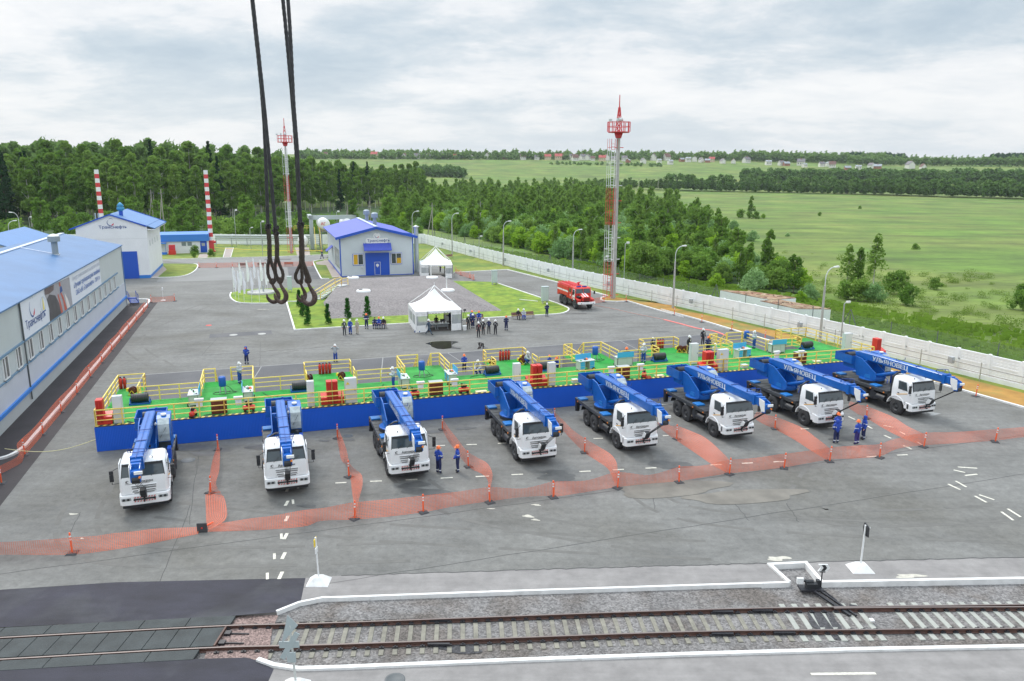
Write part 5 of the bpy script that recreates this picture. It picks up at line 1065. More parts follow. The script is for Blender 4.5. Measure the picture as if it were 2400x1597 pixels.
    scr.add(vs, [(2 * i, 2 * i + 1, 2 * i + 3, 2 * i + 2) for i in range(len(pr) - 1)]); vs2 = [(v[0], v[1] + .03, v[2]) for v in vs]; scr.add(vs2, [(2 * i, 2 * i + 2, 2 * i + 3, 2 * i + 1) for i in range(len(pr) - 1)])
    scr.build('front_screen', mat('cabin_glass', (.36, .41, .42), .12, spec=.8, var=.3, vscale=3), occ)
    MB().box(x0 + .06, x1 - .06, 3.175, 3.22, 2.1, 2.5).build('lower_screen', glass, occ); MB().beam((x0 + .2, 3.13, 2.8), (x0 + .55, 3.24, 3.4), .02).build('wiper', black, occ)
    for x in (x0 - .015, x1 + .0): MB().prism([(4.7, 2.7), (3.4, 2.7), (3.42, 3.3), (3.75, 3.7), (4.7, 3.75)], x, x + .02, 'x').build('side_glass', mat('cabin_side_glass', (.14, .17, .18), .08, spec=.9), occ)
    MB().cyl((x0 + .4, 4.05, 3.93), (x0 + .4, 4.05, 4.02), .16, n=16).build('roof_fan', white, occ); MB().cyl((x0 - .02, 3.5, 3.6), (x0 - .02, 3.35, 3.6), .07, n=10).build('work_lamp', lgrey, occ)
    g = MB(); g.box(1.0, 1.2, 2.4, 3.0, 1.6, 2.3); g.tube([(.4, 2.7, 1.65), (.7, 2.9, 1.9), (.6, 3.2, 2.0)], .03, 5); g.build('hose_box', trimb, t)
    # name on the boom flank
    lt = MB(); lt.text('УЛЬЯНОВЕЦ', Vector((-.298, 3.8, 3.42)), Vector((0, -1, -.0)), Vector((0, 0, 1)), .50, 0, bold=.04); xs = [v[1] for v in lt.v]
    k = 3.7 / (max(xs) - min(xs)); lt.v = [(v[0], 3.8 - (3.8 - v[1]) * k, v[2] + (3.8 - v[1]) * .003) for v in lt.v]
    lt.build('boom_lettering', silver, bo, recalc=False)
    return t
TR = Once(make_truck)
tl = ['crane truck nearest the long workshop, leftmost of the row', 'crane truck over the dashed marking, second from the left', 'crane truck beside two workers in orange helmets, third from the left', 'crane truck with an orange vest behind its windscreen, fourth from left', 'crane truck with its whole deck visible, fifth from the left', 'crane truck, sixth from the left, just left of the grouped workers', 'crane truck with blue dressed workers at its bumper, seventh from left', 'rightmost crane truck, closest to the white fence']
for i, u in enumerate((4.35, 11.95, 19.15, 27.6, 34.95, 42.65, 50.6, 59.45)):
    p = S(u, (-9.85, -9.8, -9.8, -9.75, -9.8, -9.75, -9.6, -9.5)[i]); o = TR((p.x, p.y, 0), ANG + radians((2.5, .6, .5, -.5, .3, .2, .4, .5)[i]), 'blue and white ' + tl[i], 'white cab truck cranes parked in a row')
    if i == 3:
        v_ = MB().box(-.75, -.4, -1.0, -.8, 2.2, 2.55).build('seat_vest', orange, o)
    if i == 0:
        for c in list(bpy.data.objects):
            if c.parent == o and False: pass
# ================================================================== FIRE TRUCK
def fire_truck():
    t = thing('fire_truck', 'red six wheeled fire engine with white stripes and white door on the open yard', 'fire truck'); R_ = .68
    # bonneted cab, forward = -y
    for s in (-1, 1):
        for y in (0, 3.55, 4.95): wheel(t, s * 1.03, y, R_, .42)
    ch = MB(); ch.box(-.45, .45, -1.1, 6.3, .95, 1.2); ch.box(-1.15, -.6, 1.3, 2.6, .7, 1.15); ch.box(.6, 1.15, 1.3, 2.6, .7, 1.15); ch.build('chassis', black, t)
    b_ = MB(); b_.prism([(2.2, 1.25), (2.85, 1.25), (2.85, 1.45), (5.75, 1.45), (5.75, 1.25), (6.3, 1.15), (6.3, 2.85), (2.2, 2.85)], -1.25, 1.25, 'x'); bd = b_.build('body', red, t, bevel=.05)
    g = MB()
    for s in (-1, 1): g.box(*sorted((s * 1.255, s * 1.25)), 2.25, 4.4, 2.0, 2.22); g.box(*sorted((s * 1.255, s * 1.25)), 4.5, 6.28, 2.0, 2.22)
    g.build('white_stripe', white, bd); g = MB()
    for s in (-1, 1):
        for y in (2.24, 4.44, 6.26): g.box(*sorted((s * 1.262, s * 1.25)), y, y + .02, 1.3, 2.8)
    g.build('locker_seam', mat('dark_red', (.2, .01, .01), .5), bd)
    r = MB()
    for x in (-.85, -.45): r.box(x - .04, x + .04, 1.6, 6.5, 3.02, 3.1)
    for k in range(12): r.box(-.85, -.45, 1.8 + k * .4, 1.84 + k * .4, 3.03, 3.08)
    for x in (-1.1, .1, .5): r.cyl((x, 1.9, 2.98), (x, 6.4, 2.98), .08, n=8)
    r.build('ladder', red2, t); mo = MB(); mo.cyl((.35, 2.3, 2.85), (.35, 2.3, 3.25), .13, n=10); mo.cyl((.35, 2.8, 3.2), (.35, 1.6, 3.5), .07, .05, 8); mo.cyl((.2, 2.3, 3.3), (.5, 2.3, 3.3), .12, n=10); mo.build('water_cannon', red2, t)
    c = MB(); c.prism([(2.2, 1.2), (2.2, 2.85), (1.9, 2.95), (.25, 2.95), (.0, 2.8), (-.12, 2.1), (-.12, 1.3), (.4, 1.2)], -1.2, 1.2, 'x'); cb = c.build('cab', red, t, bevel=.05)
    g = MB(); g.hexa([(-1.08, -.15, 2.18), (1.08, -.15, 2.18), (1.08, -.05, 2.18), (-1.08, -.05, 2.18), (-1.0, -.02, 2.78), (1.0, -.02, 2.78), (1.0, .1, 2.78), (-1.0, .1, 2.78)]); g.build('windscreen', glassw, cb); MB().box(-.02, .02, -.17, 0, 2.15, 2.8).build('screen_bar', red, cb)
    for s in (-1, 1):
        d = MB().box(*sorted((s * 1.19, s * 1.225)), -.05, .75, 1.25, 2.75).build('door', white, cb); MB().box(*sorted((s * 1.21, s * 1.235)), .05, .68, 2.1, 2.68).build('window', glass, d); MB().box(*sorted((s * 1.21, s * 1.235)), 1.35, 1.95, 2.15, 2.65).build('rear_window', glass, cb)
        e_ = MB(); e_.box(*sorted((s * 1.21, s * 1.212)), 1.3, 1.75, 1.65, 1.78); e_.box(*sorted((s * 1.21, s * 1.212)), 1.45, 1.6, 1.78, 1.9); e_.box(*sorted((s * 1.21, s * 1.212)), .95, 1.1, 1.5, 1.6); e_.box(*sorted((s * 1.21, s * 1.212)), .95, 1.1, 1.35, 1.43); e_.build('emblem', white, cb)
        f = MB(); pts = [(-.95, .95), (-.85, 1.35), (-.5, 1.52), (.45, 1.52), (.75, 1.2), (.8, 1.0)]; vs = []
        for y, z in pts: vs += [(s * .62, y, z), (s * 1.27, y, z), (s * .62, y, z + .07), (s * 1.27, y, z + .07)]
        n = len(pts); f.add(vs, [q for i in range(n - 1) for q in ((4 * i, 4 * i + 1, 4 * i + 5, 4 * i + 4), (4 * i + 2, 4 * i + 6, 4 * i + 7, 4 * i + 3), (4 * i + 1, 4 * i + 3, 4 * i + 7, 4 * i + 5))]); f.build('fender', red, t)
        l = MB(); l.box(s * 1.0 - .22, s * 1.0 + .22, -1.25, -.9, 1.3, 1.5); l.build('headlamp_pod', red, t, bevel=.04); mm = MB(); mm.tube([(s * 1.15, -.1, 2.4), (s * 1.6, -.35, 2.45), (s * 1.6, -.35, 2.1)], .02, 5); mm.box(s * 1.6 - .11, s * 1.6 + .11, -.4, -.32, 2.05, 2.5); mm.build('mirror', black, t)
    h = MB(); rounded_shell(h, [[(-.62, -.1, 1.35), (.62, -.1, 1.35), (.66, -.1, 2.05), (.4, -.1, 2.2), (-.4, -.1, 2.2), (-.66, -.1, 2.05)], [(-.55, -1.4, 1.25), (.55, -1.4, 1.25), (.56, -1.4, 1.75), (.4, -1.4, 1.86), (-.4, -1.4, 1.86), (-.56, -1.4, 1.75)]]); hd = h.build('bonnet', red, t, bevel=.04)
    w_ = MB()
    for x in (-.28, .12): w_.hexa([(x, -.12, 2.20), (x + .18, -.12, 2.20), (x + .18, -.12, 2.212), (x, -.12, 2.212), (x, -1.38, 1.865), (x + .18, -1.38, 1.865), (x + .18, -1.38, 1.885), (x, -1.38, 1.885)])
    w_.build('white_stripe', white, hd); g = MB()
    for k in range(8): g.box(-.42 + k * .115, -.38 + k * .115, -1.46, -1.38, 1.25, 1.7)
    g.build('grille', mat('grille_dark', (.07, .01, .01), .5), hd)
    MB().prism([(-1.28, -1.2), (-1.28, -1.5), (-1.15, -1.62), (1.15, -1.62), (1.28, -1.5), (1.28, -1.2)], .85, 1.12, 'z').build('bumper', white, t, bevel=.03)
    for s in (-1, 1): MB().cyl((s * .9, -1.66, .99), (s * .9, -1.6, .99), .08, n=10).build('headlight', headl, t)
    lb = MB(); lb.box(-.75, -.1, .35, .6, 2.97, 3.12); lb.box(.1, .75, .35, .6, 2.97, 3.12); lb.build('blue_beacon', mat('beacon_blue', (.01, .03, .35), .2), cb, bevel=.03)
    g = MB(); g.cyl((-.95, -.3, 1.75), (-.7, -.9, 1.75), .18, n=10); g.build('air_filter', black, t)
    return t
ft = fire_truck(); a = G(1280 + 1000 / 14.73, 640 + 1245 / 14.73); b_ = G(1280 + 600 / 14.73, 640 + 1075 / 14.73)
dd = b_ - a; angf = atan2(dd.y, dd.x) - pi / 2; off = Vector((cos(angf), sin(angf), 0)) * 1.1
ft.location = a + off; ft.rotation_euler = (0, 0, angf)
# ================================================================== PLATFORM
ZD = 1.78; PL = 64.9
pt = local_thing('training_platform', 'long raised steel platform with green carpet, blue ribbed front and yellow railings', 'platform', 0, 0)
teeth = [(0, 2.0)] + [(.35 + 7.83 * k - 1.95, .35 + 7.83 * k + 1.95) for k in range(1, 8)] + [(.35 + 7.83 * 8 - 1.95, PL)]
m_ = MB(); m_.box(0, PL, .02, 5.5, 0, ZD - .03)
for a, b_ in teeth: m_.box(a, b_, 5.502, 9.6, 0, ZD - .03)
m_.build('base', mat('platform_grey', (.22, .23, .24), .7, var=.1), pt)
MB().box(-.03, PL + .03, -.03, .0, 0.02, ZD - .05).build('front_wall', ribbed('wall_blue_ribbed', (.005, .105, .62), UAX, .2, rough=.42, strength=.5), pt)
m_ = MB(); m_.box(.02, PL - .02, .26, 5.48, ZD - .03, ZD)
for a, b_ in teeth: m_.box(a + .03, b_ - .03, 5.48, 9.55, ZD - .03, ZD)
cp = m_.build('carpet', green, pt)
for u0, u1, v0, v1 in ((15.8, 18.0, 7.6, 9.5), (31.6, 33.5, 6.0, 9.5), (39.6, 41.2, 5.6, 9.3), (10.6, 15.5, 4.2, 5.4), (6.4, 7.6, 7.9, 9.3), (47.4, 49.4, 7.5, 9.5), (55.2, 57, 6, 8.2)): MB().box(u0, u1, v0, v1, ZD, ZD + .006).build('carpet_offcut', mat('carpet_green_dark', (.008, .27, .03), .9, var=.15, vscale=1.5), cp)
m_ = MB(); m_.box(0, PL, -.04, .26, ZD - .05, ZD + .005, 0); n = int(PL / .44)
for i in range(n): x = i * .44; m_.add([(x, -.042, ZD + .009), (x + .2, -.042, ZD + .009), (x + .3, .24, ZD + .009), (x + .1, .24, ZD + .009)], [(0, 1, 2, 3)], 1)
m_.build('hazard_edge', [mat('edge_black', (.05, .05, .055), .6), mat('edge_yellow', (.62, .48, .10), .6)], pt)
def railing(segs, parent, h_=1.1, post=1.62, z=ZD, bars=(1.1, .74, .38), r_=.07, m__=None):
    for pts in segs:
        mb = MB()
        for a, b_ in zip(pts, pts[1:]):
            a = Vector(a if len(a) == 3 else (*a, z)); b_ = Vector(b_ if len(b_) == 3 else (*b_, z)); d = (b_ - a).length; n = max(1, round(d / post))
            for hh in bars: mb.beam(a + Z_ * hh, b_ + Z_ * hh, r_ if hh > 1 else r_ * .75)
            for i in range(n + 1): p = a.lerp(b_, i / n); mb.beam(p, p + Z_ * h_, r_ * 1.1)
        mb.build('railing', m__ or yellow, parent)
segs = [[(.08 + 8.1 * k, .1), (min(PL - .05, .08 + 8.1 * (k + 1)), .1)] for k in range(8)]
segs += [[(.06, .1), (.06, 9.5)], [(PL - .06, .1), (PL - .06, 9.5)]]
for k, (a, b_) in enumerate(teeth):
    fire = k % 2 == 0
    if k < 8: segs.append([(b_ + .04, 5.42), (teeth[k + 1][0] - .04, 5.42)])
    for x, s in ((a, 0), (b_, 1)):
        if (k == 0 and s == 0) or (k == 8 and s == 1): continue
        xx = x + (.06 if s == 0 else -.06)
        if fire: segs.append([(xx, 5.6), (xx, 6.9)]); segs.append([(xx, 8.6), (xx, 9.5)])
        else: segs.append([(xx, 5.6), (xx, 9.4)])
    if fire: segs.append([(a + .06, 9.5), (b_ - .06, 9.5)])
railing(segs, pt)
for k, (a, b_) in enumerate(teeth):
    if k % 2 == 0: continue
    st = MB(); x0, x1 = (a + .9, a + 2.1) if k != 3 else (a + 1.9, a + 3.1)
    for i in range(7): st.box(x0, x1, 9.62 + i * .3, 9.9 + i * .3, ZD - .24 * (i + 1), ZD - .24 * (i + 1) + .05)
    for x in (x0, x1): st.beam((x, 9.6, ZD - .1), (x, 11.75, .05), .06, .22)
    so = st.build('stair', grey, pt)
    for x in (x0, x1):
        railing([[(x, 9.62, ZD), (x, 11.7, .05)]], so); so.children[-1].name = 'handrail'
    rl = [[(a + .06, 9.5), (x0, 9.5)], [(x1, 9.5), (b_ - .06, 9.5)]]; railing([q for q in rl if q[1][0] - q[0][0] > .3], pt)
# ---- equipment
def site_xy(p): return UV(p)
ZP = 1.79
def B1z(x, y): return B1(x, y, ZP)
def B2z(x, y): return B2(x, y, ZP)
def B3z(x, y): return B3(x, y, ZP)
def B4z(x, y): return B4(x, y, ZP)
def mk_cab(w_=.6, d_=.42, h_=1.9, m__=None, name='electrical_cabinet', cat='cabinet'):
    t = thing(name, '', cat); MB().box(-w_ / 2, w_ / 2, -d_ / 2, d_ / 2, 0, h_).build('body', m__ or lgrey, t, bevel=.015)
    MB().box(-w_ / 2 + .03, w_ / 2 - .03, -d_ / 2 - .015, -d_ / 2, .06, h_ - .06).build('door', m__ or mat('cabinet_white', (.66, .68, .68), .45), t); MB().box(w_ / 2 - .12, w_ / 2 - .09, -d_ / 2 - .035, -d_ / 2 - .01, h_ * .5, h_ * .5 + .12).build('handle', black, t); return t
CB = Once(mk_cab)
for p, lb, wf in ((B1z(1095, 1145), 'white cabinet beside the red fire point at the left end of the platform', 1), (B2z(706, 995), 'white cabinet left of the first double red fire point', .85), (B2z(1075, 962), 'wide white cabinet with yellow triangle right of the first double red fire point', 1.45), (B3z(630, 1000), 'white cabinet left of the second double red fire point', 1), (B3z(960, 1000), 'white cabinet right of the second double red fire point', 1), (B4z(290, 600), 'white cabinet left of the third double red fire point', 1.25), (B4z(560, 662), 'wide white cabinet with warning triangle right of the third red fire point', 1.6), (B5(715, 690, ZP), 'white cabinet beside the red fire point at the right end of the platform', 1.4)):
    q = UV(p); o = CB((*S(q[0], max(.5, q[1]))[:2], ZP), ANG, lb, 'white cabinets on the platform', (wf, 1, 1))
    if wf > 1.42 and 'triangle' in lb:
        g = MB(); g.add([(-.26, -.25, 1.45), (-.06, -.25, 1.45), (-.16, -.25, 1.65)], [(0, 1, 2)]); g.build('warning_sign', ylw2, o)
def mk_fire():
    t = thing('fire_point', '', 'fire cabinet'); MB().box(.01, .38, -.32, .32, 0, 1.72).build('cabinet', red, t, bevel=.01)
    for x in (.04, .21): MB().box(x, x + .14, -.34, -.32, .15, 1.62).build('door', mat('door_shade_red', (.45, .02, .015), .4), t)
    MB().prism([(-.34, 0), (.3, 0), (.3, .78), (-.34, .52)], .38, .82, 'x').build('sand_chest', red, t, bevel=.01)
    return t
FPt = Once(mk_fire)
q = UV(B1z(905, 1165)); o = FPt((*S(.1, .6)[:2], ZP), ANG, 'red fire cabinet with sand chest at the left end of the platform', 'red fire cabinets on the platform', (1.15, 1, 1))
for p, lb in ((B2z(905, 975), 'first'), (B3z(830, 1010), 'second'), (B4z(425, 665), 'third')):
    q = UV(p); v_ = .75
    FPt((*S(q[0] - .02, v_)[:2], ZP), ANG, 'left half of the %s double red fire cabinet from the left' % lb, 'red fire cabinets on the platform', (-1, 1, 1)); FPt((*S(q[0] + .02, v_)[:2], ZP), ANG, 'right half of the %s double red fire cabinet from the left' % lb, 'red fire cabinets on the platform', (1, 1, 1))
q = UV(B5(810, 680, ZP)); FPt((*S(q[0], .8)[:2], ZP), ANG, 'red fire cabinet at the right end of the platform behind the last crane truck', 'red fire cabinets on the platform', (1.4, 1, 1))
def mk_brown():
    t = thing('storage_cupboard', '', 'cupboard'); MB().box(-.52, .52, -.28, .28, 0, 1.0).build('body', brown, t, bevel=.01); MB().box(-.5, -.02, -.3, -.28, .03, .97).box(.02, .5, -.3, -.28, .03, .97).build('door', mat('door_brown', (.15, .03, .018), .5), t); MB().box(-.54, .54, -.3, .3, 1.0, 1.04).build('top', grey, t); return t
BR = Once(mk_brown)
for p, lb in ((B1z(2015, 1070), 'first from the left'), (B2z(1862, 895), 'second from the left'), (B3z(1625, 937), 'third from the left'), (B4z(1155, 550), 'fourth, behind the seventh truck')):
    q = UV(p); BR((*S(q[0], .75)[:2], ZP), ANG, 'dark brown cupboard at the platform front rail, ' + lb, 'brown cupboards on the platform')
def mk_comp():
    t = thing('air_compressor', '', 'compressor'); g = MB(); g.lathe([(0, -.44), (.1, -.43), (.17, -.38), (.19, -.3), (.19, .3), (.17, .38), (.1, .43), (0, .44)], (0, 0, .28), 16, 0, True, 'x'); g.build('tank', redn, t)
    for x in (-.28, .28): MB().cyl((x, -.2, .09), (x, .2, .09), .09, n=10).build('wheel', black, t)
    g = MB(); g.box(-.2, .05, -.12, .12, .47, .66); g.cyl((.12, -.1, .6), (.12, .14, .6), .13, n=12); g.cyl((-.15, 0, .6), (-.15, 0, .8), .07, n=8); g.build('motor', black, t); MB().tube([(-.42, 0, .45), (-.55, 0, .7), (-.3, 0, .78)], .018, 5).build('handle', chrome, t); return t
CM = Once(mk_comp)
for p, rz, lb in ((B1z(1775, 1085), 1.4, 'end-on by the first brown cupboard'), (B1z(2290, 1035), .1, 'between the first two crane trucks'), (B2z(1650, 905), .2, 'partly behind the third crane cabin'), (B2z(2105, 868), .1, 'right of the second brown cupboard'), (B3z(1800, 918), 1.0, 'right of the third brown cupboard'), (B4z(1280, 590), .6, 'right of the fourth brown cupboard'), (B3z(145, 1062) + UU * 100, 0, '')):
    q = UV(p)
    if q[0] < PL: CM((p.x, p.y, ZP), ANG + rz, 'red air compressor on green carpet, ' + lb, 'red air compressors')
for p, lb in ((B1z(1000, 1080) + UU * 7.2, 'by the first crane truck'), (B3z(1840, 930), 'by the third brown cupboard')):
    g = MB(); r_ = random.Random(3)
    for k in range(6): g.tube([(.28 * cos(a * .5 + k) * (1 - k * .05), .2 * sin(a * .5 + k), .03 + k * .035) for a in range(0, 14)], .012, 4)
    o = g.build('air_hose', redn); o.location = (p.x, p.y, ZP); tag(o, 'coiled red air hose heaped on the carpet ' + lb, 'hose')
# white hanging boxes on the front rail
def mk_hang():
    t = thing('rail_box', '', 'box'); MB().hexa([(-.2, -.1, 0), (.2, -.1, 0), (.2, .1, 0), (-.2, .1, 0), (-.22, -.1, .5), (.22, -.1, .5), (.22, .1, .5), (-.22, .1, .5)]).build('body', white, t, bevel=.02); MB().box(-.3, .3, -.12, .12, .48, .62).build('lid', white, t); return t
HB = Once(mk_hang); i = 0
for p in (B1(1830, 960), B1(2190, 940), B2(1708, 800), B2(2020, 775), B3(1500, 855), B3(1768, 830), B4(1060, 515), B4(1285, 510)):
    d = p - Vector((0, 0, HC)); k = None
    # find point on the vertical plane v = .18
    c0 = UV((0, 0)); v0 = UV(p)[1]; tt = (.2 - c0[1]) / (v0 - c0[1]); hh = HC * (1 - tt); q = S(c0[0] + (UV(p)[0] - c0[0]) * tt, .2)
    HB((q.x, q.y, hh - .3), ANG, 'white box hung on the yellow front railing, %s from the left' % ORD[i], 'white boxes on the railing'); i += 1
# work tables with cyan drawers and a splash screen
def mk_table(screen=1):
    t = thing('work_table', '', 'table'); MB().box(-.8, .8, -.38, .38, .82, .88).build('top', lgrey, t); cr_ = mat('table_cream', (.55, .56, .52), .5)
    MB().box(-.74, -.2, -.32, .34, .1, .82).box(.25, .74, -.32, .34, .1, .82).box(-.2, .25, .26, .32, .1, .82).build('body', cr_, t)
    for x, z in ((-.47, .2), (-.47, .42), (-.47, .62), (.5, .2), (.5, .42), (.5, .62)): MB().box(x - .22, x + .22, -.345, -.32, z, z + .18).build('drawer', cyan, t)
    for x in (-.74, .68):
        for y in (-.34, .28): MB().box(x, x + .06, y, y + .06, 0, .82).build('leg', cr_, t)
    MB().box(-.8, .8, .38, .41, .88, 1.35).build('back_screen', cyan, t); g = MB(); rr = random.Random(2)
    for k in range(6): x, y = rr.uniform(-.7, .6), rr.uniform(-.25, .2); g.box(x, x + rr.uniform(.08, .2), y, y + .1, .88, .88 + rr.uniform(.05, .14), k % 3)
    g.build('tool', [dgrey, white, mat('grinder_green', (.1, .4, .1), .5)], t); g = MB(); g.cyl((.62, -.45, .12), (.62, -.38, .12), .14, n=14); g.cyl((.62, -.46, .12), (.62, -.37, .12), .06, n=10, m=1); g.build('castor', [black, ylw2], t); return t
TB = Once(mk_table); TBL = []
for p, rz, lb in ((B1z(1790, 965), -pi / 2, 'left of the first stair bay'), (B1z(2285, 935), pi / 2, 'right of the first stair bay'), (B2z(1555, 810), pi / 2, 'left of the second stair bay by a man in grey'), (B2z(1985, 770), -pi / 2, 'right of the second stair bay'), (B3z(1260, 850), .15, 'with cyan drawers facing the trucks, third stair bay'), (B3z(1610, 815), pi, 'with cyan back screen, right of the third stair bay'), (B4z(740, 545), .15, 'with cyan drawers, fourth stair bay'), (B4z(1055, 495), pi, 'with cyan back screen, right of the fourth stair bay')):
    TB((p.x, p.y, ZP), ANG + rz, 'grey topped work table ' + lb, 'work tables on the platform'); TBL.append((p, lb))
def mk_helm(m__):
    def f():
        t = MB(); t.lathe([(.0, .14), (.06, .13), (.105, .09), (.125, .03), (.13, 0), (.16, -.0), (.16, .015)], n=14); o = t.build('hard_hat', m__); return tag(o, '', 'helmet')
    return f
HO = Once(mk_helm(helmo))
for k in (1, 3, 4, 5, 6, 7):
    p, lb = TBL[k]; HO((p.x + .1, p.y + .15, ZP + .89), k, 'orange hard hat on the table, ' + lb, 'hard hats')
def mk_drum():
    t = thing('blue_drum', '', 'drum'); MB().lathe([(0, .55), (.24, .55), (.27, .6), (.27, 1.25), (.24, 1.3), (0, 1.3)], n=18).build('barrel', mat('drum_blue', (.01, .10, .42), .45), t); g = MB()
    for a in range(4): x, y = .3 * cos(a * pi / 2 + .7), .3 * sin(a * pi / 2 + .7); g.beam((x, y, 0), (x * .7, y * .7, .58), .04)
    g.build('stand', grey, t); g = MB(); g.tube([(cos(a * .4) * (.5 + .03 * a), sin(a * .4) * .4, .02) for a in range(22)], .018, 4); g.tube([(.2, 0, .6), (.5, .1, .4), (.75, .2, .03), (1.0, .1, .02)], .018, 4); g.build('cable', black, t); MB().tube([(-.2, 0, 1.3), (-.15, 0, 1.42), (.15, 0, 1.42), (.2, 0, 1.3)], .015, 5).build('handle', chrome, t); return t
DR = Once(mk_drum)
for p, lb in ((B1z(2050, 868), 'first'), (B2z(1720, 715), 'second'), (B3z(1350, 765), 'third'), (B4z(778, 415), 'fourth')): DR((p.x, p.y, ZP), ANG, 'blue drum on a stand with black cable, %s stair bay from the left' % lb, 'blue drums')
def mk_ext():
    t = thing('fire_extinguisher', '', 'extinguisher'); MB().lathe([(0, 0), (.1, 0), (.1, .62), (.07, .72), (.03, .76), (0, .76)], n=12).build('cylinder', red, t); MB().box(-.05, .05, -.02, .02, .76, .84).build('handle', black, t); MB().tube([(.03, 0, .78), (.13, -.02, .7), (.13, -.05, .35)], .015, 5).build('hose', black, t); return t
EX = Once(mk_ext)
for p, n, lb in ((B1z(1115, 830), 2, 'left end'), (B2z(785, 695), 4, 'first double fire bay'), (B3z(480, 765), 4, 'second double fire bay'), (B3z(1925, 655), 3, 'third double fire bay')):
    for k in range(n): q = p + UU * (.27 * k); EX((q.x, q.y, ZP), ANG, 'red fire extinguisher by the rear railing, %s, %s of its set' % (lb, ORD[k]), 'fire extinguishers', 1.15)
def mk_reel():
    t = thing('cable_reel', '', 'cable reel')
    for x in (-.14, .14): MB().lathe([(0, x - .02), (.3, x - .02), (.3, x + .02), (0, x + .02)], (0, 0, .38), 20, 0, False, 'x').build('flange', brown, t)
    MB().lathe([(.2, -.12), (.2, .12)], (0, 0, .38), 16, 0, True, 'x').build('cable', black, t); g = MB()
    for x in (-.2, .2): g.beam((x, -.3, .02), (x, 0, .4), .035); g.beam((x, .3, .02), (x, 0, .4), .035); g.beam((x, -.32, .02), (x, .32, .02), .035)
    g.box(-.1, .1, .3, .5, .3, .55); g.build('frame', ylw2, t); return t
RL = Once(mk_reel)
for p, rz, lb in ((B1z(1225, 885), 1.2, 'at the left end bay'), (B2z(690, 765), .5, 'left side of the first double fire bay'), (B2z(985, 745), .9, 'right side of the first double fire bay'), (B3z(410, 815), .8, 'left side of the second double fire bay'), (B3z(680, 800), .7, 'right side of the second double fire bay, front one'), (B3z(705, 775), .9, 'right side of the second double fire bay, rear one'), (B3z(1905, 695), .7, 'left side of the third double fire bay'), (B3z(2130, 690), .8, 'right side of the third double fire bay, left one'), (B4z(215, 495), .6, 'right side of the third double fire bay, right one'), (B4z(1265, 405), .9, 'at the right end bay')):
    RL((p.x, p.y, ZP), ANG + rz, 'brown and yellow cable reel ' + lb, 'cable reels', .95)
def mk_roll():
    t = thing('hose_drum', '', 'drum'); g = MB(); g.lathe([(.0, -.52), (.24, -.52), (.27, -.5), (.27, .5), (.24, .52), (0, .52)], (0, 0, .42), 20, 0, True, 'x')
    for k in range(8): g.lathe([(.27, -.46 + k * .125), (.285, -.43 + k * .125), (.27, -.40 + k * .125)], (0, 0, .42), 20, 0, True, 'x')
    g.build('roll', mat('roll_black', (.03, .032, .034), .5), t); g = MB(); g.box(-.65, .65, -.3, -.22, 0, .1); g.box(-.65, .65, .22, .3, 0, .1)
    for x in (-.6, .6): g.box(x - .04, x + .04, -.3, .3, .08, .14); g.beam((x, -.2, .1), (x, 0, .42), .05); g.beam((x, .2, .1), (x, 0, .42), .05)
    g.build('cradle', mat('cradle_blue', (.01, .12, .42), .5), t); return t
RO = Once(mk_roll)
for i, p in enumerate((B1z(1290, 965), B2z(600, 850), B3z(405, 895), B3z(850, 858), B3z(1940, 770), B4z(-5, 568) + UU * 200, B4z(1335, 465))):
    if p.x < 60: RO((p.x, p.y, ZP), ANG + (.0, .0, .1, -.2, .0, 0, .1)[i], 'black ribbed roll on a blue cradle beside a pit, ' + ('first', 'second', 'third', 'fourth', 'fifth', '', 'last')[i] + ' along the platform', 'black rolls on blue cradles', 1.1)
for i, (p, w_, m__) in enumerate(((B2z(300, 1018), .7, wood), (B2z(2265, 855), .9, wood), (B3z(1940, 905), .8, wood), (B4z(1430, 578), .8, wood), (B3z(1165, 968), .5, lgrey), (B4z(760, 635), .55, lgrey))):
    o = MB().box(-w_ / 2, w_ / 2, -.22, .22, 0, .05 if m__ == wood else .3).build('ply_board' if m__ == wood else 'metal_box', mat('pale_ply', (.62, .56, .40), .7) if m__ == wood else m__, bevel=.005); o.location = (p.x, p.y, ZP); o.rotation_euler = (0, 0, ANG)
    tag(o, ('pale plywood board lying flat at the platform edge, ' if m__ == wood else 'low pale grey metal box at the platform edge, ') + ('beside the second crane truck', 'left of the fourth crane truck', 'right of the third brown cupboard', 'near the rightmost crane truck', 'left of the fifth crane truck', 'left of the seventh crane truck')[i], 'board' if m__ == wood else 'box')
# floor cables
for i, pts in enumerate(([B2z(260, 865), B2z(300, 890), B2z(400, 900)], [B2z(1370, 790), B2z(1300, 860), B2z(1240, 920)], [B2z(1180, 945), B2z(1240, 925), B2z(1300, 940), B2z(1240, 950)], [B2z(1170, 955), B2z(1230, 900), B2z(1260, 880)], [B2z(1700, 900), B2z(1760, 885), B2z(1790, 905)], [B2z(1960, 880), B2z(2010, 850), B2z(2040, 880)], [B1z(1165, 1130), B1z(1230, 1140), B1z(1180, 1145)], [B1z(1870, 1078), B1z(1930, 1066), B1z(1960, 1075)], [B3z(205, 920), B3z(300, 900), B3z(380, 940)])):
    o = MB().tube(smooth(pts, 6), .022, 5).build('floor_cable', black); o.location.z = ZP + .02; tag(o, 'black cable snaking over the green carpet, %s from the left' % ORD[i], 'cable', 'cables on the carpet')
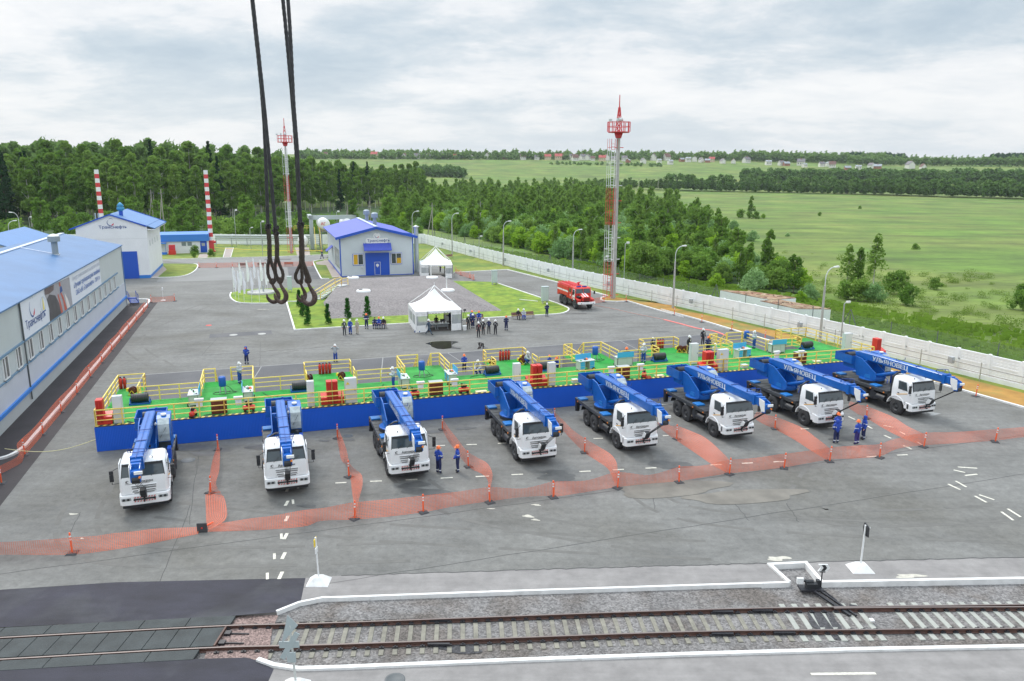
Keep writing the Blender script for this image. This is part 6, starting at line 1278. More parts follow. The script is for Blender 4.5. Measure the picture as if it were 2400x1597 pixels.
# pipes in the pits
for k in range(8):
    a = teeth[k][1] + .5; b_ = teeth[k + 1][0] - .5; p = S((a + b_) / 2, 7.2)
    t = thing('pipe_section', 'pale grey pipe lying on low supports in the pit, %s pit from the left' % ORD[k], 'pipe', p, ANG, 'pipes in the pits')
    MB().cyl((-(b_ - a) / 2, 0, .45), ((b_ - a) / 2, 0, .45), .27, n=16).build('pipe', mat('pipe_grey', (.32, .34, .36), .5), t); MB().box(-1.1, -.9, -.25, .25, 0, .25).build('support', dgrey, t); MB().box(.9, 1.1, -.25, .25, 0, .25).build('support', dgrey, t)
# ================================================================== DELINEATOR POSTS AND NETS
def mk_post():
    t = thing('delineator_post', '', 'post'); m_ = MB(); z = .08
    for i, (h_, m__) in enumerate(((.62, 0), (.09, 1), (.07, 0), (.09, 1), (.13, 0))): m_.cyl((0, 0, z), (0, 0, z + h_), .045, n=10, m=m__, cap=(i == 4)); z += h_
    m_.lathe([(.045, z), (.03, z + .02), (0, z + .02)], n=10); m_.build('tube', [orange, white], t)
    MB().hexa([(-.27, -.27, 0), (.27, -.27, 0), (.27, .27, 0), (-.27, .27, 0), (-.2, -.2, .07), (.2, -.2, .07), (.2, .2, .07), (-.2, .2, .07)]).build('foot', mat('foot_rubber', (.05, .05, .055), .8), t); return t
PO = Once(mk_post)
rows = {
 'front net': [E1(500, 345), B5(0, 0)] and [E1(500, 345), D2(132, 1555), D2(815, 1490), D2(1475, 1392), D2(2105, 1343), D3(625, 1250), D3(1235, 1193), D3(1735, 1112), D3(2278, 1053), B4(1545, 1500), B4(2005, 1465), B5(1430, 1562), B5(2087, 1515)],
 'nets between the trucks': [D1(1318, 655), D1(1243, 1085), B2(945, 1287), D2(75, 1138), D2(1003, 670), D2(1262, 1037), D2(2117, 590), D3(297, 897), D3(1212, 762), D3(2188, 662), B5(62, 1395), B5(905, 1300)],
 'net along the workshop kerb': [B1(15, 1700), B1(232, 1440), B1(395, 1250), B1(567, 1045), B1(708, 873), B1(830, 721), B1(938, 590), B1(1028, 480), B1(1110, 380), B1(1185, 291), B1(1255, 206), B1(1322, 130), B1(1358, 80), B1(1387, 37), B1(1607, 25)],
 'fence side kerb': [A3(1630, 1407), A3(1833, 1402), B4(120, 152), B4(372, 219), B4(645, 292), B4(950, 376), B5(1908, 1097)],
 'far tent': [A3(268, 1138), A3(315, 1163), A3(398, 1188), A3(435, 1205)],
 'benches at the far lawn': [A1(1828, 1090), A1(1990, 1090), A1(2135, 1087), A1(2318, 1085), A2(915, 1075)]}
for nm, pts in rows.items():
    for i, p in enumerate(pts):
        o = PO((p.x, p.y, 0), random.uniform(0, 1.5) if 'work' not in nm else ANG, 'orange and white post, %s from the left by the %s' % (ORD[i], nm) if 'workshop' not in nm else 'orange and white post, %s from the front of the %s' % (ORD[i], nm), 'orange delineator posts')
        o.rotation_euler = (random.uniform(-.05, .05), random.uniform(-.05, .05), o.rotation_euler.z)
# the fallen one, its base upright
p = E1(1398, 200); t = thing('fallen_post', 'orange post lying fallen with its black square base tipped up, left end of front net', 'post', (p.x, p.y, 0), .1)
MB().box(-.26, .26, -.05, .03, 0, .52).build('foot', MATS['foot_rubber'], t, bevel=.02); m_ = MB(); m_.cyl((0, .03, .26), (.3, .9, .12), .045, n=8); m_.build('tube', orange, t); MB().cyl((0, -.06, .26), (0, -.04, .26), .05, n=8).build('cap', red, t)
# nets
netm = bpy.data.materials.new('safety_net'); netm.use_nodes = True; t_ = netm.node_tree; bs = t_.nodes['Principled BSDF']; bs.inputs['Base Color'].default_value = (.86, .17, .07, 1); bs.inputs['Roughness'].default_value = .6
uvn = t_.nodes.new('ShaderNodeUVMap'); sp = t_.nodes.new('ShaderNodeSeparateXYZ'); t_.links.new(uvn.outputs[0], sp.inputs[0])
def _strand(sock, pitch, wd):
    a = t_.nodes.new('ShaderNodeMath'); a.operation = 'DIVIDE'; t_.links.new(sock, a.inputs[0]); a.inputs[1].default_value = pitch
    b = t_.nodes.new('ShaderNodeMath'); b.operation = 'FRACT'; t_.links.new(a.outputs[0], b.inputs[0]); c = t_.nodes.new('ShaderNodeMath'); c.operation = 'LESS_THAN'; t_.links.new(b.outputs[0], c.inputs[0]); c.inputs[1].default_value = wd; return c.outputs[0]
s1 = _strand(sp.outputs[0], .085, .18); s2 = _strand(sp.outputs[1], .085, .22); mxn = t_.nodes.new('ShaderNodeMath'); mxn.operation = 'MAXIMUM'; t_.links.new(s1, mxn.inputs[0]); t_.links.new(s2, mxn.inputs[1]); t_.links.new(mxn.outputs[0], bs.inputs['Alpha'])
def net(bottom, top, label, n=10, wav=.05):
    b_ = smooth(bottom, n); t2 = smooth3(top, n); L = len(b_); vs = []; rows_ = 5; uv = []
    s_ = 0
    for i in range(L):
        if i: s_ += (b_[i] - b_[i - 1]).length
        for j in range(rows_):
            q = j / (rows_ - 1); p = Vector((b_[i].x, b_[i].y, .02)).lerp(t2[i], q); p += Vector((0, 1, 0)) * (wav * sin(s_ * 1.7 + q * 2) * sin(pi * q)); vs.append(p); uv.append((s_, q * 1.0))
    fs = [(i * rows_ + j, (i + 1) * rows_ + j, (i + 1) * rows_ + j + 1, i * rows_ + j + 1) for i in range(L - 1) for j in range(rows_ - 1)]
    mb = MB(); mb.add(vs, fs, 0, True); o = mb.build('safety_net', netm, recalc=False); ul = o.data.uv_layers.new(name='uv')
    for lp in o.data.loops: ul.data[lp.index].uv = uv[lp.vertex_index]
    return tag(o, label, 'net', 'orange safety nets')
def smooth3(pts, n):
    z = [p.z for p in pts]; s_ = smooth(pts, n); L = len(pts); zz = []
    for i in range(L - 1): zz += [z[i] + (z[i + 1] - z[i]) * (3 * (k / n) ** 2 - 2 * (k / n) ** 3) for k in range(n)]
    zz.append(z[-1]); return [Vector((p.x, p.y, q)) for p, q in zip(s_, zz)]
T_ = lambda f, x, y, z: f(x, y, z)
net([E1(-900, 390), E1(-300, 370), E1(0, 357), E1(460, 357), E1(720, 330), E1(1000, 285), E1(1370, 213)], [E1(-900, 320, .7), E1(-300, 285, .8), E1(0, 268, .85), E1(490, 235, .9), E1(720, 215, .7), E1(1000, 182, .55), E1(1375, 160, .25)], 'orange safety net at the bottom left, left of the tipped black post base')
net([E1(1425, 198), E1(1800, 185), E1(2100, 160), D2(-200, 1575), D2(135, 1560), D2(480, 1530), D2(815, 1487), D2(1150, 1425), D2(1470, 1378)], [E1(1520, 135, .3), E1(1800, 95, .6), E1(2100, 45, .7), D2(-200, 1445, .7), D2(120, 1388, .9), D2(480, 1355, .8), D2(805, 1320, .9), D2(1150, 1282, .8), D2(1465, 1235, .95)], 'orange safety net in front of the second to fourth crane trucks')
net([D2(1470, 1380), D2(1800, 1338), D2(2105, 1325), D3(0, 1335), D3(300, 1290), D3(620, 1238), D3(940, 1205), D3(1235, 1180)], [D2(1470, 1235, .95), D2(1800, 1250, .65), D2(2105, 1180, .95), D3(0, 1182, .8), D3(300, 1172, .75), D3(620, 1090, .95), D3(940, 1115, .7), D3(1235, 1035, .95)], 'orange safety net in front of the fourth and fifth crane trucks')
net([D3(1235, 1180), D3(1480, 1140), D3(1735, 1102), D3(2000, 1075), D3(2275, 1042), B4(1545, 1480), B4(1780, 1470), B4(2005, 1450), B5(1200, 1575), B5(1430, 1545), B5(1750, 1525), B5(2087, 1502), B5(2352, 1470), B5(2700, 1440)], [D3(1240, 1033, .95), D3(1480, 1020, .7), D3(1735, 965, .95), D3(2000, 945, .8), D3(2280, 905, .9), B4(1545, 1370, .95), B4(1780, 1350, .7), B4(2010, 1335, .9), B5(1150, 1490, .6), B5(1430, 1430, .95), B5(1750, 1420, .7), B5(2090, 1395, .95), B5(2352, 1375, .7), B5(2700, 1350, .8)], 'orange safety net running from the sixth crane truck to the right edge')
net([D1(1300, 650), D1(1265, 760), D1(1240, 900), D1(1220, 1090), D1(1197, 1110), D1(1200, 1250), D1(1205, 1420)], [D1(1325, 560, .9), D1(1338, 700, .6), D1(1330, 860, .5), D1(1300, 1000, .8), D1(1385, 1140, .5), D1(1400, 1340, .3), D1(1230, 1450, .25)], 'orange safety net hanging between the first and second crane trucks', wav=.12)
net([B2(935, 1270), B2(955, 1360), B2(980, 1480), D2(60, 1040), D2(90, 1140), D2(110, 1300), D2(150, 1560)], [B2(945, 1175, .95), B2(985, 1270, .6), B2(1030, 1400, .55), D2(90, 1010, .9), D2(190, 1100, .5), D2(212, 1200, .5), D2(170, 1380, .9)], 'orange safety net hanging between the second and third crane trucks', wav=.12)
net([D2(1008, 680), D2(1070, 790), D2(1130, 870), D2(1262, 1035), D2(1400, 1110), D2(1460, 1190), D2(1475, 1378)], [D2(1003, 555, .95), D2(1090, 680, .75), D2(1170, 780, .7), D2(1270, 895, .95), D2(1430, 985, .6), D2(1500, 1100, .55), D2(1480, 1240, .95)], 'orange safety net hanging between the third and fourth crane trucks', wav=.12)
net([D2(2120, 590), D3(60, 650), D3(130, 730), D3(297, 895), D3(440, 990), D3(540, 1070), D3(605, 1235)], [D2(2118, 485, .95), D3(70, 560, .7), D3(160, 650, .6), D3(305, 755, .95), D3(500, 870, .6), D3(610, 980, .55), D3(625, 1095, .95)], 'orange safety net hanging between the fourth and fifth crane trucks', wav=.12)
net([D3(1020, 600), D3(1080, 680), D3(1212, 775), D3(1400, 900), D3(1560, 1010), D3(1715, 1102)], [D3(1060, 580, .6), D3(1150, 625, .7), D3(1225, 630, .95), D3(1430, 710, .7), D3(1600, 830, .6), D3(1733, 965, .95)], 'orange safety net hanging between the fifth and sixth crane trucks', wav=.12)
net([B4(850, 1100), B4(940, 1155), B4(1040, 1200), B4(1210, 1290), B4(1380, 1400), B4(1530, 1490)], [B4(880, 1040, .6), B4(960, 1065, .7), B4(1050, 1085, .95), B4(1240, 1160, .7), B4(1400, 1260, .65), B4(1545, 1375, .95)], 'orange safety net hanging between the sixth and seventh crane trucks', wav=.12)
net([B5(740, 1200), B5(820, 1255), B5(905, 1295), B5(1080, 1400), B5(1240, 1480), B5(1420, 1550)], [B5(760, 1140, .6), B5(830, 1165, .75), B5(910, 1185, .95), B5(1100, 1260, .7), B5(1270, 1360, .6), B5(1430, 1440, .95)], 'orange safety net hanging between the seventh and last crane trucks', wav=.12)
wk = rows['net along the workshop kerb']; pts = wk[1:13]; rp = Vector((.1, 0, 0))
net([wk[0] - UU * 6, wk[0] - UU * 2, wk[1] - VV * 2] + pts, [(p + Z_ * .55) for p in (wk[0] - UU * 6, wk[0] - UU * 2, wk[1] - VV * 2)] + [(p - UU * .35) + Z_ * (.9 if i % 2 == 0 else .75) for i, p in enumerate(pts)], 'orange safety net along the white kerb of the long workshop', wav=.05, n=6)
a, b_ = wk[13], wk[14]; net([a, a.lerp(b_, .5), b_], [a + Z_ * .85, a.lerp(b_, .5) + Z_ * .75, b_ + Z_ * .85], 'short orange safety net between two posts at the far end of the workshop')
fr_ = rows['benches at the far lawn']; net([p + VV * .2 for p in fr_], [p + Z_ * .95 + VV * .2 for p in fr_], 'orange safety net behind the row of far benches')
fr_ = rows['far tent']; net([p + VV * .1 for p in fr_], [p + Z_ * .9 + VV * .1 for p in fr_], 'orange safety net beside the far white tent')
a = A3(1370, 1440); b_ = A3(1630, 1405); net([a, a.lerp(b_, .5), b_], [a + Z_ * .9, a.lerp(b_, .5) + Z_ * .75, b_ + Z_ * .85], 'orange safety net hanging behind the front of the fire truck')
# hose and tape lines on the ground
o = MB().tube([Vector((p.x, p.y, .03)) for p in smooth([A3(1540, 1437), A3(1700, 1465), A3(1900, 1510), A3(2150, 1560), B4(30, 195)], 8)], .03, 5).build('fire_hose', mat('hose_pink', (.62, .33, .28), .7)); tag(o, 'thin pinkish fire hose running from the fire truck across the yard', 'hose')
o = ribbon(MB(), smooth([B4(25, 195), B4(170, 232), B4(330, 275), B4(480, 300), B4(600, 345)], 8), .28, .0, .05).build('red_tape', mat('tape_red', (.75, .16, .14), .6)); tag(o, 'crumpled red barrier tape lying on the asphalt before the earth verge', 'barrier tape')
o = MB().tube([Vector((p.x, p.y, .9 - .5 * sin(pi * i / 20))) for i, p in enumerate([B1(60, 1500).lerp(B1(895, 1410), k / 20) for k in range(21)])], .02, 4).build('barrier_tape', mat('tape_yellow', (.7, .65, .35), .6)); tag(o, 'pale yellow tape stretched from the workshop kerb to the platform corner', 'barrier tape')
o = MB().tube([Vector((p.x, p.y, .8 - .3 * sin(pi * i / 20))) for i, p in enumerate([A1(1970, 935).lerp(A2(1000, 965), k / 20) for k in range(21)])], .05, 4).build('barrier_tape', ylw2); tag(o, 'bright yellow tape stretched across the far lawn', 'barrier tape')
# ================================================================== TENTS
canvas = mat('tent_canvas', (.84, .84, .84), .7); canvas_s = mat('tent_clear_panel', (.50, .53, .55), .3, alpha=.65)
def tent(label, corners, eave, apex_h, open_side=0):
    c = sum((Vector(p) for p in corners), Vector()) / 4; t = thing('pavilion_tent', label, 'tent', c, 0, 'white pagoda tents'); L = [Vector(p) - c for p in corners]
    m_ = MB(); n = 8; rows_ = 7; vs = []; P0 = []
    for k in range(4):
        a, b_ = L[k], L[(k + 1) % 4]
        for i in range(n): P0.append(a.lerp(b_, i / n))
    M4 = len(P0)
    for j in range(rows_):
        q = j / (rows_ - 1); r_ = (1 - q) ** 1.0; h_ = eave + (apex_h - eave) * (q ** 1.9 * .75 + .25 * q)
        for i, p in enumerate(P0): k = (i % n) / n; vs.append((p.x * r_, p.y * r_, h_ - .12 * sin(pi * k) * sin(pi * q)))
    m_.add(vs, [(j * M4 + i, j * M4 + (i + 1) % M4, (j + 1) * M4 + (i + 1) % M4, (j + 1) * M4 + i) for j in range(rows_ - 1) for i in range(M4)], 0, True)
    m_.cyl((0, 0, apex_h - .1), (0, 0, apex_h + .75), .03, n=6); m_.build('roof', canvas, t, recalc=False)
    v_ = MB()
    for k in range(4):
        a, b_ = L[k], L[(k + 1) % 4]; ns = 16
        for i in range(ns):
            p, q = a.lerp(b_, i / ns) * 1.012, a.lerp(b_, (i + 1) / ns) * 1.012; mid = p.lerp(q, .5)
            v_.add([(p.x, p.y, eave), (q.x, q.y, eave), (q.x, q.y, eave - .2), (mid.x, mid.y, eave - .32), (p.x, p.y, eave - .2)], [(0, 1, 2, 3, 4)])
    v_.build('valance', canvas, t, recalc=False)
    for k in range(4):
        MB().cyl(L[k], L[k] + Z_ * eave, .07, n=8).build('pole', canvas, t); MB().beam(L[k] + Z_ * (eave + .02), Vector((0, 0, apex_h + .35)), .06).build('ridge_cable', canvas, t)
    for k in range(4):
        a, b_ = L[k], L[(k + 1) % 4]
        if k == 2 and False: continue
        s_ = MB(); cl = MB()
        pieces = [(0, 1)] if k in (3,) else [(0, .26), (.78, 1)] if k in (open_side,) else ([(0, 1)] if k == 1 else [(0, .2), (.8, 1)])
        for q0, q1 in pieces:
            nn = max(3, int((q1 - q0) * 14)); nrm = Vector((-(b_ - a).y, (b_ - a).x, 0)).normalized()
            P_ = [a.lerp(b_, q0 + (q1 - q0) * i / nn) + nrm * (.05 * (-1) ** i) for i in range(nn + 1)]
            for p, q in zip(P_, P_[1:]):
                s_.add([(p.x, p.y, 0.02), (q.x, q.y, 0.02), (q.x, q.y, .85), (p.x, p.y, .85)], [(0, 1, 2, 3)]); s_.add([(p.x, p.y, eave - .55), (q.x, q.y, eave - .55), (q.x, q.y, eave), (p.x, p.y, eave)], [(0, 1, 2, 3)]); cl.add([(p.x, p.y, .85), (q.x, q.y, .85), (q.x, q.y, eave - .55), (p.x, p.y, eave - .55)], [(0, 1, 2, 3)])
            for p in P_[::3] + [P_[-1]]: s_.beam(p, p + Z_ * eave, .08)
        sw = s_.build('side_wall', canvas, t, recalc=False); cl.build('clear_window', canvas_s, sw, recalc=False)
    return t
tn = tent('white pagoda tent with open front and desks, beside the garden kerb', [S(28.0, 32.0), S(33.55, 32.0), S(33.9, 38.0), S(28.3, 38.0)], 2.5, 4.75)
tent('white pagoda tent at the far right corner of the hangar', [S(38.0, 78.5), S(43.3, 76.3), S(44.6, 83.2), S(38.9, 84)], 2.4, 5.0)
# floor and furniture of the near tent
o = sheet('tent_floor', [S(28.3, 32.3), S(33.3, 32.3), S(33.6, 37.7), S(28.5, 37.7)], mat('floor_boards', (.06, .05, .045), .8), .04, .04); o['kind'] = 'structure'
for i, u in enumerate((30.0, 31.5)):
    t = local_thing('desk', 'grey desk under the near tent, %s one' % ('left', 'right')[i], 'desk', u, 33.2, 0, 'desks in the tent'); MB().box(-.72, .72, -.38, .38, .72, .76).build('top', lgrey, t); MB().box(-.7, .7, .2, .23, .25, .7).build('modesty_panel', grey, t)
    for x in (-.62, .62): MB().box(x - .03, x + .03, -.3, .3, 0, .05).box(x - .03, x + .03, -.04, .04, 0, .72).build('leg', grey, t)
    g = MB(); rr = random.Random(i)
    for k in range(6): x = rr.uniform(-.65, .6); g.box(x, x + .06, -.1, -.04, .76, .95, 0)
    o = g.build('paper_stack', white); o.location = S(u, 33.2); o.rotation_euler = (0, 0, ANG); tag(o, 'white papers and bottles on the %s tent desk' % ('left', 'right')[i], 'papers')
t = local_thing('monitor', 'black computer monitor standing on the right tent desk', 'monitor', 31.5, 33.35, .76); MB().box(-.28, .28, -.02, .02, .12, .46).build('screen', black, t); MB().box(-.04, .04, -.03, .03, 0, .14).box(-.12, .12, -.08, .08, 0, .015).build('stand', black, t)
# ================================================================== GARDEN ITEMS
flagm = mat('flag_white', (.86, .87, .90), .7)
def mk_flag():
    t = thing('feather_flag', '', 'flag'); MB().tube([(0, 0, 0), (0, 0, 4.4), (.04, 0, 4.75), (.12, 0, 4.85)], .025, 5).build('pole', white, t)
    m_ = MB(); vs = []; n = 12
    for i in range(n + 1): z = 1.3 + 3.5 * i / n; w_ = .16 + .26 * sin(pi * min(1, .15 + .85 * i / n)) * (1 if i < n else .3); y = .08 * sin(i * .9); vs += [(0.02, 0, z), (w_ * .5, y, z), (w_, -y, z - .05)]
    m_.add(vs, [q for i in range(n) for q in ((3 * i, 3 * i + 1, 3 * i + 4, 3 * i + 3), (3 * i + 1, 3 * i + 2, 3 * i + 5, 3 * i + 4))], 0, True)
    m_.build('cloth', flagm, t, recalc=False); return t
FL = Once(mk_flag); i = 0
for x, y in ((190, 1345), (205, 1385), (235, 1398), (250, 1330), (285, 1408), (315, 1290), (355, 1408), (375, 1250), (425, 1405), (440, 1285), (500, 1285), (485, 1320)):
    p = A2(x, y); FL((p.x, p.y, .05), random.uniform(-.5, .3), 'white feather flag on the small round lawn, %s from the left' % ORD[i], 'white feather flags', (1, 1, random.uniform(.9, 1.0))); i += 1
p = A2(440, 1325); t = thing('fountain_base', 'round pale stone base on the flag lawn', 'plinth', (p.x, p.y, .05)); MB().lathe([(2.1, 0), (2.1, .25), (1.9, .32), (1.7, .32), (1.6, .2), (0, .2)], n=28).build('basin', concrete, t); MB().cyl((.3, .2, .2), (.3, .2, 1.2), .12, n=10).cyl((-1.6, .4, .2), (-1.6, .4, 1.5), .1, n=8).build('spout', grey, t)
def mk_box():
    t = thing('switch_cabinet', '', 'cabinet'); MB().box(-.45, .45, -.3, .3, .35, 2.3).build('body', mat('cabinet_grey', (.45, .52, .54), .5), t, bevel=.02); MB().box(-.47, .47, -.34, .34, 2.28, 2.36).build('roof', MATS['cabinet_grey'], t); MB().box(-.35, -.27, -.2, .2, 0, .36).box(.27, .35, -.2, .2, 0, .36).build('leg', concrete, t); MB().box(-.4, .4, -.32, -.3, .42, 2.22).build('door', mat('cabinet_door', (.50, .57, .59), .5), t); return t
SC = Once(mk_box)
for (p, lb, s_) in ((A3(622, 1248), 'tall grey switch cabinet on the garden lawn, farther one', 1.0), (A3(1085, 1420), 'tall grey switch cabinet at the garden kerb near the fire truck', 1.1), (A2(705, 1315), 'slim grey switch cabinet right of the flag lawn', .8)): SC((p.x, p.y, .05), ANG, lb, 'grey switch cabinets', (s_, 1, 1.05))
o = MB().cyl((0, 0, 0), (2.6, -1.5, 0), .05, n=6).build('pipe_rail', white); p = A3(855, 1388); o.location = (p.x, p.y, .12); tag(o, 'thin white pipe lying on the lawn before the grey cabinet', 'pipe')
for i, (p, r_) in enumerate(((A2(1283, 1187, 1.3), 1.0), (A2(1380, 1310, 1.3), 1.05), (A2(2010, 1185, 1.3), 1.0), (A2(2155, 1303, 1.3), 1.0))):
    t = thing('hatch', 'white round hatch on the gravel mound, %s' % ('by the hangar door', 'in the middle of the mound', 'near the far tent', 'right one with a vent pipe')[i], 'hatch', (p.x, p.y, 1.3), 0, 'round hatches on the mound'); MB().lathe([(r_, 0), (r_, .2), (r_ * .9, .28), (0, .3)], n=24).build('rim', white, t)
    if i in (0, 1): MB().cyl((-.4, 0, .28), (-.4, 0, .36), .3, n=14).build('lid', dgrey, t)
    if i >= 2: MB().cyl((-.2, .2, .2), (-.2, .2, 1.9), .07, n=8).cyl((-.2, .2, 1.9), (-.2, .2, 2.1), .13, n=8).build('vent', white, t)
# stairs up the mound
a = A2(955, 1385); b_ = A2(1150, 1262, 1.3); t = thing('mound_stair', 'pale metal stair with yellow railings climbing the gravel mound', 'stair', a, 0); d = b_ - a; d.z = 0; L_ = d.length; t.rotation_euler = (0, 0, atan2(d.y, d.x)); m_ = MB()
for k in range(9): m_.box(k * L_ / 9, (k + 1) * L_ / 9 - .03, -.6, .6, .14 * k + .1, .14 * k + .16)
for s in (-.6, .6): m_.beam((0, s, 0.1), (L_, s, 1.4), .05, .3)
m_.box(L_, L_ + 1.6, -.6, .6, 1.32, 1.42); m_.build('flight', lgrey, t); railing([[(0, s, .1), (L_, s, 1.4), (L_ + 1.6, s, 1.4)] for s in (-.6, .6)], t, bars=(1.1, .6), post=2.2)
# benches
def mk_bench():
    t = thing('bench', '', 'bench'); MB().box(-.9, .9, -.2, .25, .42, .46).build('seat', bench_w, t); MB().hexa([(-.9, .24, .5), (.9, .24, .5), (.9, .28, .5), (-.9, .28, .5), (-.9, .34, .88), (.9, .34, .88), (.9, .38, .88), (-.9, .38, .88)]).build('backrest', bench_w, t)
    for x in (-.8, .8): MB().tube([(x, -.2, 0), (x, -.15, .42), (x, .22, .42), (x, .38, .9)], .025, 5).tube([(x, .2, .42), (x, .3, 0)], .025, 5).build('leg', dgrey, t)
    return t
BN = Once(mk_bench)
for p, rz, lb in ((TT(499, 362), 0, 'bench with three seated people left of the near tent'), (B3(645, 385), 0, 'bench with two seated people at the garden kerb'), (B3(735, 377), 0, 'empty bench right of the two seated people'), (B3(270, 405), 0, 'bench behind the suited men right of the tent'), (A2(270, 1088), 0, 'empty bench at the far net, left one'), (A2(450, 1085), 0, 'empty bench at the far net, second one'), (A2(695, 1078), 0, 'empty bench at the far net, right of the hooks'), (A3(212, 1003), .3, 'small red bench on the verge by the far tent')):
    BN((p.x, p.y, 0), ANG + rz, lb, 'benches', .95)
o = MB().cyl((0, 0, 0), (0, 0, .55), .22, .28, 14).build('waste_bin', white); p = B3(152, 487); o.location = p; tag(o, 'white round bin at the right corner of the near tent', 'bin')
o = MB().box(-.35, .35, -.15, .15, 0, .25).build('holdall', mat('bag_blue', (.02, .08, .25), .7), bevel=.06, seg=3); p = B2(1680, 312); o.location = p; tag(o, 'dark blue bag on the ground at the left corner of the near tent', 'bag')
# camera on tripod
p = B3(150, 400); t = thing('tripod', 'video camera tripod right of the near tent', 'tripod', p)
for k in range(3): a_ = 2 * pi * k / 3; MB().beam((.4 * cos(a_), .4 * sin(a_), 0), (0, 0, 1.3), .035).build('leg', black, t)
MB().box(-.1, .25, -.08, .08, 1.3, 1.5).build('camera', black, t)
# ================================================================== PEOPLE
POSES = {}
def J(pose):
    d = dict(pelvis=(0, 0, .95), spine=(0, 0, 1.12), chest=(0, 0, 1.33), neck=(0, .0, 1.50), hb=(0, -.01, 1.56), head=(0, -.02, 1.645), ht=(0, -.0, 1.72), nose=(0, -.115, 1.63))
    for s, n in ((-1, 'L'), (1, 'R')):
        d.update({n + 'sh': (s * .185, 0, 1.42), n + 'el': (s * .25, .03, 1.14), n + 'wr': (s * .25, -.07, .90), n + 'hip': (s * .095, 0, .90), n + 'kn': (s * .11, -.02, .50), n + 'an': (s * .12, .02, .10), n + 'to': (s * .135, -.14, .045)})
    g = lambda **k: d.update(k)
    if pose == 'behind': g(Lel=(-.27, .08, 1.15), Lwr=(-.06, .17, .95), Rel=(.27, .08, 1.15), Rwr=(.06, .19, .93))
    if pose == 'front': g(Lel=(-.27, .0, 1.13), Lwr=(-.05, -.20, .98), Rel=(.27, .0, 1.13), Rwr=(.05, -.22, .96))
    if pose == 'folded': g(Lel=(-.26, -.06, 1.14), Lwr=(.06, -.22, 1.20), Rel=(.26, -.06, 1.14), Rwr=(-.06, -.24, 1.15))
    if pose == 'write': g(Lel=(-.24, -.05, 1.14), Lwr=(-.10, -.33, 1.18), Rel=(.25, -.03, 1.14), Rwr=(.06, -.30, 1.22), head=(0, -.06, 1.63), ht=(0, -.06, 1.71), nose=(0, -.15, 1.59))
    if pose == 'phone': g(Lel=(-.40, -.12, 1.38), Lwr=(-.16, -.16, 1.58), Rel=(.38, -.12, 1.36), Rwr=(.15, -.18, 1.56))
    if pose == 'hips': g(Lel=(-.42, .05, 1.16), Lwr=(-.19, -.05, 1.0), Rel=(.42, .05, 1.16), Rwr=(.19, -.05, 1.0))
    if pose == 'walk': g(Lkn=(-.10, -.22, .53), Lan=(-.10, -.38, .14), Lto=(-.10, -.55, .09), Rkn=(.10, .10, .50), Ran=(.10, .42, .18), Rto=(.10, .32, .04), Lel=(-.25, .16, 1.16), Lwr=(-.22, .22, .92), Rel=(.25, -.12, 1.15), Rwr=(.22, -.30, 1.0), chest=(0, -.04, 1.33))
    if pose in ('sit', 'sitfold'):
        g(pelvis=(0, .05, .55), spine=(0, .08, .72), chest=(0, .06, .93), neck=(0, .04, 1.10), hb=(0, .03, 1.16), head=(0, .01, 1.245), ht=(0, .03, 1.32), nose=(0, -.085, 1.23))
        for s, n in ((-1, 'L'), (1, 'R')): g(**{n + 'sh': (s * .185, .05, 1.02), n + 'el': (s * .25, .02, .76), n + 'wr': (s * .12, -.24, .66) if pose == 'sit' else (-s * .04, -.2, .82), n + 'hip': (s * .10, .02, .54), n + 'kn': (s * .14, -.42, .54), n + 'an': (s * .14, -.42, .12), n + 'to': (s * .15, -.58, .05)})
    if pose == 'crouch':
        g(pelvis=(0, .12, .42), spine=(0, .08, .58), chest=(0, -.05, .76), neck=(0, -.12, .92), hb=(0, -.14, .98), head=(0, -.18, 1.05), ht=(0, -.18, 1.13), nose=(0, -.28, 1.02))
        for s, n in ((-1, 'L'), (1, 'R')): g(**{n + 'sh': (s * .185, -.08, .85), n + 'el': (s * .24, -.22, .62), n + 'wr': (s * .10, -.42, .52), n + 'hip': (s * .11, .10, .42), n + 'kn': (s * .2, -.30, .45), n + 'an': (s * .16, .0, .10), n + 'to': (s * .17, -.17, .045)})
    return d
SKF = {}
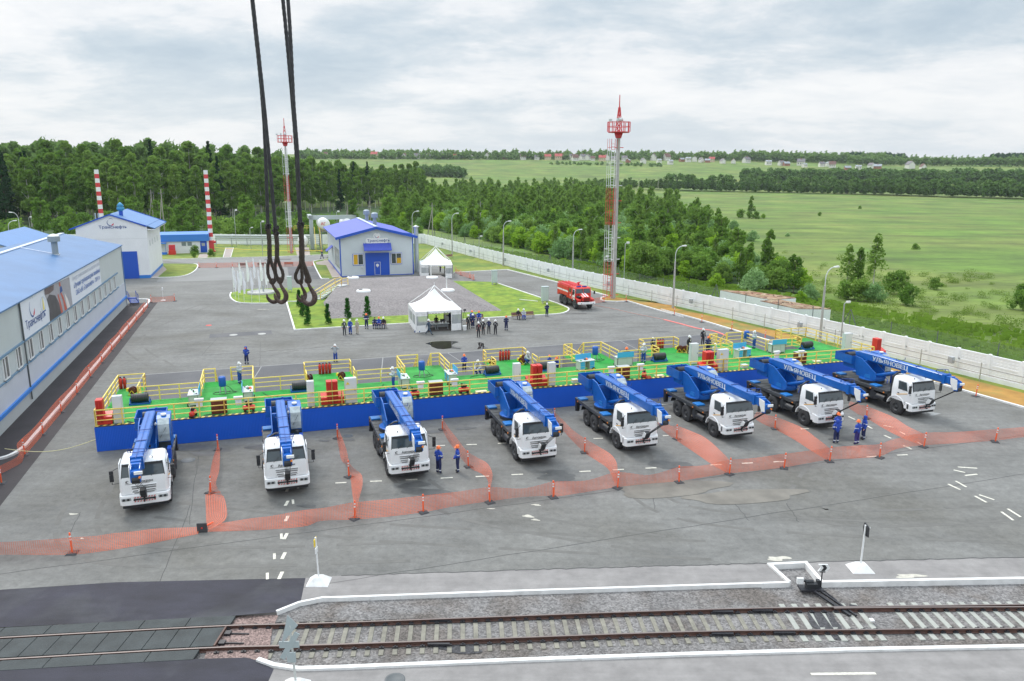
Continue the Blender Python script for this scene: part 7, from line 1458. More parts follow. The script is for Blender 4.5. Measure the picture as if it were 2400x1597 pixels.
def body_mesh(pose, bulky):
    key = (pose, bulky)
    if key in SKF: return SKF[key]
    d = {k: Vector(v) for k, v in J(pose).items()}; b_ = .062 if bulky else 0.0
    R = dict(pelvis=.145 + b_ * .6, spine=.135 + b_, chest=.165 + b_ * .7, neck=.062, hb=.075, head=.098, ht=.085, nose=.016, sh=.085 + b_ * .6, el=.056 + b_ * .6, wr=.04 + b_ * .5, hip=.105 + b_ * .3, kn=.078 + b_ * .3, an=.058 + b_ * .4, to=.05)
    names = []; vs = []; rad = []; ed = []; lab = []
    def V_(n, p, r): names.append(n); vs.append(p); rad.append(r); return len(vs) - 1
    idx = {n: V_(n, d[n], R[n] if n in R else R[n[1:]]) for n in d}
    def E_(a, b, l): ed.append((idx[a] if isinstance(a, str) else a, idx[b] if isinstance(b, str) else b)); lab.append(l)
    E_('pelvis', 'spine', 'jacket'); E_('spine', 'chest', 'jacket'); E_('chest', 'neck', 'jacket'); E_('neck', 'hb', 'skin'); E_('hb', 'head', 'skin'); E_('head', 'ht', 'skin'); E_('head', 'nose', 'skin')
    for s, n in ((-1, 'L'), (1, 'R')):
        E_('chest', n + 'sh', 'jacket'); E_(n + 'sh', n + 'el', 'jacket'); E_(n + 'el', n + 'wr', 'jacket')
        E_('pelvis', n + 'hip', 'trousers'); E_(n + 'hip', n + 'kn', 'trousers'); E_(n + 'kn', n + 'an', 'shin'); E_(n + 'an', n + 'to', 'boot')
        w_ = d[n + 'wr']; f = (w_ - d[n + 'el']).normalized(); side = f.cross(Vector((0, 1, 0)));
        if side.length < .2: side = f.cross(Vector((1, 0, 0)))
        side.normalize(); pn = f.cross(side)
        p_ = V_('palm', w_ + f * .07, .034); ed.append((idx[n + 'wr'], p_)); lab.append('skin')
        for k, (o_, l_) in enumerate(((-.027, .075), (-.009, .085), (.009, .08), (.027, .062))):
            a = V_('f', w_ + f * .105 + side * o_, .0105); b = V_('f', w_ + f * (.105 + l_ * .5) + side * o_ * 1.1 + pn * .008, .0095); c = V_('f', w_ + f * (.105 + l_ * .9) + side * o_ * 1.1 + pn * .03, .008)
            ed.extend([(p_, a), (a, b), (b, c)]); lab.extend(['skin'] * 3)
        a = V_('t', w_ + f * .055 + side * (-.045 * s), .011); b = V_('t', w_ + f * .095 + side * (-.06 * s) + pn * .02, .009); ed.extend([(p_, a), (a, b)]); lab.extend(['skin'] * 2)
    me = bpy.data.meshes.new('body'); me.from_pydata(vs, ed, []); o = bpy.data.objects.new('tmp', me); COL.objects.link(o)
    sk = o.modifiers.new('s', 'SKIN'); sk.use_smooth_shade = True; sk.branch_smoothing = .6
    for i, v in enumerate(me.skin_vertices[0].data):
        v.radius = (rad[i], rad[i]); v.use_root = (i == 0)
    sb = o.modifiers.new('b', 'SUBSURF'); sb.levels = 2; sb.render_levels = 2
    dg = bpy.context.evaluated_depsgraph_get(); m2 = bpy.data.meshes.new_from_object(o.evaluated_get(dg)); COL.objects.unlink(o); bpy.data.objects.remove(o)
    # which cloth each face belongs to: nearest bone
    A = np.array([vs[a] for a, b in ed]); Bv = np.array([vs[b] for a, b in ed]); AB = Bv - A; L2 = (AB ** 2).sum(1) + 1e-9; RR = np.array([(rad[a] + rad[b]) / 2 for a, b in ed])
    co = np.empty(len(m2.vertices) * 3); m2.vertices.foreach_get('co', co); co = co.reshape(-1, 3)
    MI = {'skin': 0, 'jacket': 1, 'trousers': 2, 'shin': 2, 'boot': 3}; zc_ = d['chest'].z; mi = []
    for p in m2.polygons:
        c = co[list(p.vertices)].mean(0); t_ = np.clip(((c - A) * AB).sum(1) / L2, 0, 1); ds = np.linalg.norm(c - (A + AB * t_[:, None]), axis=1) - RR * .8; k = int(ds.argmin()); l = lab[k]; q = MI[l]
        if bulky and l == 'jacket' and abs(c[2] - (zc_ - .10)) < .028: q = 4
        if bulky and l == 'shin' and .60 < t_[k] < .76: q = 4
        if l == 'jacket' and k in (0,) and c[2] < d['pelvis'].z - .12: q = 2
        mi.append(q)
    m2.materials.clear()
    for m__ in (skin, blue, blue, black, white): m2.materials.append(m__)
    m2.polygons.foreach_set('material_index', mi); m2.update(); SKF[key] = (m2, d); return SKF[key]
M_j = {'blue': mat('jacket_blue', (.012, .055, .36), .7, var=.15, vscale=9), 'navy': mat('jacket_navy', (.012, .02, .085), .7), 'suit': mat('suit_dark', (.018, .018, .026), .7), 'greysuit': mat('suit_grey', (.05, .055, .065), .7), 'beige': mat('beige_cloth', (.42, .38, .31), .8), 'grey': mat('jacket_pale_grey', (.42, .45, .47), .75), 'tblue': mat('trousers_blue', (.01, .06, .33), .7), 'purple': mat('trousers_purple', (.035, .025, .17), .7), 'burg': mat('suit_burgundy', (.045, .015, .022), .7), 'steel': mat('suit_steel', (.045, .075, .12), .7)}
refl = mat('reflective_band', (.62, .66, .70), .35); bootm = mat('boots', (.015, .015, .016), .6); hair = mat('hair_dark', (.03, .02, .015), .8)
HELM = {}
def helmet_mesh(kind):
    if kind in HELM: return HELM[kind]
    m_ = MB()
    if kind == 'helmet':
        m_.lathe([(0, .135), (.05, .13), (.09, .105), (.118, .06), (.126, 0), (.127, -.02)], n=16); m_.lathe([(.127, -.02), (.145, -.025), (.145, -.035), (.11, -.035)], n=16); m_.hexa([(-.09, -.19, -.04), (.09, -.19, -.04), (.11, -.09, -.02), (-.11, -.09, -.02), (-.08, -.185, -.025), (.08, -.185, -.025), (.1, -.09, .0), (-.1, -.09, .0)]); m_.box(-.015, .015, -.10, .10, .10, .14)
    elif kind == 'hood':
        m_.lathe([(0, .15), (.07, .14), (.125, .09), (.14, .0), (.135, -.09), (.12, -.17)], n=14)
    else: m_.lathe([(0, .09), (.05, .085), (.09, .055), (.105, 0), (.10, -.03)], (0, .02, 0), n=12)
    o = m_.build(kind, white, recalc=False); HELM[kind] = o.data; COL.objects.unlink(o); bpy.data.objects.remove(o); return HELM[kind]
def person(p, z, rz, pose, jk, tr, hd, label, sc=1.0, bulky=None, group=None):
    bulky = jk in ('blue', 'navy', 'grey') if bulky is None else bulky
    me, d = body_mesh(pose, bulky); o = bpy.data.objects.new('person', me); COL.objects.link(o); o.location = (p.x, p.y, z); o.rotation_euler = (0, 0, rz); o.scale = (sc,) * 3
    for i, m__ in enumerate((skin, M_j[jk], M_j[tr], bootm, refl if jk != 'grey' else (refl))):
        o.material_slots[i].link = 'OBJECT'; o.material_slots[i].material = m__
    if tr in ('suit',) or jk in ('grey',): o.material_slots[4].material = M_j[jk]
    if tr == 'tblue': o.material_slots[4].material = mat('band_pale', (.5, .55, .62), .5)
    tag(o, label, 'person', group); hp = d['head']
    kind, hm = {'w': ('helmet', white), 'o': ('helmet', helmo), 'hood': ('hood', M_j['blue']), 'hair': ('hair', hair)}[hd]
    h = bpy.data.objects.new(kind, helmet_mesh(kind)); COL.objects.link(h); h.parent = o; h.location = (hp.x, hp.y + (.015 if kind != 'hood' else .03), hp.z + (.045 if kind == 'helmet' else .03 if kind == 'hair' else .0)); h.material_slots[0].link = 'OBJECT'; h.material_slots[0].material = hm
    if kind == 'hood':
        f = MB(); f.lathe([(0, .0), (.085, 0)], n=14); f.v = [(v[0], -.13 - .02 * (1 - hypot(v[0], v[1]) / .09), v[1] - .02) for v in f.v]; fo = f.build('face', helmo if 'orange' in label else skin, o, recalc=False); fo.location = (hp.x, hp.y + .02, hp.z)
    if jk in ('suit', 'greysuit', 'burg', 'steel') and pose not in ('sit', 'crouch', 'sitfold'):
        f = MB(); f.add([(-.05, -.205, 1.42), (.05, -.205, 1.42), (.0, -.215, 1.18)], [(0, 1, 2)]); f.v = [(v[0], v[1] + .03 + (1.42 - v[2]) * -.02, v[2]) for v in f.v]; s_ = f.build('shirt', white, o, recalc=False)
        if jk == 'burg': s_.data.materials[0] = mat('shirt_pink', (.6, .2, .2), .6)
    return o
PI_ = pi
# beside the crane trucks
person(D2(968, 1098), 0, 2.5, 'front', 'blue', 'navy', 'o', 'person in bright blue jacket and orange helmet from behind, by the third crane truck')
person(D2(1157, 1087), 0, -1.4, 'front', 'blue', 'navy', 'o', 'person in blue jacket and orange helmet facing left, beside the orange net')
person(B5(622, 1525), 0, PI_ + .1, 'front', 'blue', 'navy', 'hood', 'person in blue hooded jacket seen from behind before the seventh truck bumper')
person(B5(628, 1462), 0, .3, 'front', 'blue', 'navy', 'o', 'person with orange helmet half hidden behind the hooded worker at the bumper')
person(B5(812, 1535), 0, PI_ + .5, 'relax', 'blue', 'purple', 'o', 'person in blue jacket and purple trousers with orange helmet, right pair at the seventh truck')
person(B5(872, 1490), 0, -1.6, 'relax', 'blue', 'navy', 'hood', 'person in blue hooded jacket standing close behind the one in purple trousers')
# on and around the platform
person(B1(2205, 782, ZD), ZP, -.3 + PI_ * .5, 'write', 'grey', 'tblue', 'w', 'person in pale grey jacket writing at the first stair bay of the platform')
person(B2(1460, 830, ZD), ZP, -1.2, 'write', 'grey', 'tblue', 'w', 'person in pale grey jacket holding papers by the table above the third truck')
person(B3(1795, 785, ZD), ZP, -.5, 'folded', 'grey', 'tblue', 'w', 'person in pale grey jacket with folded arms on the platform left of a black roll')
person(B4(850, 460, ZD), ZP, -1.3, 'write', 'grey', 'tblue', 'w', 'person in pale grey jacket standing tall at the fourth stair bay')
person(B4(250, 510, ZD), ZP, .6, 'relax', 'suit', 'suit', 'w', 'person in black suit and white helmet at the third fire bay')
person(B4(375, 475), 0.0 + .6, .3, 'relax', 'suit', 'suit', 'w', 'person in dark suit and white helmet behind the railing, right of the other suit')
person(B4(425, 500, 1.0), .9, PI_ * .8, 'front', 'navy', 'navy', 'o', 'person in navy with orange helmet bent over the seventh pit')
person(B4(485, 560, 1.2), 1.0, .4, 'write', 'grey', 'tblue', 'w', 'person in grey jacket and white helmet behind the wide white cabinet')
person(B3(150, 905), 0.35, .2, 'front', 'blue', 'navy', 'o', 'person in blue with orange helmet standing low inside the fourth pit', .95)
person(B3(285, 905), 0.1, -.5, 'crouch', 'grey', 'tblue', 'w', 'person in grey with white helmet crouching inside the fourth pit', 1.2)
person(B3(930, 880), 0.2, .8, 'front', 'blue', 'navy', 'o', 'person with orange helmet in the fifth pit left of the white cabinet', .85)
person(B3(1010, 880), 0.2, -.8, 'crouch', 'blue', 'navy', 'o', 'person with orange helmet crouching in the fifth pit right of the white cabinet', 1.15)
person(B3(1640, 780, ZD), ZP, PI_, 'crouch', 'navy', 'navy', 'o', 'person with orange helmet behind the cyan screened table, right of third stair bay', 1.1)
person(B3(1878, 690, ZD * .5), .9, .3, 'relax', 'suit', 'suit', 'w', 'person with white helmet behind the cable reel at the third fire bay', .85)
person(B3(718, 800, ZD), ZP, 1.0, 'crouch', 'grey', 'tblue', 'w', 'person in grey with white helmet crouching beside two cable reels')
person(B2(112, 602), 0, .1, 'behind', 'blue', 'navy', 'hood', 'person in blue hooded jacket with orange face mask standing alone behind the platform')
person(B2(928, 582), 0, .1, 'phone', 'grey', 'tblue', 'w', 'person in pale grey jacket holding both hands up to the white helmet')
# along the garden kerb
person(TT(125, 436), 0, .5, 'relax', 'greysuit', 'greysuit', 'w', 'person in grey suit and white helmet, leftmost of the three by the thujas', 1.03)
person(TT(188, 425), 0, -.2, 'front', 'blue', 'tblue', 'w', 'person in bright blue workwear, middle of the three by the thujas')
person(TT(262, 425), 0, -.6, 'relax', 'beige', 'beige', 'w', 'person in beige clothes carrying a dark jacket, right of the three by the thujas')
person(TT(360, 368), 0, .1, 'folded', 'navy', 'navy', 'o', 'person in navy workwear and orange helmet standing alone before a thuja', 1.05)
for x, jk, hd, lb in ((448, 'navy', 'hair', 'bareheaded person in navy seated at the left end of the bench'), (492, 'blue', 'o', 'person with orange helmet seated in the middle of the bench'), (540, 'suit', 'w', 'person in black suit with white helmet seated at the right end of the bench')):
    person(TT(x, 362), 0, .1, 'sit', jk, 'navy', hd, lb)
person(TT(1020, 432), 0, 1.35, 'walk', 'steel', 'steel', 'w', 'person in steel blue suit walking past the front of the near tent', 1.03)
person(TT(1440, 372), 0, .4, 'relax', 'suit', 'suit', 'w', 'person in black suit and white helmet just right of the near tent')
person(TT(1488, 362), 0, 0, 'front', 'navy', 'navy', 'w', 'person in navy workwear with white helmet right of the near tent')
person(TT(1480, 325), 0, .2, 'relax', 'blue', 'navy', 'o', 'person with orange helmet standing behind the one in navy workwear')
person(TT(1553, 300), 0, 0, 'sit', 'blue', 'navy', 'o', 'person in blue with orange helmet seated on the bench behind the suited men', 1.05)
person(TT(1548, 458), 0, .3, 'relax', 'burg', 'suit', 'w', 'person in burgundy dark suit, foremost of the four suited men', 1.02)
person(TT(1598, 430), 0, -.3, 'relax', 'suit', 'suit', 'w', 'person in black suit, second of the four suited men')
person(TT(1658, 420), 0, .1, 'behind', 'navy', 'suit', 'w', 'person in navy suit with pale shirt, third of the four suited men', 1.0, False)
person(TT(1728, 430), 0, -.3, 'behind', 'suit', 'suit', 'w', 'person in black suit, rightmost of the four suited men')
person(TT(1842, 385), 0, .1, 'behind', 'navy', 'navy', 'o', 'person in navy workwear and orange helmet standing alone right of the suited men')
person(B3(645, 388), 0, .1, 'sit', 'suit', 'suit', 'w', 'person in black with white helmet seated on the garden bench, left of two')
person(B3(695, 388), 0, .1, 'sit', 'grey', 'tblue', 'w', 'person in grey jacket and blue trousers seated on the garden bench, right of two')
person(B3(908, 362), 0, .2, 'behind', 'navy', 'navy', 'w', 'person in navy workwear and white helmet before the grey cabinet near the fire truck')
person(A2(1000, 1008), 0, -.4, 'walk', 'navy', 'navy', 'o', 'person in navy with orange helmet far off at the left side of the hangar')
person(TT(1245, 330), 0.05, -1.2, 'write', 'navy', 'suit', 'hair', 'person in dark clothes standing at the desks inside the near tent')
person(TT(1100, 345), 0.05, .1, 'sit', 'suit', 'suit', 'hair', 'person seated behind the desks inside the near tent')
person(A2(2085, 1130), 0, 1.0, 'relax', 'suit', 'suit', 'hair', 'person in black inside the far tent')
# ================================================================== RAILWAY
rU = [G(-900, 1544, .0), G(0, 1495.7, .0), G(509, 1468.5), G(800, 1460), G(1600, 1431), G(2000, 1423), G(2400, 1417.6)]; rL = [G(-900, 1598), G(0, 1546.6), G(489, 1519.4), G(800, 1511), G(1600, 1482), G(2000, 1477), G(2400, 1473.6)]
for r_ in (rU, rL): r_.append(r_[-1] + (r_[-1] - r_[-2]) * 2.2)
rU = smooth(rU, 8); rL = smooth(rL, 8)
t = thing('railway_track', 'rusty railway track on concrete sleepers running across the foreground', 'railway track')
PROF = [(-.075, -.18), (.075, -.18), (.075, -.165), (.012, -.145), (.012, -.045), (.036, -.035), (.036, .0), (-.036, .0), (-.036, -.035), (-.012, -.045), (-.012, -.145), (-.075, -.165)]
def rail(pts, nm='rail', par=None, side=-1):
    m_ = MB(); n = len(PROF); vs = []
    for i, p in enumerate(pts):
        d = (pts[min(i + 1, len(pts) - 1)] - pts[max(0, i - 1)]).normalized(); nn = Vector((-d.y, d.x, 0))
        for a, z in PROF: q = p + nn * a; vs.append((q.x, q.y, z + .025))
    m_.add(vs, [(i * n + k, i * n + (k + 1) % n, (i + 1) * n + (k + 1) % n, (i + 1) * n + k) for i in range(len(pts) - 1) for k in range(n)], 0)
    for j, f in enumerate(m_.f):
        if j % n == 6: m_.m[j] = 1
    return m_.build(nm, [rust, mat('rail_top', (.19, .155, .145), .4, .3)], par, recalc=False)
rail(rU, par=t); rail(rL, par=t)
sw = [p + Vector((0, -.085 - .17 * max(0, min(1, (p.x - 14) / 12)) ** 1.5, 0)) for p in rU if p.x > 13.5]; rail(sw, 'switch_rail', t)
cen = [(a + b) / 2 for a, b in zip(rU, rL)]; acc = 0; nxt = 0.0; sl = None; sl2 = None; fs_ = None; XC = -12.2
def mk_sl(wd, ln, m__, dip):
    m_ = MB()
    for s in (-1, 1): m_.hexa([(-wd / 2, s * ln / 2, -.32), (wd / 2, s * ln / 2, -.32), (wd / 2, s * .42, -.32), (-wd / 2, s * .42, -.32), (-wd * .4, s * ln / 2, -.135), (wd * .4, s * ln / 2, -.135), (wd * .38, s * .42, -.135 - dip), (-wd * .38, s * .42, -.135 - dip)])
    m_.hexa([(-wd / 2, -.42, -.32), (wd / 2, -.42, -.32), (wd / 2, .42, -.32), (-wd / 2, .42, -.32), (-wd * .38, -.42, -.135 - dip), (wd * .38, -.42, -.135 - dip), (wd * .38, .42, -.135 - dip), (-wd * .38, .42, -.135 - dip)]); return m_.build('sleeper', m__, t, bevel=.008)
sleeperw = mat('new_sleeper', (.34, .35, .32), .85, var=.1, vscale=3)
for a, b_ in zip(cen, cen[1:]):
    L_ = (b_ - a).length
    while nxt <= acc + L_:
        p = a.lerp(b_, (nxt - acc) / L_); nxt += .543; d = (b_ - a).normalized()
        if p.x < XC or p.x > 31 or abs(p.x - 16.0) < .5: continue
        new = p.x > 11.6
        if new and sl2 is None: sl2 = mk_sl(.30, 2.75, sleeperw, .015); o = sl2
        elif not new and sl is None: sl = mk_sl(.24, 2.7, sleeperm, .012); o = sl
        else: o = (sl2 if new else sl).copy(); COL.objects.link(o); o.parent = t
        o.location = (p.x, p.y, .0); o.rotation_euler = (0, 0, atan2(d.y, d.x))
        m_ = None
        if fs_ is None:
            m_ = MB()
            for s in (-1, 1):
                for q in (-.11, .11): m_.box(-.10, .10, s * .80 + q - .055, s * .80 + q + .055, -.15, -.075); m_.cyl((0, s * .80 + q, -.08), (0, s * .80 + q, -.03), .03, n=6)
            fs_ = m_.build('fastener', greasy, t); f = fs_
        else: f = fs_.copy(); COL.objects.link(f); f.parent = t
        f.location = (p.x, p.y, 0); f.rotation_euler = o.rotation_euler
    acc += L_
m_ = MB()
for pts, x in ((rU, 9.55 - .3), (rL, 9.4 - .6), (rU, -3.0), (rL, -2.9), (rU, 11.0), (rL, 11.4)):
    p = min(pts, key=lambda q: abs(q.x - x)); m_.box(x - .45, x + .45, p.y - .12, p.y - .015, -.13, -.02)
m_.build('fishplate', greasy, t)
# grease stain is part of the ballast sheet
sheet('grease_stain', blob(E2(830, 975), .9, .35, 0, seed=5), mat('greasy_ballast', (.05, .05, .055), .8, cells=(14, .5)), -.150); sheet('grease_stain', blob(E3(985, 800), .7, 1.0, 0, seed=6), MATS['greasy_ballast'], -.150)
# level crossing deck
cross = mat('crossing_rubber', (.040, .048, .050), .75, var=.25, vscale=1.2, bump=.6, bscale=14); t = thing('level_crossing', 'dark rubber level crossing panels laid around the rails at the bottom left', 'level crossing')
def uline(x, pts): 
    for a, b_ in zip(pts, pts[1:]):
        if a.x <= x <= b_.x: return a.y + (b_.y - a.y) * (x - a.x) / (b_.x - a.x)
    return pts[0].y
def panels(w_, yo0, yo1, ref, xs=-11.9, n=20, bot=False):
    for i in range(n):
        x1 = xs - i * w_; x0 = x1 - w_ + .025
        if x0 < -36: break
        y00 = uline(x0, rL) if ref != 'U' else uline(x0, rU); y01 = uline(x1, rL) if ref != 'U' else uline(x1, rU); z0 = uline(x0, rU); z1 = uline(x1, rU)
        a = (y00 + yo0, y01 + yo0); b_ = (y00 + yo1, y01 + yo1) if ref != 'M' else (z0 - .11, z1 - .11)
        m_ = MB(); m_.hexa([(x0, a[0], -.1), (x1, a[1], -.1), (x1, b_[1], -.1), (x0, b_[0], -.1), (x0, a[0], .022), (x1, a[1], .022), (x1, b_[1], .022), (x0, b_[0], .022)])
        o = m_.build('panel', cross, t, bevel=.012)
panels(.92, .11, 0, 'M'); panels(1.85, .09, .72, 'U', -11.75, 12); panels(1.85, -.72, -.09, 'L', -12.35, 12)
p0, p1 = Vector((-11.86, uline(-11.86, rL) + .1, .0)), Vector((-11.86, uline(-11.86, rU) - .1, .0)); MB().beam(p0, p1, .07, .1).build('end_beam', rust, t)
for y in (.45, 1.1): m_ = MB(); b0 = Vector((-11.8, uline(-11.8, rL) + y, -.08)); m_.beam(b0, b0 + Vector((.25, 0, 0)), .25, .12); m_.beam(b0, b0 + Vector((1.0, 0, -.02)), .05); m_.build('clamp', greasy, t)
# point machine
t = thing('switch_lever', 'black railway switch stand with white counterweight and arrow lamp in the kerb recess', 'railway switch', E3(880, 590)); m_ = MB()
m_.box(-.5, .55, -.25, .25, -.02, .06); m_.beam((.1, -.2, .0), (1.0, -2.0, -.1), .12, .08); m_.beam((.4, -.2, .0), (1.25, -2.0, -.1), .08, .08); m_.beam((.45, .1, .05), (.85, -.9, -.05), .05); m_.build('base', greasy, t)
m_ = MB(); m_.box(-.2, .3, -.12, .14, .06, .28); m_.cyl((-.2, .1, .3), (.15, .1, .3), .1, n=10); m_.beam((-.5, .1, .35), (0, .1, .32), .08); m_.box(.3, .45, .0, .18, .05, .4); m_.build('mechanism', black, t)
MB().box(-.62, -.32, -.0, .12, .22, .52).build('counterweight', white, t, bevel=.02)
m_ = MB(); m_.cyl((.5, .05, .0), (.5, .05, .85), .03, n=8); m_.box(.38, .62, 0, .1, .82, .86); m_.build('post', black, t); MB().prism([(.28, .88), (.7, .88), (.82, 1.05), (.7, 1.22), (.28, 1.22), (.4, 1.05)], .0, .05, 'y').build('arrow_plate', white, t); MB().prism([(.42, .90), (.58, .90), (.68, 1.05), (.58, 1.2), (.42, 1.2), (.52, 1.05)], -.01, -.004, 'y').build('arrow_mark', black, t)
MB().box(.62 + 1.0, .78 + 1.0, -2.55, -2.35, -.05, .02).build('rail_stop', white, t)
for x, y in ((.55, -1.35), (1.25, -1.3)): MB().cyl((x, y, -.1), (x + .3, y - .1, -.1), .12, n=8).build('roller', greasy, t)
# signs on concrete feet
def foot(t, s=1.0): MB().hexa([(-.42 * s, -.36 * s, 0), (.42 * s, -.36 * s, 0), (.42 * s, .36 * s, 0), (-.42 * s, .36 * s, 0), (-.16 * s, -.12 * s, .32), (.16 * s, -.12 * s, .32), (.16 * s, .12 * s, .32), (-.16 * s, .12 * s, .32)]).build('foot', kerbm, t, bevel=.03)
t = thing('railway_sign', 'white sign post on a concrete foot with yellow plate seen edge-on, left', 'sign', E1(2202, 545)); foot(t, 1.25); MB().cyl((0, 0, .3), (-.05, 0, 2.25), .04, n=8).build('post', white, t); MB().box(-.09, -.06, -.18, .2, 1.85, 2.2).build('plate', ylw2, t); MB().box(-.03, .02, -.25, .05, 1.55, 1.8).build('plate', white, t)
t = thing('railway_sign', 'white sign post on a concrete foot with black plate seen edge-on, right', 'sign', E3(1225, 455)); foot(t, 1.3); MB().cyl((0, 0, .3), (.02, 0, 2.3), .045, n=8).build('post', white, t); m_ = MB(); m_.prism([(-.28, 1.8), (.2, 1.7), (.3, 2.05), (.2, 2.35), (-.25, 2.3)], .06, .10, 'x'); m_.build('plate', black, t); MB().beam((.12, -.25, 2.3), (.12, .22, 1.95), .02, .06).build('bar', white, t)
bs_ = G(692, 1612); t = thing('crossing_sign', 'grey backed level crossing sign with cross blades on a post in the foreground', 'sign', bs_); foot(t, 1.2)
hz_ = lambda px, py: (lambda d: (d.x / d.y * bs_.y - bs_.x, HC + d.z / d.y * bs_.y))(ray(px, py))
e = [hz_(640 + x / 4.393, 1240 + y / 4.393) for x, y in ((150, 880), (248, 1010), (105, 1145), (170, 990), (232, 1568), (70, 1180), (275, 1175), (165, 1290), (232, 1255))]
MB().cyl((e[4][0], 0, .3), (e[3][0], 0, e[3][1]), .045, n=8).build('post', mat('post_pale', (.55, .57, .55), .5), t); sg_ = mat('sign_back', (.36, .42, .43), .45)
MB().add([(e[0][0], -.03, e[0][1]), (e[1][0], .12, e[1][1]), (e[2][0], -.2, e[2][1]), (e[0][0], -.05, e[0][1]), (e[1][0], .10, e[1][1]), (e[2][0], -.22, e[2][1])], [(0, 1, 2), (5, 4, 3), (0, 3, 4, 1), (1, 4, 5, 2), (2, 5, 3, 0)]).build('triangle_plate', sg_, t)
c0 = Vector(((e[5][0] + e[6][0]) / 2, -.08, e[5][1])); m_ = MB(); m_.beam((e[5][0], -.08, e[5][1]), (e[6][0], -.08, e[6][1]), .03, .26); m_.beam(c0 + Vector((.32, -.02, .5)), c0 + Vector((-.28, -.02, -.55)), .03, .2); m_.build('cross_blade', sg_, t); q = hz_(685, 1537); MB().box(q[0] - .16, q[0] + .16, -.12, -.09, q[1] - .2, q[1] + .2).build('plate', sg_, t)
p = A1(1500, 1390); t = thing('portable_sign', 'small white sign post on a round foot inside the short net', 'sign', p); MB().lathe([(.35, 0), (.3, .08), (.05, .12), (0, .12)], n=14).build('foot', white, t); MB().cyl((0, 0, .1), (0, 0, 1.5), .03, n=6).build('post', white, t); MB().box(-.05, .05, -.15, .15, 1.5, 1.95).build('plate', white, t)
# ================================================================== HANGING SLINGS AND HOOKS
ropem = mat('wire_rope', (.045, .045, .052), .45, .3, var=.3, vscale=30); rope2 = mat('wire_rope_greasy', (.055, .042, .036), .4, .3, var=.3, vscale=30); hookm = mat('forged_hook', (.075, .048, .042), .5, .35, var=.35, vscale=25, bump=.4, bscale=60)
DS = 4.2; KP = DS / CF
def sp_(x, y, D=DS): return GD(x, y, D)
def cat3(pts, n):
    P_ = [Vector(p) for p in pts]; o_ = []
    for i in range(len(P_) - 1):
        a, b, c, d = P_[max(0, i - 1)], P_[i], P_[i + 1], P_[min(len(P_) - 1, i + 2)]
        for k in range(n): q = k / n; o_.append(.5 * ((2 * b) + (c - a) * q + (2 * a - 5 * b + 4 * c - d) * q * q + (3 * b - a - 3 * c + d) * q ** 3))
    o_.append(P_[-1]); return o_
def strands(mb, pts, r_, ns, pitch, seg=.012, sr=.55):
    L_ = sum((b - a).length for a, b in zip(pts, pts[1:])); n = max(2, int(L_ / seg)); fine = []; acc = 0; j = 0; cum = [0]
    for a, b in zip(pts, pts[1:]): cum.append(cum[-1] + (b - a).length)
    for i in range(n + 1):
        s = L_ * i / n
        while j < len(cum) - 2 and cum[j + 1] < s: j += 1
        fine.append((pts[j].lerp(pts[j + 1], (s - cum[j]) / max(1e-6, cum[j + 1] - cum[j])), s))
    for k in range(ns):
        pp = []
        for i, (p, s) in enumerate(fine):
            d = (fine[min(i + 1, n)][0] - fine[max(0, i - 1)][0]).normalized(); x = d.cross(Vector((0, 1, 0)))
            if x.length < .1: x = d.cross(Vector((1, 0, 0)))
            x.normalize(); y = d.cross(x); a = 2 * pi * (k / ns + s / pitch); rr = r_ * sr; pp.append(p + x * rr * cos(a) + y * rr * sin(a))
        mb.tube(pp, r_ * (1 - sr), 5)
HK = [(0, 6, 3), (2, 12, 3.4), (6, 20, 4.2), (11, 29, 5.2), (12.5, 38, 5.7), (9, 47, 5.8), (1, 51.5, 5.4), (-8, 48, 4.7), (-13.5, 40, 3.4), (-15, 31, 1.5)]
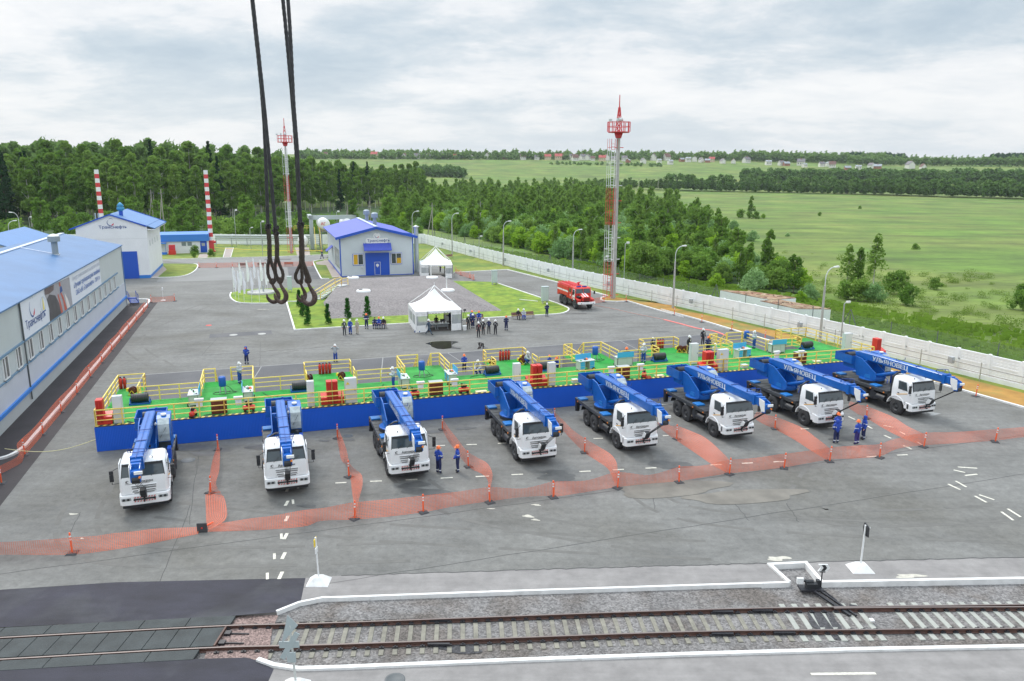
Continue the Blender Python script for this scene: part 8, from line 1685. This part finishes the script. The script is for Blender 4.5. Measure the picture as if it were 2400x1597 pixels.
def sling(label, top, spl, legL, legR, eye, D, hs, mir=1, turn=0.0):
    t = thing('rope_sling', label, 'rope sling', (0, 0, 0), 0, 'wire rope slings with hooks'); r_ = 4.6 * KP * D / DS * .98
    m_ = MB(); strands(m_, cat3([sp_(x, y, D) for x, y in top], 4), r_, 6, .19, .03, .62); m_.build('rope', ropem, t, recalc=False)
    m_ = MB(); strands(m_, cat3([sp_(x, y, D) for x, y in spl], 4), r_ * 1.25, 5, .14, .014, .6)
    for leg in (legL, legR): strands(m_, cat3([sp_(x, y, D) for x, y in leg], 5), r_ * .92, 5, .12, .012, .6)
    m_.build('eye_splice', rope2, t, recalc=False)
    m_ = MB(); rr = random.Random(int(D * 100)); sx, sy = spl[0]
    for k in range(26): a = rr.uniform(0, 6.28); y = sy + rr.uniform(-8, 10); q = sp_(sx + (y - sy) * .06, y, D); m_.beam(q + Vector((cos(a), sin(a), 0)) * r_ * .5, q + Vector((cos(a) * r_ * rr.uniform(1.2, 1.9), sin(a) * r_ * 1.3, rr.uniform(-.012, .012))), r_ * .7, r_ * 1.0)
    m_.build('wire_serving', mat('serving_tar', (.02, .017, .02), .6), t)
    ex, ey = eye; cs, sn = cos(turn), sin(turn); pts = []; rad = []
    P = lambda dx, dy, dz=0: sp_(ex, ey, D) + Vector((mir * dx * KP * hs * cs, mir * dx * KP * hs * sn + dz, -dy * KP * hs))
    rg = []; m_ = MB()
    for k in range(17): a = 2 * pi * k / 16; rg.append(P(5.4 * sin(a), -6.0 * cos(a)))
    m_.tube(rg, 2.6 * KP * hs, 8); pth = cat3([P(x, y) for x, y, r in HK], 4); rl = []
    for i in range(len(HK) - 1):
        for k in range(4): rl.append((HK[i][2] + (HK[i + 1][2] - HK[i][2]) * k / 4) * KP * hs)
    rl.append(HK[-1][2] * KP * hs * .6); m_.tube(pth, rl, 10)
    lt = cat3([P(3, 14, -.012), P(0, 22, -.012), P(-6, 27, -.012), P(-13, 29, -.01)], 3)
    m_.build('hook', hookm, t, recalc=False); return t
sling('leftmost hanging wire rope with open iron hook turned away', [(560, -320), (591, 0), (612, 200), (621, 330), (628, 533)], [(628, 533), (631, 565), (632, 605)], [(632, 600), (628, 622), (628, 642), (634, 657), (638, 662)], [(632, 600), (638, 622), (645, 642), (645, 657), (639, 663)], (638, 660), DS + .12, .98, 1, .25)
sling('second hanging wire rope from the left, its hook overlapping the first', [(556, -320), (592, 0), (614, 200), (628, 340), (642, 495), (646, 540)], [(646, 540), (649, 570), (649, 600)], [(649, 598), (645, 620), (646, 640), (652, 655), (656, 660)], [(649, 598), (655, 620), (663, 640), (662, 655), (657, 661)], (656, 658), DS, 1.0, 1, 0)
sling('rear wire rope of the right pair, hook partly hidden behind the big one', [(625, -320), (663, 0), (683, 212), (694, 354), (700, 472), (703, 530)], [(703, 530), (706, 570), (706, 620)], [(706, 615), (698, 632), (692, 648), (697, 660), (703, 664)], [(706, 615), (707, 632), (708, 648), (707, 658), (704, 663)], (705, 661), DS + .12, .9, 1, 1.0)
sling('rightmost hanging wire rope carrying the biggest front hook', [(643, -320), (675, 0), (688, 236), (697, 354), (702, 472), (705, 530)], [(705, 530), (708, 570), (709, 612)], [(709, 610), (712, 630), (718, 648), (722, 660)], [(709, 610), (716, 628), (724, 648), (726, 657), (723, 662)], (722, 657), DS - .05, 1.1, 1, 0)
# ================================================================== VEGETATION
rng = np.random.default_rng(11)
def leafmat(name, a, b_, sc=.9, tr=.42):
    m = bpy.data.materials.new(name); m.use_nodes = True; t = m.node_tree; t.nodes.clear(); o = t.nodes.new('ShaderNodeOutputMaterial'); d = t.nodes.new('ShaderNodeBsdfDiffuse'); tl = t.nodes.new('ShaderNodeBsdfTranslucent'); mx = t.nodes.new('ShaderNodeMixShader'); mx.inputs[0].default_value = tr
    oi = t.nodes.new('ShaderNodeObjectInfo'); g = t.nodes.new('ShaderNodeNewGeometry'); nz = t.nodes.new('ShaderNodeTexNoise'); nz.inputs['Scale'].default_value = sc; nz.inputs['Detail'].default_value = 3; t.links.new(g.outputs['Position'], nz.inputs['Vector'])
    ad = t.nodes.new('ShaderNodeMath'); ad.operation = 'MULTIPLY_ADD'; t.links.new(oi.outputs['Random'], ad.inputs[0]); ad.inputs[1].default_value = .5; mr = t.nodes.new('ShaderNodeMapRange'); t.links.new(nz.outputs['Fac'], mr.inputs[0]); mr.inputs[1].default_value = .35; mr.inputs[2].default_value = .68; mr.inputs[3].default_value = 0; mr.inputs[4].default_value = .5; t.links.new(mr.outputs[0], ad.inputs[2])
    c = t.nodes.new('ShaderNodeMix'); c.data_type = 'RGBA'; t.links.new(ad.outputs[0], c.inputs['Factor']); c.inputs['A'].default_value = (*a, 1); c.inputs['B'].default_value = (*b_, 1)
    t.links.new(c.outputs['Result'], d.inputs[0]); t.links.new(c.outputs['Result'], tl.inputs[0]); t.links.new(d.outputs[0], mx.inputs[1]); t.links.new(tl.outputs[0], mx.inputs[2]); t.links.new(mx.outputs[0], o.inputs[0]); MATS[name] = m; return m
lf_birch = leafmat('leaf_birch', (.115, .225, .042), (.265, .40, .085)); lf_dark = leafmat('leaf_spruce', (0.017, 0.062, 0.024), (0.043, 0.111, 0.038)); lf_alder = leafmat('leaf_alder', (.095, .20, .036), (.225, .37, .07)); lf_will = leafmat('leaf_willow', (0.160, 0.300, 0.106), (0.359, 0.529, 0.239)); lf_yel = leafmat('leaf_lime', (0.212, 0.371, 0.035), (0.342, 0.529, 0.060)); lf_thuja = leafmat('leaf_thuja', (0.021, 0.106, 0.017), (0.051, 0.188, 0.030))
lf_far = leafmat('leaf_far', (.09, .18, .05), (.21, .33, .10), .09, .42); bark_w = mat('birch_bark', (.48, .46, .42), .8, var=.4, vscale=3); bark_d = mat('dark_bark', (.10, .08, .06), .9, var=.2)
def cards(centers, radii, n, size, squash=1.0, out=.55):
    """leaf sized quads scattered over the shells of many clumps"""
    k = len(centers); idx = rng.integers(0, k, n); d = rng.normal(size=(n, 3)); d /= np.linalg.norm(d, axis=1)[:, None]
    rr = radii[idx] * (rng.uniform(.35, 1.0, n) ** .5)[:, None] if radii.ndim > 1 else (radii[idx] * rng.uniform(.35, 1.0, n) ** .5)[:, None]
    p = centers[idx] + d * rr * np.array([1, 1, squash]); nrm = d * out + rng.normal(size=(n, 3)) * .5; nrm /= np.linalg.norm(nrm, axis=1)[:, None]
    a = np.cross(nrm, rng.normal(size=(n, 3))); a /= np.linalg.norm(a, axis=1)[:, None]; b = np.cross(nrm, a); s = size * rng.uniform(.6, 1.35, n)[:, None]
    v = np.stack([p - a * s, p - b * s * .7, p + a * s, p + b * s * .7], 1).reshape(-1, 3); return v
def card_mesh(name, v, m):
    nq = len(v) // 4; me = bpy.data.meshes.new(name); me.vertices.add(len(v)); me.vertices.foreach_set('co', v.astype('f4').ravel()); me.loops.add(nq * 4); me.loops.foreach_set('vertex_index', np.arange(nq * 4, dtype='i4')); me.polygons.add(nq); me.polygons.foreach_set('loop_start', np.arange(0, nq * 4, 4, dtype='i4')); me.polygons.foreach_set('loop_total', np.full(nq, 4, dtype='i4')); me.materials.append(m); me.update(calc_edges=True); return me
def crown(kind, H_, R_, n, size):
    if kind == 'conic':
        k = 46; q = np.linspace(.08, 1, k); r = R_ * (1 - q) ** .8 * rng.uniform(.75, 1.1, k); a = rng.uniform(0, 6.28, k); c = np.stack([r * .55 * np.cos(a), r * .55 * np.sin(a), q * H_], 1); return cards(c, np.maximum(.25, r * .62), n, size, .55)
    if kind == 'oval':
        k = 34; q = rng.uniform(0, 1, k); prof = np.sin(np.pi * (q * .86 + .1)) ** .7; a = rng.uniform(0, 6.28, k); r = R_ * prof * rng.uniform(.35, .8, k); c = np.stack([r * np.cos(a), r * np.sin(a), (.26 + .68 * q) * H_], 1); return cards(c, R_ * rng.uniform(.26, .5, k) * (1.1 - .5 * q), n, size, .85)
    if kind == 'slim':
        k = 40; q = rng.uniform(0, 1, k) ** .9; a = rng.uniform(0, 6.28, k); r = R_ * (1.08 - q) ** .65 * rng.uniform(.2, .95, k); c = np.stack([r * np.cos(a), r * np.sin(a), (.12 + .84 * q) * H_ + rng.normal(size=k) * .2], 1); return cards(c, R_ * rng.uniform(.22, .42, k) * (1.15 - .6 * q), n, size, 1.15)
    k = 22; q = rng.uniform(0, 1, k); prof = np.sqrt(np.maximum(.05, 1 - (q * 1.0) ** 2)); a = rng.uniform(0, 6.28, k); r = R_ * prof * rng.uniform(.2, .8, k); c = np.stack([r * np.cos(a), r * np.sin(a), (.16 + .68 * q) * H_], 1); return cards(c, R_ * rng.uniform(.24, .48, k), n, size, .9)
def tree_proto(name, kind, H_, R_, n, size, lm, bm_, trunk=True, th0=.0):
    def f():
        t = thing(name, '', 'tree' if trunk else 'bush'); me = card_mesh('crown', crown(kind, H_, R_, n, size), lm); o = bpy.data.objects.new('crown', me); COL.objects.link(o); o.parent = t
        if trunk:
            m_ = MB(); m_.cyl((0, 0, -.5), (0, 0, H_ * .9), H_ * .009 + .03, .03, 7); rr = random.Random(H_)
            for k in range(7): z = H_ * rr.uniform(.3, .75); a = rr.uniform(0, 6.28); m_.cyl((0, 0, z), (R_ * .6 * cos(a), R_ * .6 * sin(a), z + H_ * .12), .05, .02, 5)
            m_.build('trunk', bm_, t, recalc=False)
        return t
    return Once(f)
def bush_proto(name, kind, H_, R_, n, size, lm):
    def f():
        o = bpy.data.objects.new(name, card_mesh(name, crown(kind, H_, R_, n, size), lm)); COL.objects.link(o); return tag(o, '', 'bush')
    return Once(f)
birch = [tree_proto('birch_tree', 'oval', 24, 3.4, 3600, .42, lf_birch, bark_w), tree_proto('birch_tree', 'oval', 22, 3.8, 3500, .42, lf_alder, bark_w), tree_proto('aspen_tree', 'oval', 23, 4.2, 3600, .45, lf_alder, bark_d)]
spruce = [tree_proto('spruce_tree', 'conic', 24, 3.4, 2600, .42, lf_dark, bark_d)]
young = [tree_proto('young_birch', 'slim', 9, 1.9, 1400, .26, lf_birch, bark_w), tree_proto('young_birch', 'oval', 8.5, 2.0, 1300, .25, lf_alder, bark_d)]
belt = [bush_proto('leafy_shrub', 'round', 5.0, 3.0, 1700, .22, lf_alder), bush_proto('leafy_shrub', 'round', 4.6, 2.5, 1500, .22, lf_birch)]; bush = [bush_proto('green_bush', 'round', 5.0, 3.0, 1700, .22, lf_alder), bush_proto('green_bush', 'round', 4.2, 2.6, 1500, .22, lf_birch)]; wil = bush_proto('willow_bush', 'round', 4.0, 2.7, 1700, .19, lf_will); lime = bush_proto('lime_green_bush', 'round', 4.4, 2.5, 1500, .2, lf_yel)
R = random.Random(21)
def zone(x, y):
    px = CW / 2 + CF * x / y
    return 'behind the workshop roof' if px < 170 else 'between the two banded chimneys' if px < 480 else 'around the hanging hooks' if px < 740 else 'above the hangar' if px < 980 else 'right of the hangar' if px < 1200 else 'left of the concrete mast' if px < 1400 else 'right of the concrete mast'
def put2(f, x, y, lab, grp, s, k): z = zone(x, y) + ', ' + k; return put(f, x, y, lab + ' ' + z, grp + ' ' + z, s)
def put(f, x, y, lab, grp, s): z = ground_z(x, y) - .25; return f((x, y, z), R.uniform(0, 6.28), lab, grp, s)
def fr_line(px): return 252 + 215 * max(0, min(1, (px - 250) / 820)) ** 1.6   # distance of the wood's edge at image column px
def mass(name, pos, kind, H_, R_, nq, size, lm, label, cat='wood', var=.2):
    base = [crown(kind, H_, R_, nq, size) for _ in range(3)]; L_ = []
    for i, (x, y, s) in enumerate(pos): L_.append(base[i % 3] * s + np.array([x, y, ground_z(x, y) - .4]))
    o = bpy.data.objects.new(name, card_mesh(name, np.concatenate(L_), lm)); COL.objects.link(o); return tag(o, label, cat, None, 'stuff')
nF = 0; ROWN = ['front row', 'second row', 'third row', 'fourth row', 'fifth row', 'sixth row', 'rear row']
for row in range(7):
    px = -330 + row * 11
    while px < 1000:
        D = fr_line(px) + row * 11 + R.uniform(-4, 4); d = ray(px, 500); x = d.x / d.y * D; y = D; k = R.random(); hs = (.94 + .045 * row) * R.uniform(.84, 1.12) * (1.0 - .2 * max(0, min(1, (px - 620) / 260)))
        if k < (.42 if px < 90 else .035): put2(spruce[0], x, y, 'dark spruce of the wood', 'spruces', hs * 1.03, ROWN[row])
        else: put2(birch[R.choice((0, 0, 1, 2))], x, y, 'tall leafy tree of the wood', 'wood trees', hs, ROWN[row])
        px += R.uniform(.75, 1.25) * 7.2 * CF / D; nF += 1
# deep backing of the same wood as one mass
pos = []
for row in range(4):
    px = -360
    while px < 985: D = fr_line(px) + 84 + row * 16 + R.uniform(-5, 5); d = ray(px, 500); pos.append((d.x / d.y * D, D, R.uniform(1.22, 1.42) * (1.0 - .36 * max(0, min(1, (px - 600) / 260))))); px += 9 * CF / D
mass('woodland', pos, 'oval', 24, 4.6, 420, .95, lf_far, 'deep green mass of the wood behind its front trees')
# shrub belt between far fence and wood
n = 0
for row in range(4):
    px = -300
    while px < 980:
        D0 = 205 + .000 * px; D = D0 + row * 15 + R.uniform(-5, 5) - (30 if px < 100 else 0); d = ray(px, 520); x, y = d.x / d.y * D, D; px += R.uniform(.8, 1.4) * 5.6 * CF / D
        if D > fr_line(px) - 6: continue
        u, v = UV((x, y))
        if v < 158 + max(0, -u) * .28 and u < 52: continue
        put2(R.choice((belt[0], belt[1], belt[0], young[1], lime if row == 0 else belt[1])), x, y, 'leafy shrub of the low belt before the wood,', 'belt shrubs', R.uniform(.9, 1.45), ROWN[row]); n += 1
# thicket between the right fence and the meadow
def inside(x, y, P_):
    c = False; j = len(P_) - 1
    for i in range(len(P_)):
        if (P_[i].y > y) != (P_[j].y > y) and x < (P_[j].x - P_[i].x) * (y - P_[i].y) / (P_[j].y - P_[i].y) + P_[i].x: c = not c
        j = i
    return c
pts = []; tries = 0; xs = [p.x for p in PW]; ys = [p.y for p in PW]
while len(pts) < 1050 and tries < 90000:
    tries += 1; y = R.uniform(min(ys), max(ys)) if R.random() < .5 else R.uniform(min(ys), 260); x = R.uniform(min(xs), max(xs))
    if not inside(x, y, PW): continue
    md = 2.8 if y < 160 else 3.4 if y < 240 else 4.8 if y < 330 else 7
    if all((x - a) ** 2 + (y - b_) ** 2 > md * md for a, b_ in pts): pts.append((x, y))
far_t = []
for x, y in pts:
    k = R.random(); s = R.uniform(.68, 1.2) * (1.0 if y < 170 else 1.2)
    if y > 285: far_t.append((x, y, s * 1.1)); continue
    dk = 'nearest the fence' if y < 130 else 'middle depth' if y < 200 else 'far back'
    if k < .32: put2(bush[R.choice((0, 1))], x, y, 'rounded green bush of the thicket', 'green bushes', s, dk)
    elif k < .60: put2(wil, x, y, 'silvery green willow bush of the thicket', 'willows', s * 1.05, dk)
    elif k < .82: put2(young[R.choice((0, 1))], x, y, 'slim young tree of the thicket', 'young trees', s * .88, dk)
    else: put2(lime, x, y, 'yellowish green bush of the thicket', 'lime bushes', s, dk)
mass('thicket', far_t[::2], 'round', 5, 3.2, 420, .42, lf_alder, 'distant far part of the thicket reading as one leafy mass', 'thicket'); mass('thicket', far_t[1::2], 'slim', 8.5, 2.4, 420, .42, lf_birch, 'distant slender young trees at the back of the thicket', 'thicket')
wd = []
for i in range(760):
    vv_ = R.uniform(-40, 62) if i % 4 else R.uniform(20, 110); off = 2.5 + 75 * R.random() ** 1.5 ; p = S(52.2 + (143.5 - vv_) * .148 + off, vv_)
    if not inside(p.x, p.y, PW): wd.append((p.x, p.y, R.uniform(.12, .34) * (1.5 if R.random() < .12 else 1)))
lf_weed = leafmat('leaf_weed', (.12, .215, .03), (.23, .32, .075), .12, .4)
mass('weeds', wd[::2], 'round', 3.2, 4.6, 240, .24, lf_weed, 'pale weeds in rough clumps over the near meadow', 'weeds'); mass('weeds', wd[1::2], 'round', 3.4, 4.4, 240, .24, lf_weed, 'green weed clumps scattered over the near meadow', 'weeds')
big = tree_proto('leafy_tree', 'round', 11, 5.2, 4200, .3, lf_birch, bark_d); p = G(1640, 560); put(big, p.x, p.y, 'big rounded tree at the meadow edge of the thicket', None, 1.0); big(S(76, 66), 1, 'big rounded tree behind the concrete mast', None, .7)
slim = tree_proto('slim_birch', 'slim', 9.5, 2.3, 1300, .2, lf_birch, bark_w)
for f, q, s, lab, grp in ((slim, (1430, 965), .92, 'tall slim birch near the fence behind the right street lamp', None), (slim, (1265, 1000), .8, 'slim birch with thin crown left of the right street lamp', None), (young[0], (1330, 1000), .8, 'young tree beside the two slim birches', None), (bush[1], (1560, 1010), .9, 'green bush right of the tall slim birch', None), (bush[0], (1640, 1080), .62, 'low wide bush at the right end of the roadside clump', None), (wil, (1430, 1060), .75, 'pale willow under the tall slim birch', None), (bush[1], (1340, 1050), .8, 'dark green bush under the slim birches', None), (wil, (1040, 1045), .62, 'pale willow bush between the shed and the clump', None), (bush[0], (1250, 1040), .6, 'bush beside the right street lamp', None), (wil, (700, 1000), .95, 'silvery willow just left of the rusty roofed shed', None), (lime, (470, 985), .62, 'small lime green bush by the fence', None), (lime, (985, 1065), .42, 'low lime green bush behind the rusty roofed shed', None),
        (young[0], (780, 930), 1.0, 'pointed young tree left of the pale willows', None), (bush[1], (880, 890), .6, 'dark bush right of the pointed young tree', None), (bush[1], (1600, 945), .55, 'dark lone bush at the meadow edge', None), (bush[1], (1810, 985), .5, 'dark lone bush further right in the meadow', None), (wil, (905, 665), .32, 'tiny pale bush alone in the meadow', None), (bush[1], (1690, 745), .42, 'small dark bush alone in the right part of the meadow', None), (bush[0], (1102, 540), .4, 'small round bush in the distant meadow', None), (bush[0], (1348, 498), .42, 'small round bush second from left in the distant meadow', None), (young[0], (678, 555), 1.05, 'pointed tree in the middle of the meadow clump', None), (bush[0], (615, 552), .8, 'bush at the left of the meadow clump', None), (bush[1], (710, 558), .8, 'bush at the right of the meadow clump', None), (wil, (690, 695), .8, 'pale bush at the meadow edge below the clump', None), (lime, (755, 555), .5, 'thin yellowish bush right of the meadow clump', None), (wil, (575, 620), .8, 'pale bush at the edge of the thicket', None), (bush[0], (2330, 1110), .6, 'bush at the right edge of the photo', None), (bush[1], (2345, 1025), .5, 'brownish bush at the right edge of the photo', None)):
    p = FR(*q); put(f, p.x, p.y, lab, grp, s)
# tall grass tufts along the fence and over the meadow edge
v = []
tuft_n = 5000; q = rng.uniform(0, 1, (tuft_n, 2))
for i in range(tuft_n):
    vv_ = 140 - 150 * q[i, 0] ** .7; p = None
    base = 52.2 + (143.5 - vv_) * .148; off = 1.6 + (22 * (1 - vv_ / 150.) + 5) * q[i, 1] ** 1.4; p = S(base + off, vv_); h_ = rng.uniform(.2, .55); a = rng.uniform(0, 6.28); w_ = .35
    c, s_ = cos(a) * w_, sin(a) * w_; v += [(p.x - c, p.y - s_, -.2), (p.x + c, p.y + s_, -.2), (p.x + c * 1.5 + rng.uniform(-.2, .2), p.y + s_ * 1.5, h_), (p.x - c * 1.4, p.y - s_ * 1.4, h_ * .9)]
o = bpy.data.objects.new('tall_grass', card_mesh('tall_grass', np.array(v), leafmat('grass_blade', (.12, .24, .022), (.24, .36, .06), .12, .4))); COL.objects.link(o); tag(o, 'tall rough grass growing beyond the white fence', 'grass', None, 'stuff')
# hedgerows and far woods
def Gh(px, py):
    d = ray(px, py); lo = None
    for D in range(300, 2600, 6):
        x, y = d.x / d.y * D, D
        if HC + d.z / d.y * D <= ground_z(x, y): return x, y
    return x, y
def row(y0, y1, x0, x1, step, depth, rows_, smin=.7, smax=1.2):
    out_ = []; px = x0
    while px < x1:
        py = y0 + (y1 - y0) * (px - x0) / (x1 - x0); gx, gy = Gh(px, py)
        for r in range(rows_): out_.append((gx * (1 + depth * r / gy) + R.uniform(-3, 3), gy + depth * r + R.uniform(-3, 3), R.uniform(smin, smax)))
        px += step * R.uniform(.7, 1.3)
    return out_
mass('hedgerow', row(447, 470, 1560, 2520, 9, 9, 3, .45, 1.35), 'oval', 11, 3.6, 300, .75, lf_far, 'long line of mixed trees closing the far side of the meadow', 'hedgerow')
mass('hedgerow', row(440, 447, 1380, 1570, 9, 8, 2, .6, 1.0), 'oval', 11, 3.2, 300, .75, lf_far, 'shorter line of trees left of the long far hedgerow', 'hedgerow')
mass('hedgerow', row(428, 434, 1740, 2520, 9, 16, 3, .8, 1.3), 'round', 12, 5.5, 260, 1.0, lf_far, 'second dense belt of trees behind the long hedgerow', 'hedgerow')
mass('copse', row(414, 418, 960, 1085, 8, 10, 4, .8, 1.2), 'round', 12, 5.0, 260, 1.0, lf_far, 'small dark copse at the end of the wood', 'copse')
mass('copse', row(387, 391, 1290, 1560, 12, 16, 2, .35, .6), 'round', 9, 6, 150, 1.2, lf_far, 'low green scrub strip in the far field', 'scrub')
mass('village_trees', [q for q in row(373, 376, 700, 1720, 7, 20, 4, .45, 1.25) + row(377, 385, 1720, 2080, 6, 22, 4, .7, 1.5) + row(387, 393, 2000, 2520, 7, 40, 3, .7, 1.2)], 'round', 11, 6.5, 130, 1.5, lf_far, 'belt of trees mixed with the far village houses', 'trees')
mass('far_woods', row(381, 386, 1980, 2560, 6, 40, 3, 1.0, 1.4), 'round', 13, 7, 120, 1.8, lf_dark, 'dark wood on the skyline at the right', 'wood')
# village
RW = [mat('house_white', (.72, .70, .66), .8), mat('house_cream', (.58, .48, .34), .8), mat('house_brick', (.35, .16, .11), .8)]; RR_ = [mat('roof_grey', (.16, .15, .16), .7), mat('roof_red', (.42, .08, .07), .7), mat('roof_brown', (.14, .07, .055), .7), mat('roof_slate', (.30, .33, .36), .6)]
def mk_house(w_, l_, h_, rh, wm, rm):
    def f():
        t = thing('village_house', '', 'house'); m_ = MB(); m_.box(-w_ / 2, w_ / 2, -l_ / 2, l_ / 2, -3, h_); m_.prism([(-l_ / 2, h_), (l_ / 2, h_), (0, h_ + rh)], -w_ / 2 + .05, w_ / 2 - .05, 'x'); wo = m_.build('wall', wm, t); r_ = MB()
        for s in (-1, 1): r_.hexa([(-w_ / 2 - .4, s * (l_ / 2 + .5), h_ - .3), (w_ / 2 + .4, s * (l_ / 2 + .5), h_ - .3), (w_ / 2 + .4, 0, h_ + rh), (-w_ / 2 - .4, 0, h_ + rh), (-w_ / 2 - .4, s * (l_ / 2 + .5), h_), (w_ / 2 + .4, s * (l_ / 2 + .5), h_), (w_ / 2 + .4, 0, h_ + rh + .3), (-w_ / 2 - .4, 0, h_ + rh + .3)])
        ro = r_.build('roof', rm, t); MB().box(-.5, .5, -1.5, -.6, h_, h_ + rh + 1).build('chimney', RW[2], ro)
        for x in (-w_ * .3, 0, w_ * .3): MB().box(x - .6, x + .6, -l_ / 2 - .05, -l_ / 2 + .05, h_ * .35, h_ * .7).build('window', mat('house_window', (.04, .045, .05), .3), t)
        return t
    return Once(f)
HT = [(mk_house(11, 9, 5, 4.5, RW[0], RR_[0]), 'white walled far house with a grey gable roof'), (mk_house(13, 9, 5.5, 4.5, RW[1], RR_[1]), 'cream far house with a red roof'), (mk_house(10, 9, 4.5, 5, RW[0], RR_[2]), 'white far house with a steep dark brown roof'), (mk_house(12, 8, 4, 3.5, RW[2], RR_[3]), 'brick far house with a pale slate roof'), (mk_house(9, 8, 5.5, 2, RW[0], RR_[3]), 'boxy white far house with a low pale roof')]
hs_ = [(1142, 369, 0), (1165, 370, 2), (1205, 370, 0), (1258, 371, 0), (1283, 371, 1), (1308, 371, 1), (1318, 370, 2), (1340, 371, 0), (1347, 374, 2), (1365, 372, 0), (1376, 372, 0), (1388, 374, 2), (1410, 374, 1), (1420, 372, 2), (1438, 375, 0), (1462, 374, 0), (1470, 378, 3), (1505, 380, 0), (1542, 379, 4), (1568, 382, 4), (1595, 375, 3), (1610, 376, 4), (1625, 375, 4), (1640, 377, 0), (1655, 378, 3), (1690, 380, 0), (1715, 380, 2), (1796, 384, 4), (1826, 385, 0), (1838, 386, 3), (1872, 385, 0), (1880, 389, 4), (1920, 388, 0), (1935, 387, 4), (1945, 390, 2), (1980, 395, 3), (2005, 395, 4), (2035, 391, 0), (2050, 393, 3), (2125, 392, 0), (2155, 394, 2), (880, 366, 1), (905, 368, 0), (935, 368, 0), (950, 369, 2), (978, 369, 0), (1005, 369, 0), (1025, 368, 4), (1045, 369, 0), (1070, 369, 1), (1085, 369, 3), (1105, 370, 0), (765, 366, 2), (835, 367, 2), (1185, 370, 3), (1225, 371, 2), (1665, 376, 1), (1560, 372, 2), (1530, 372, 0), (1745, 379, 0)]
for px, py, k in hs_:
    x, y = Gh(px, py + 3); o = HT[k][0]((x, y - 8, ground_z(x, y)), R.uniform(-.5, .5) + (pi / 2 if R.random() < .3 else 0), HT[k][1] + ' among the trees of the village', 'houses of the far village', R.uniform(.6, .95))
# thujas
TH = tree_proto('thuja', 'conic', 2.6, .62, 1700, .07, lf_thuja, bark_d)
for i, (x, y, s) in enumerate(((675, 250, 1.0), (628, 165, .95), (595, 80, .9), (858, 238, .95), (1040, 190, 1.0), (1220, 180, 1.05))):
    p = B2(x, y); TH((p.x, p.y, .05), i, 'dark green thuja on the lawn, ' + ('front one of the left row', 'middle one of the left row', 'rear one of the left row under the hooks', 'alone in the corner', 'behind the three standing people', 'behind the person with folded arms')[i], 'thujas of the garden', s)
for i, q in enumerate((A1(1790, 965), A1(1785, 995), A1(1945, 985))): bush[0]((q.x, q.y, 0), i, 'small ornamental shrub %s the path of the service building' % ('left of', 'low in front left of', 'right of')[i], 'ornamental shrubs', (.42, .26, .34)[i])
# haze: one box of thin even air round everything
hzm = bpy.data.materials.new('haze_air'); hzm.use_nodes = True; t_ = hzm.node_tree; t_.nodes.clear(); oo = t_.nodes.new('ShaderNodeOutputMaterial'); pv = t_.nodes.new('ShaderNodeVolumePrincipled'); pv.inputs['Color'].default_value = (.86, .92, 1.0, 1); pv.inputs['Density'].default_value = .00008; pv.inputs['Anisotropy'].default_value = .2; t_.links.new(pv.outputs[0], oo.inputs['Volume'])
o = MB().box(-4500, 4500, -4500, 4500, -3, 90).build('haze', hzm); o['kind'] = 'stuff'; o['label'] = 'thin pale haze in the distant air'; o['category'] = 'haze'
scn.cycles.volume_max_steps = 32
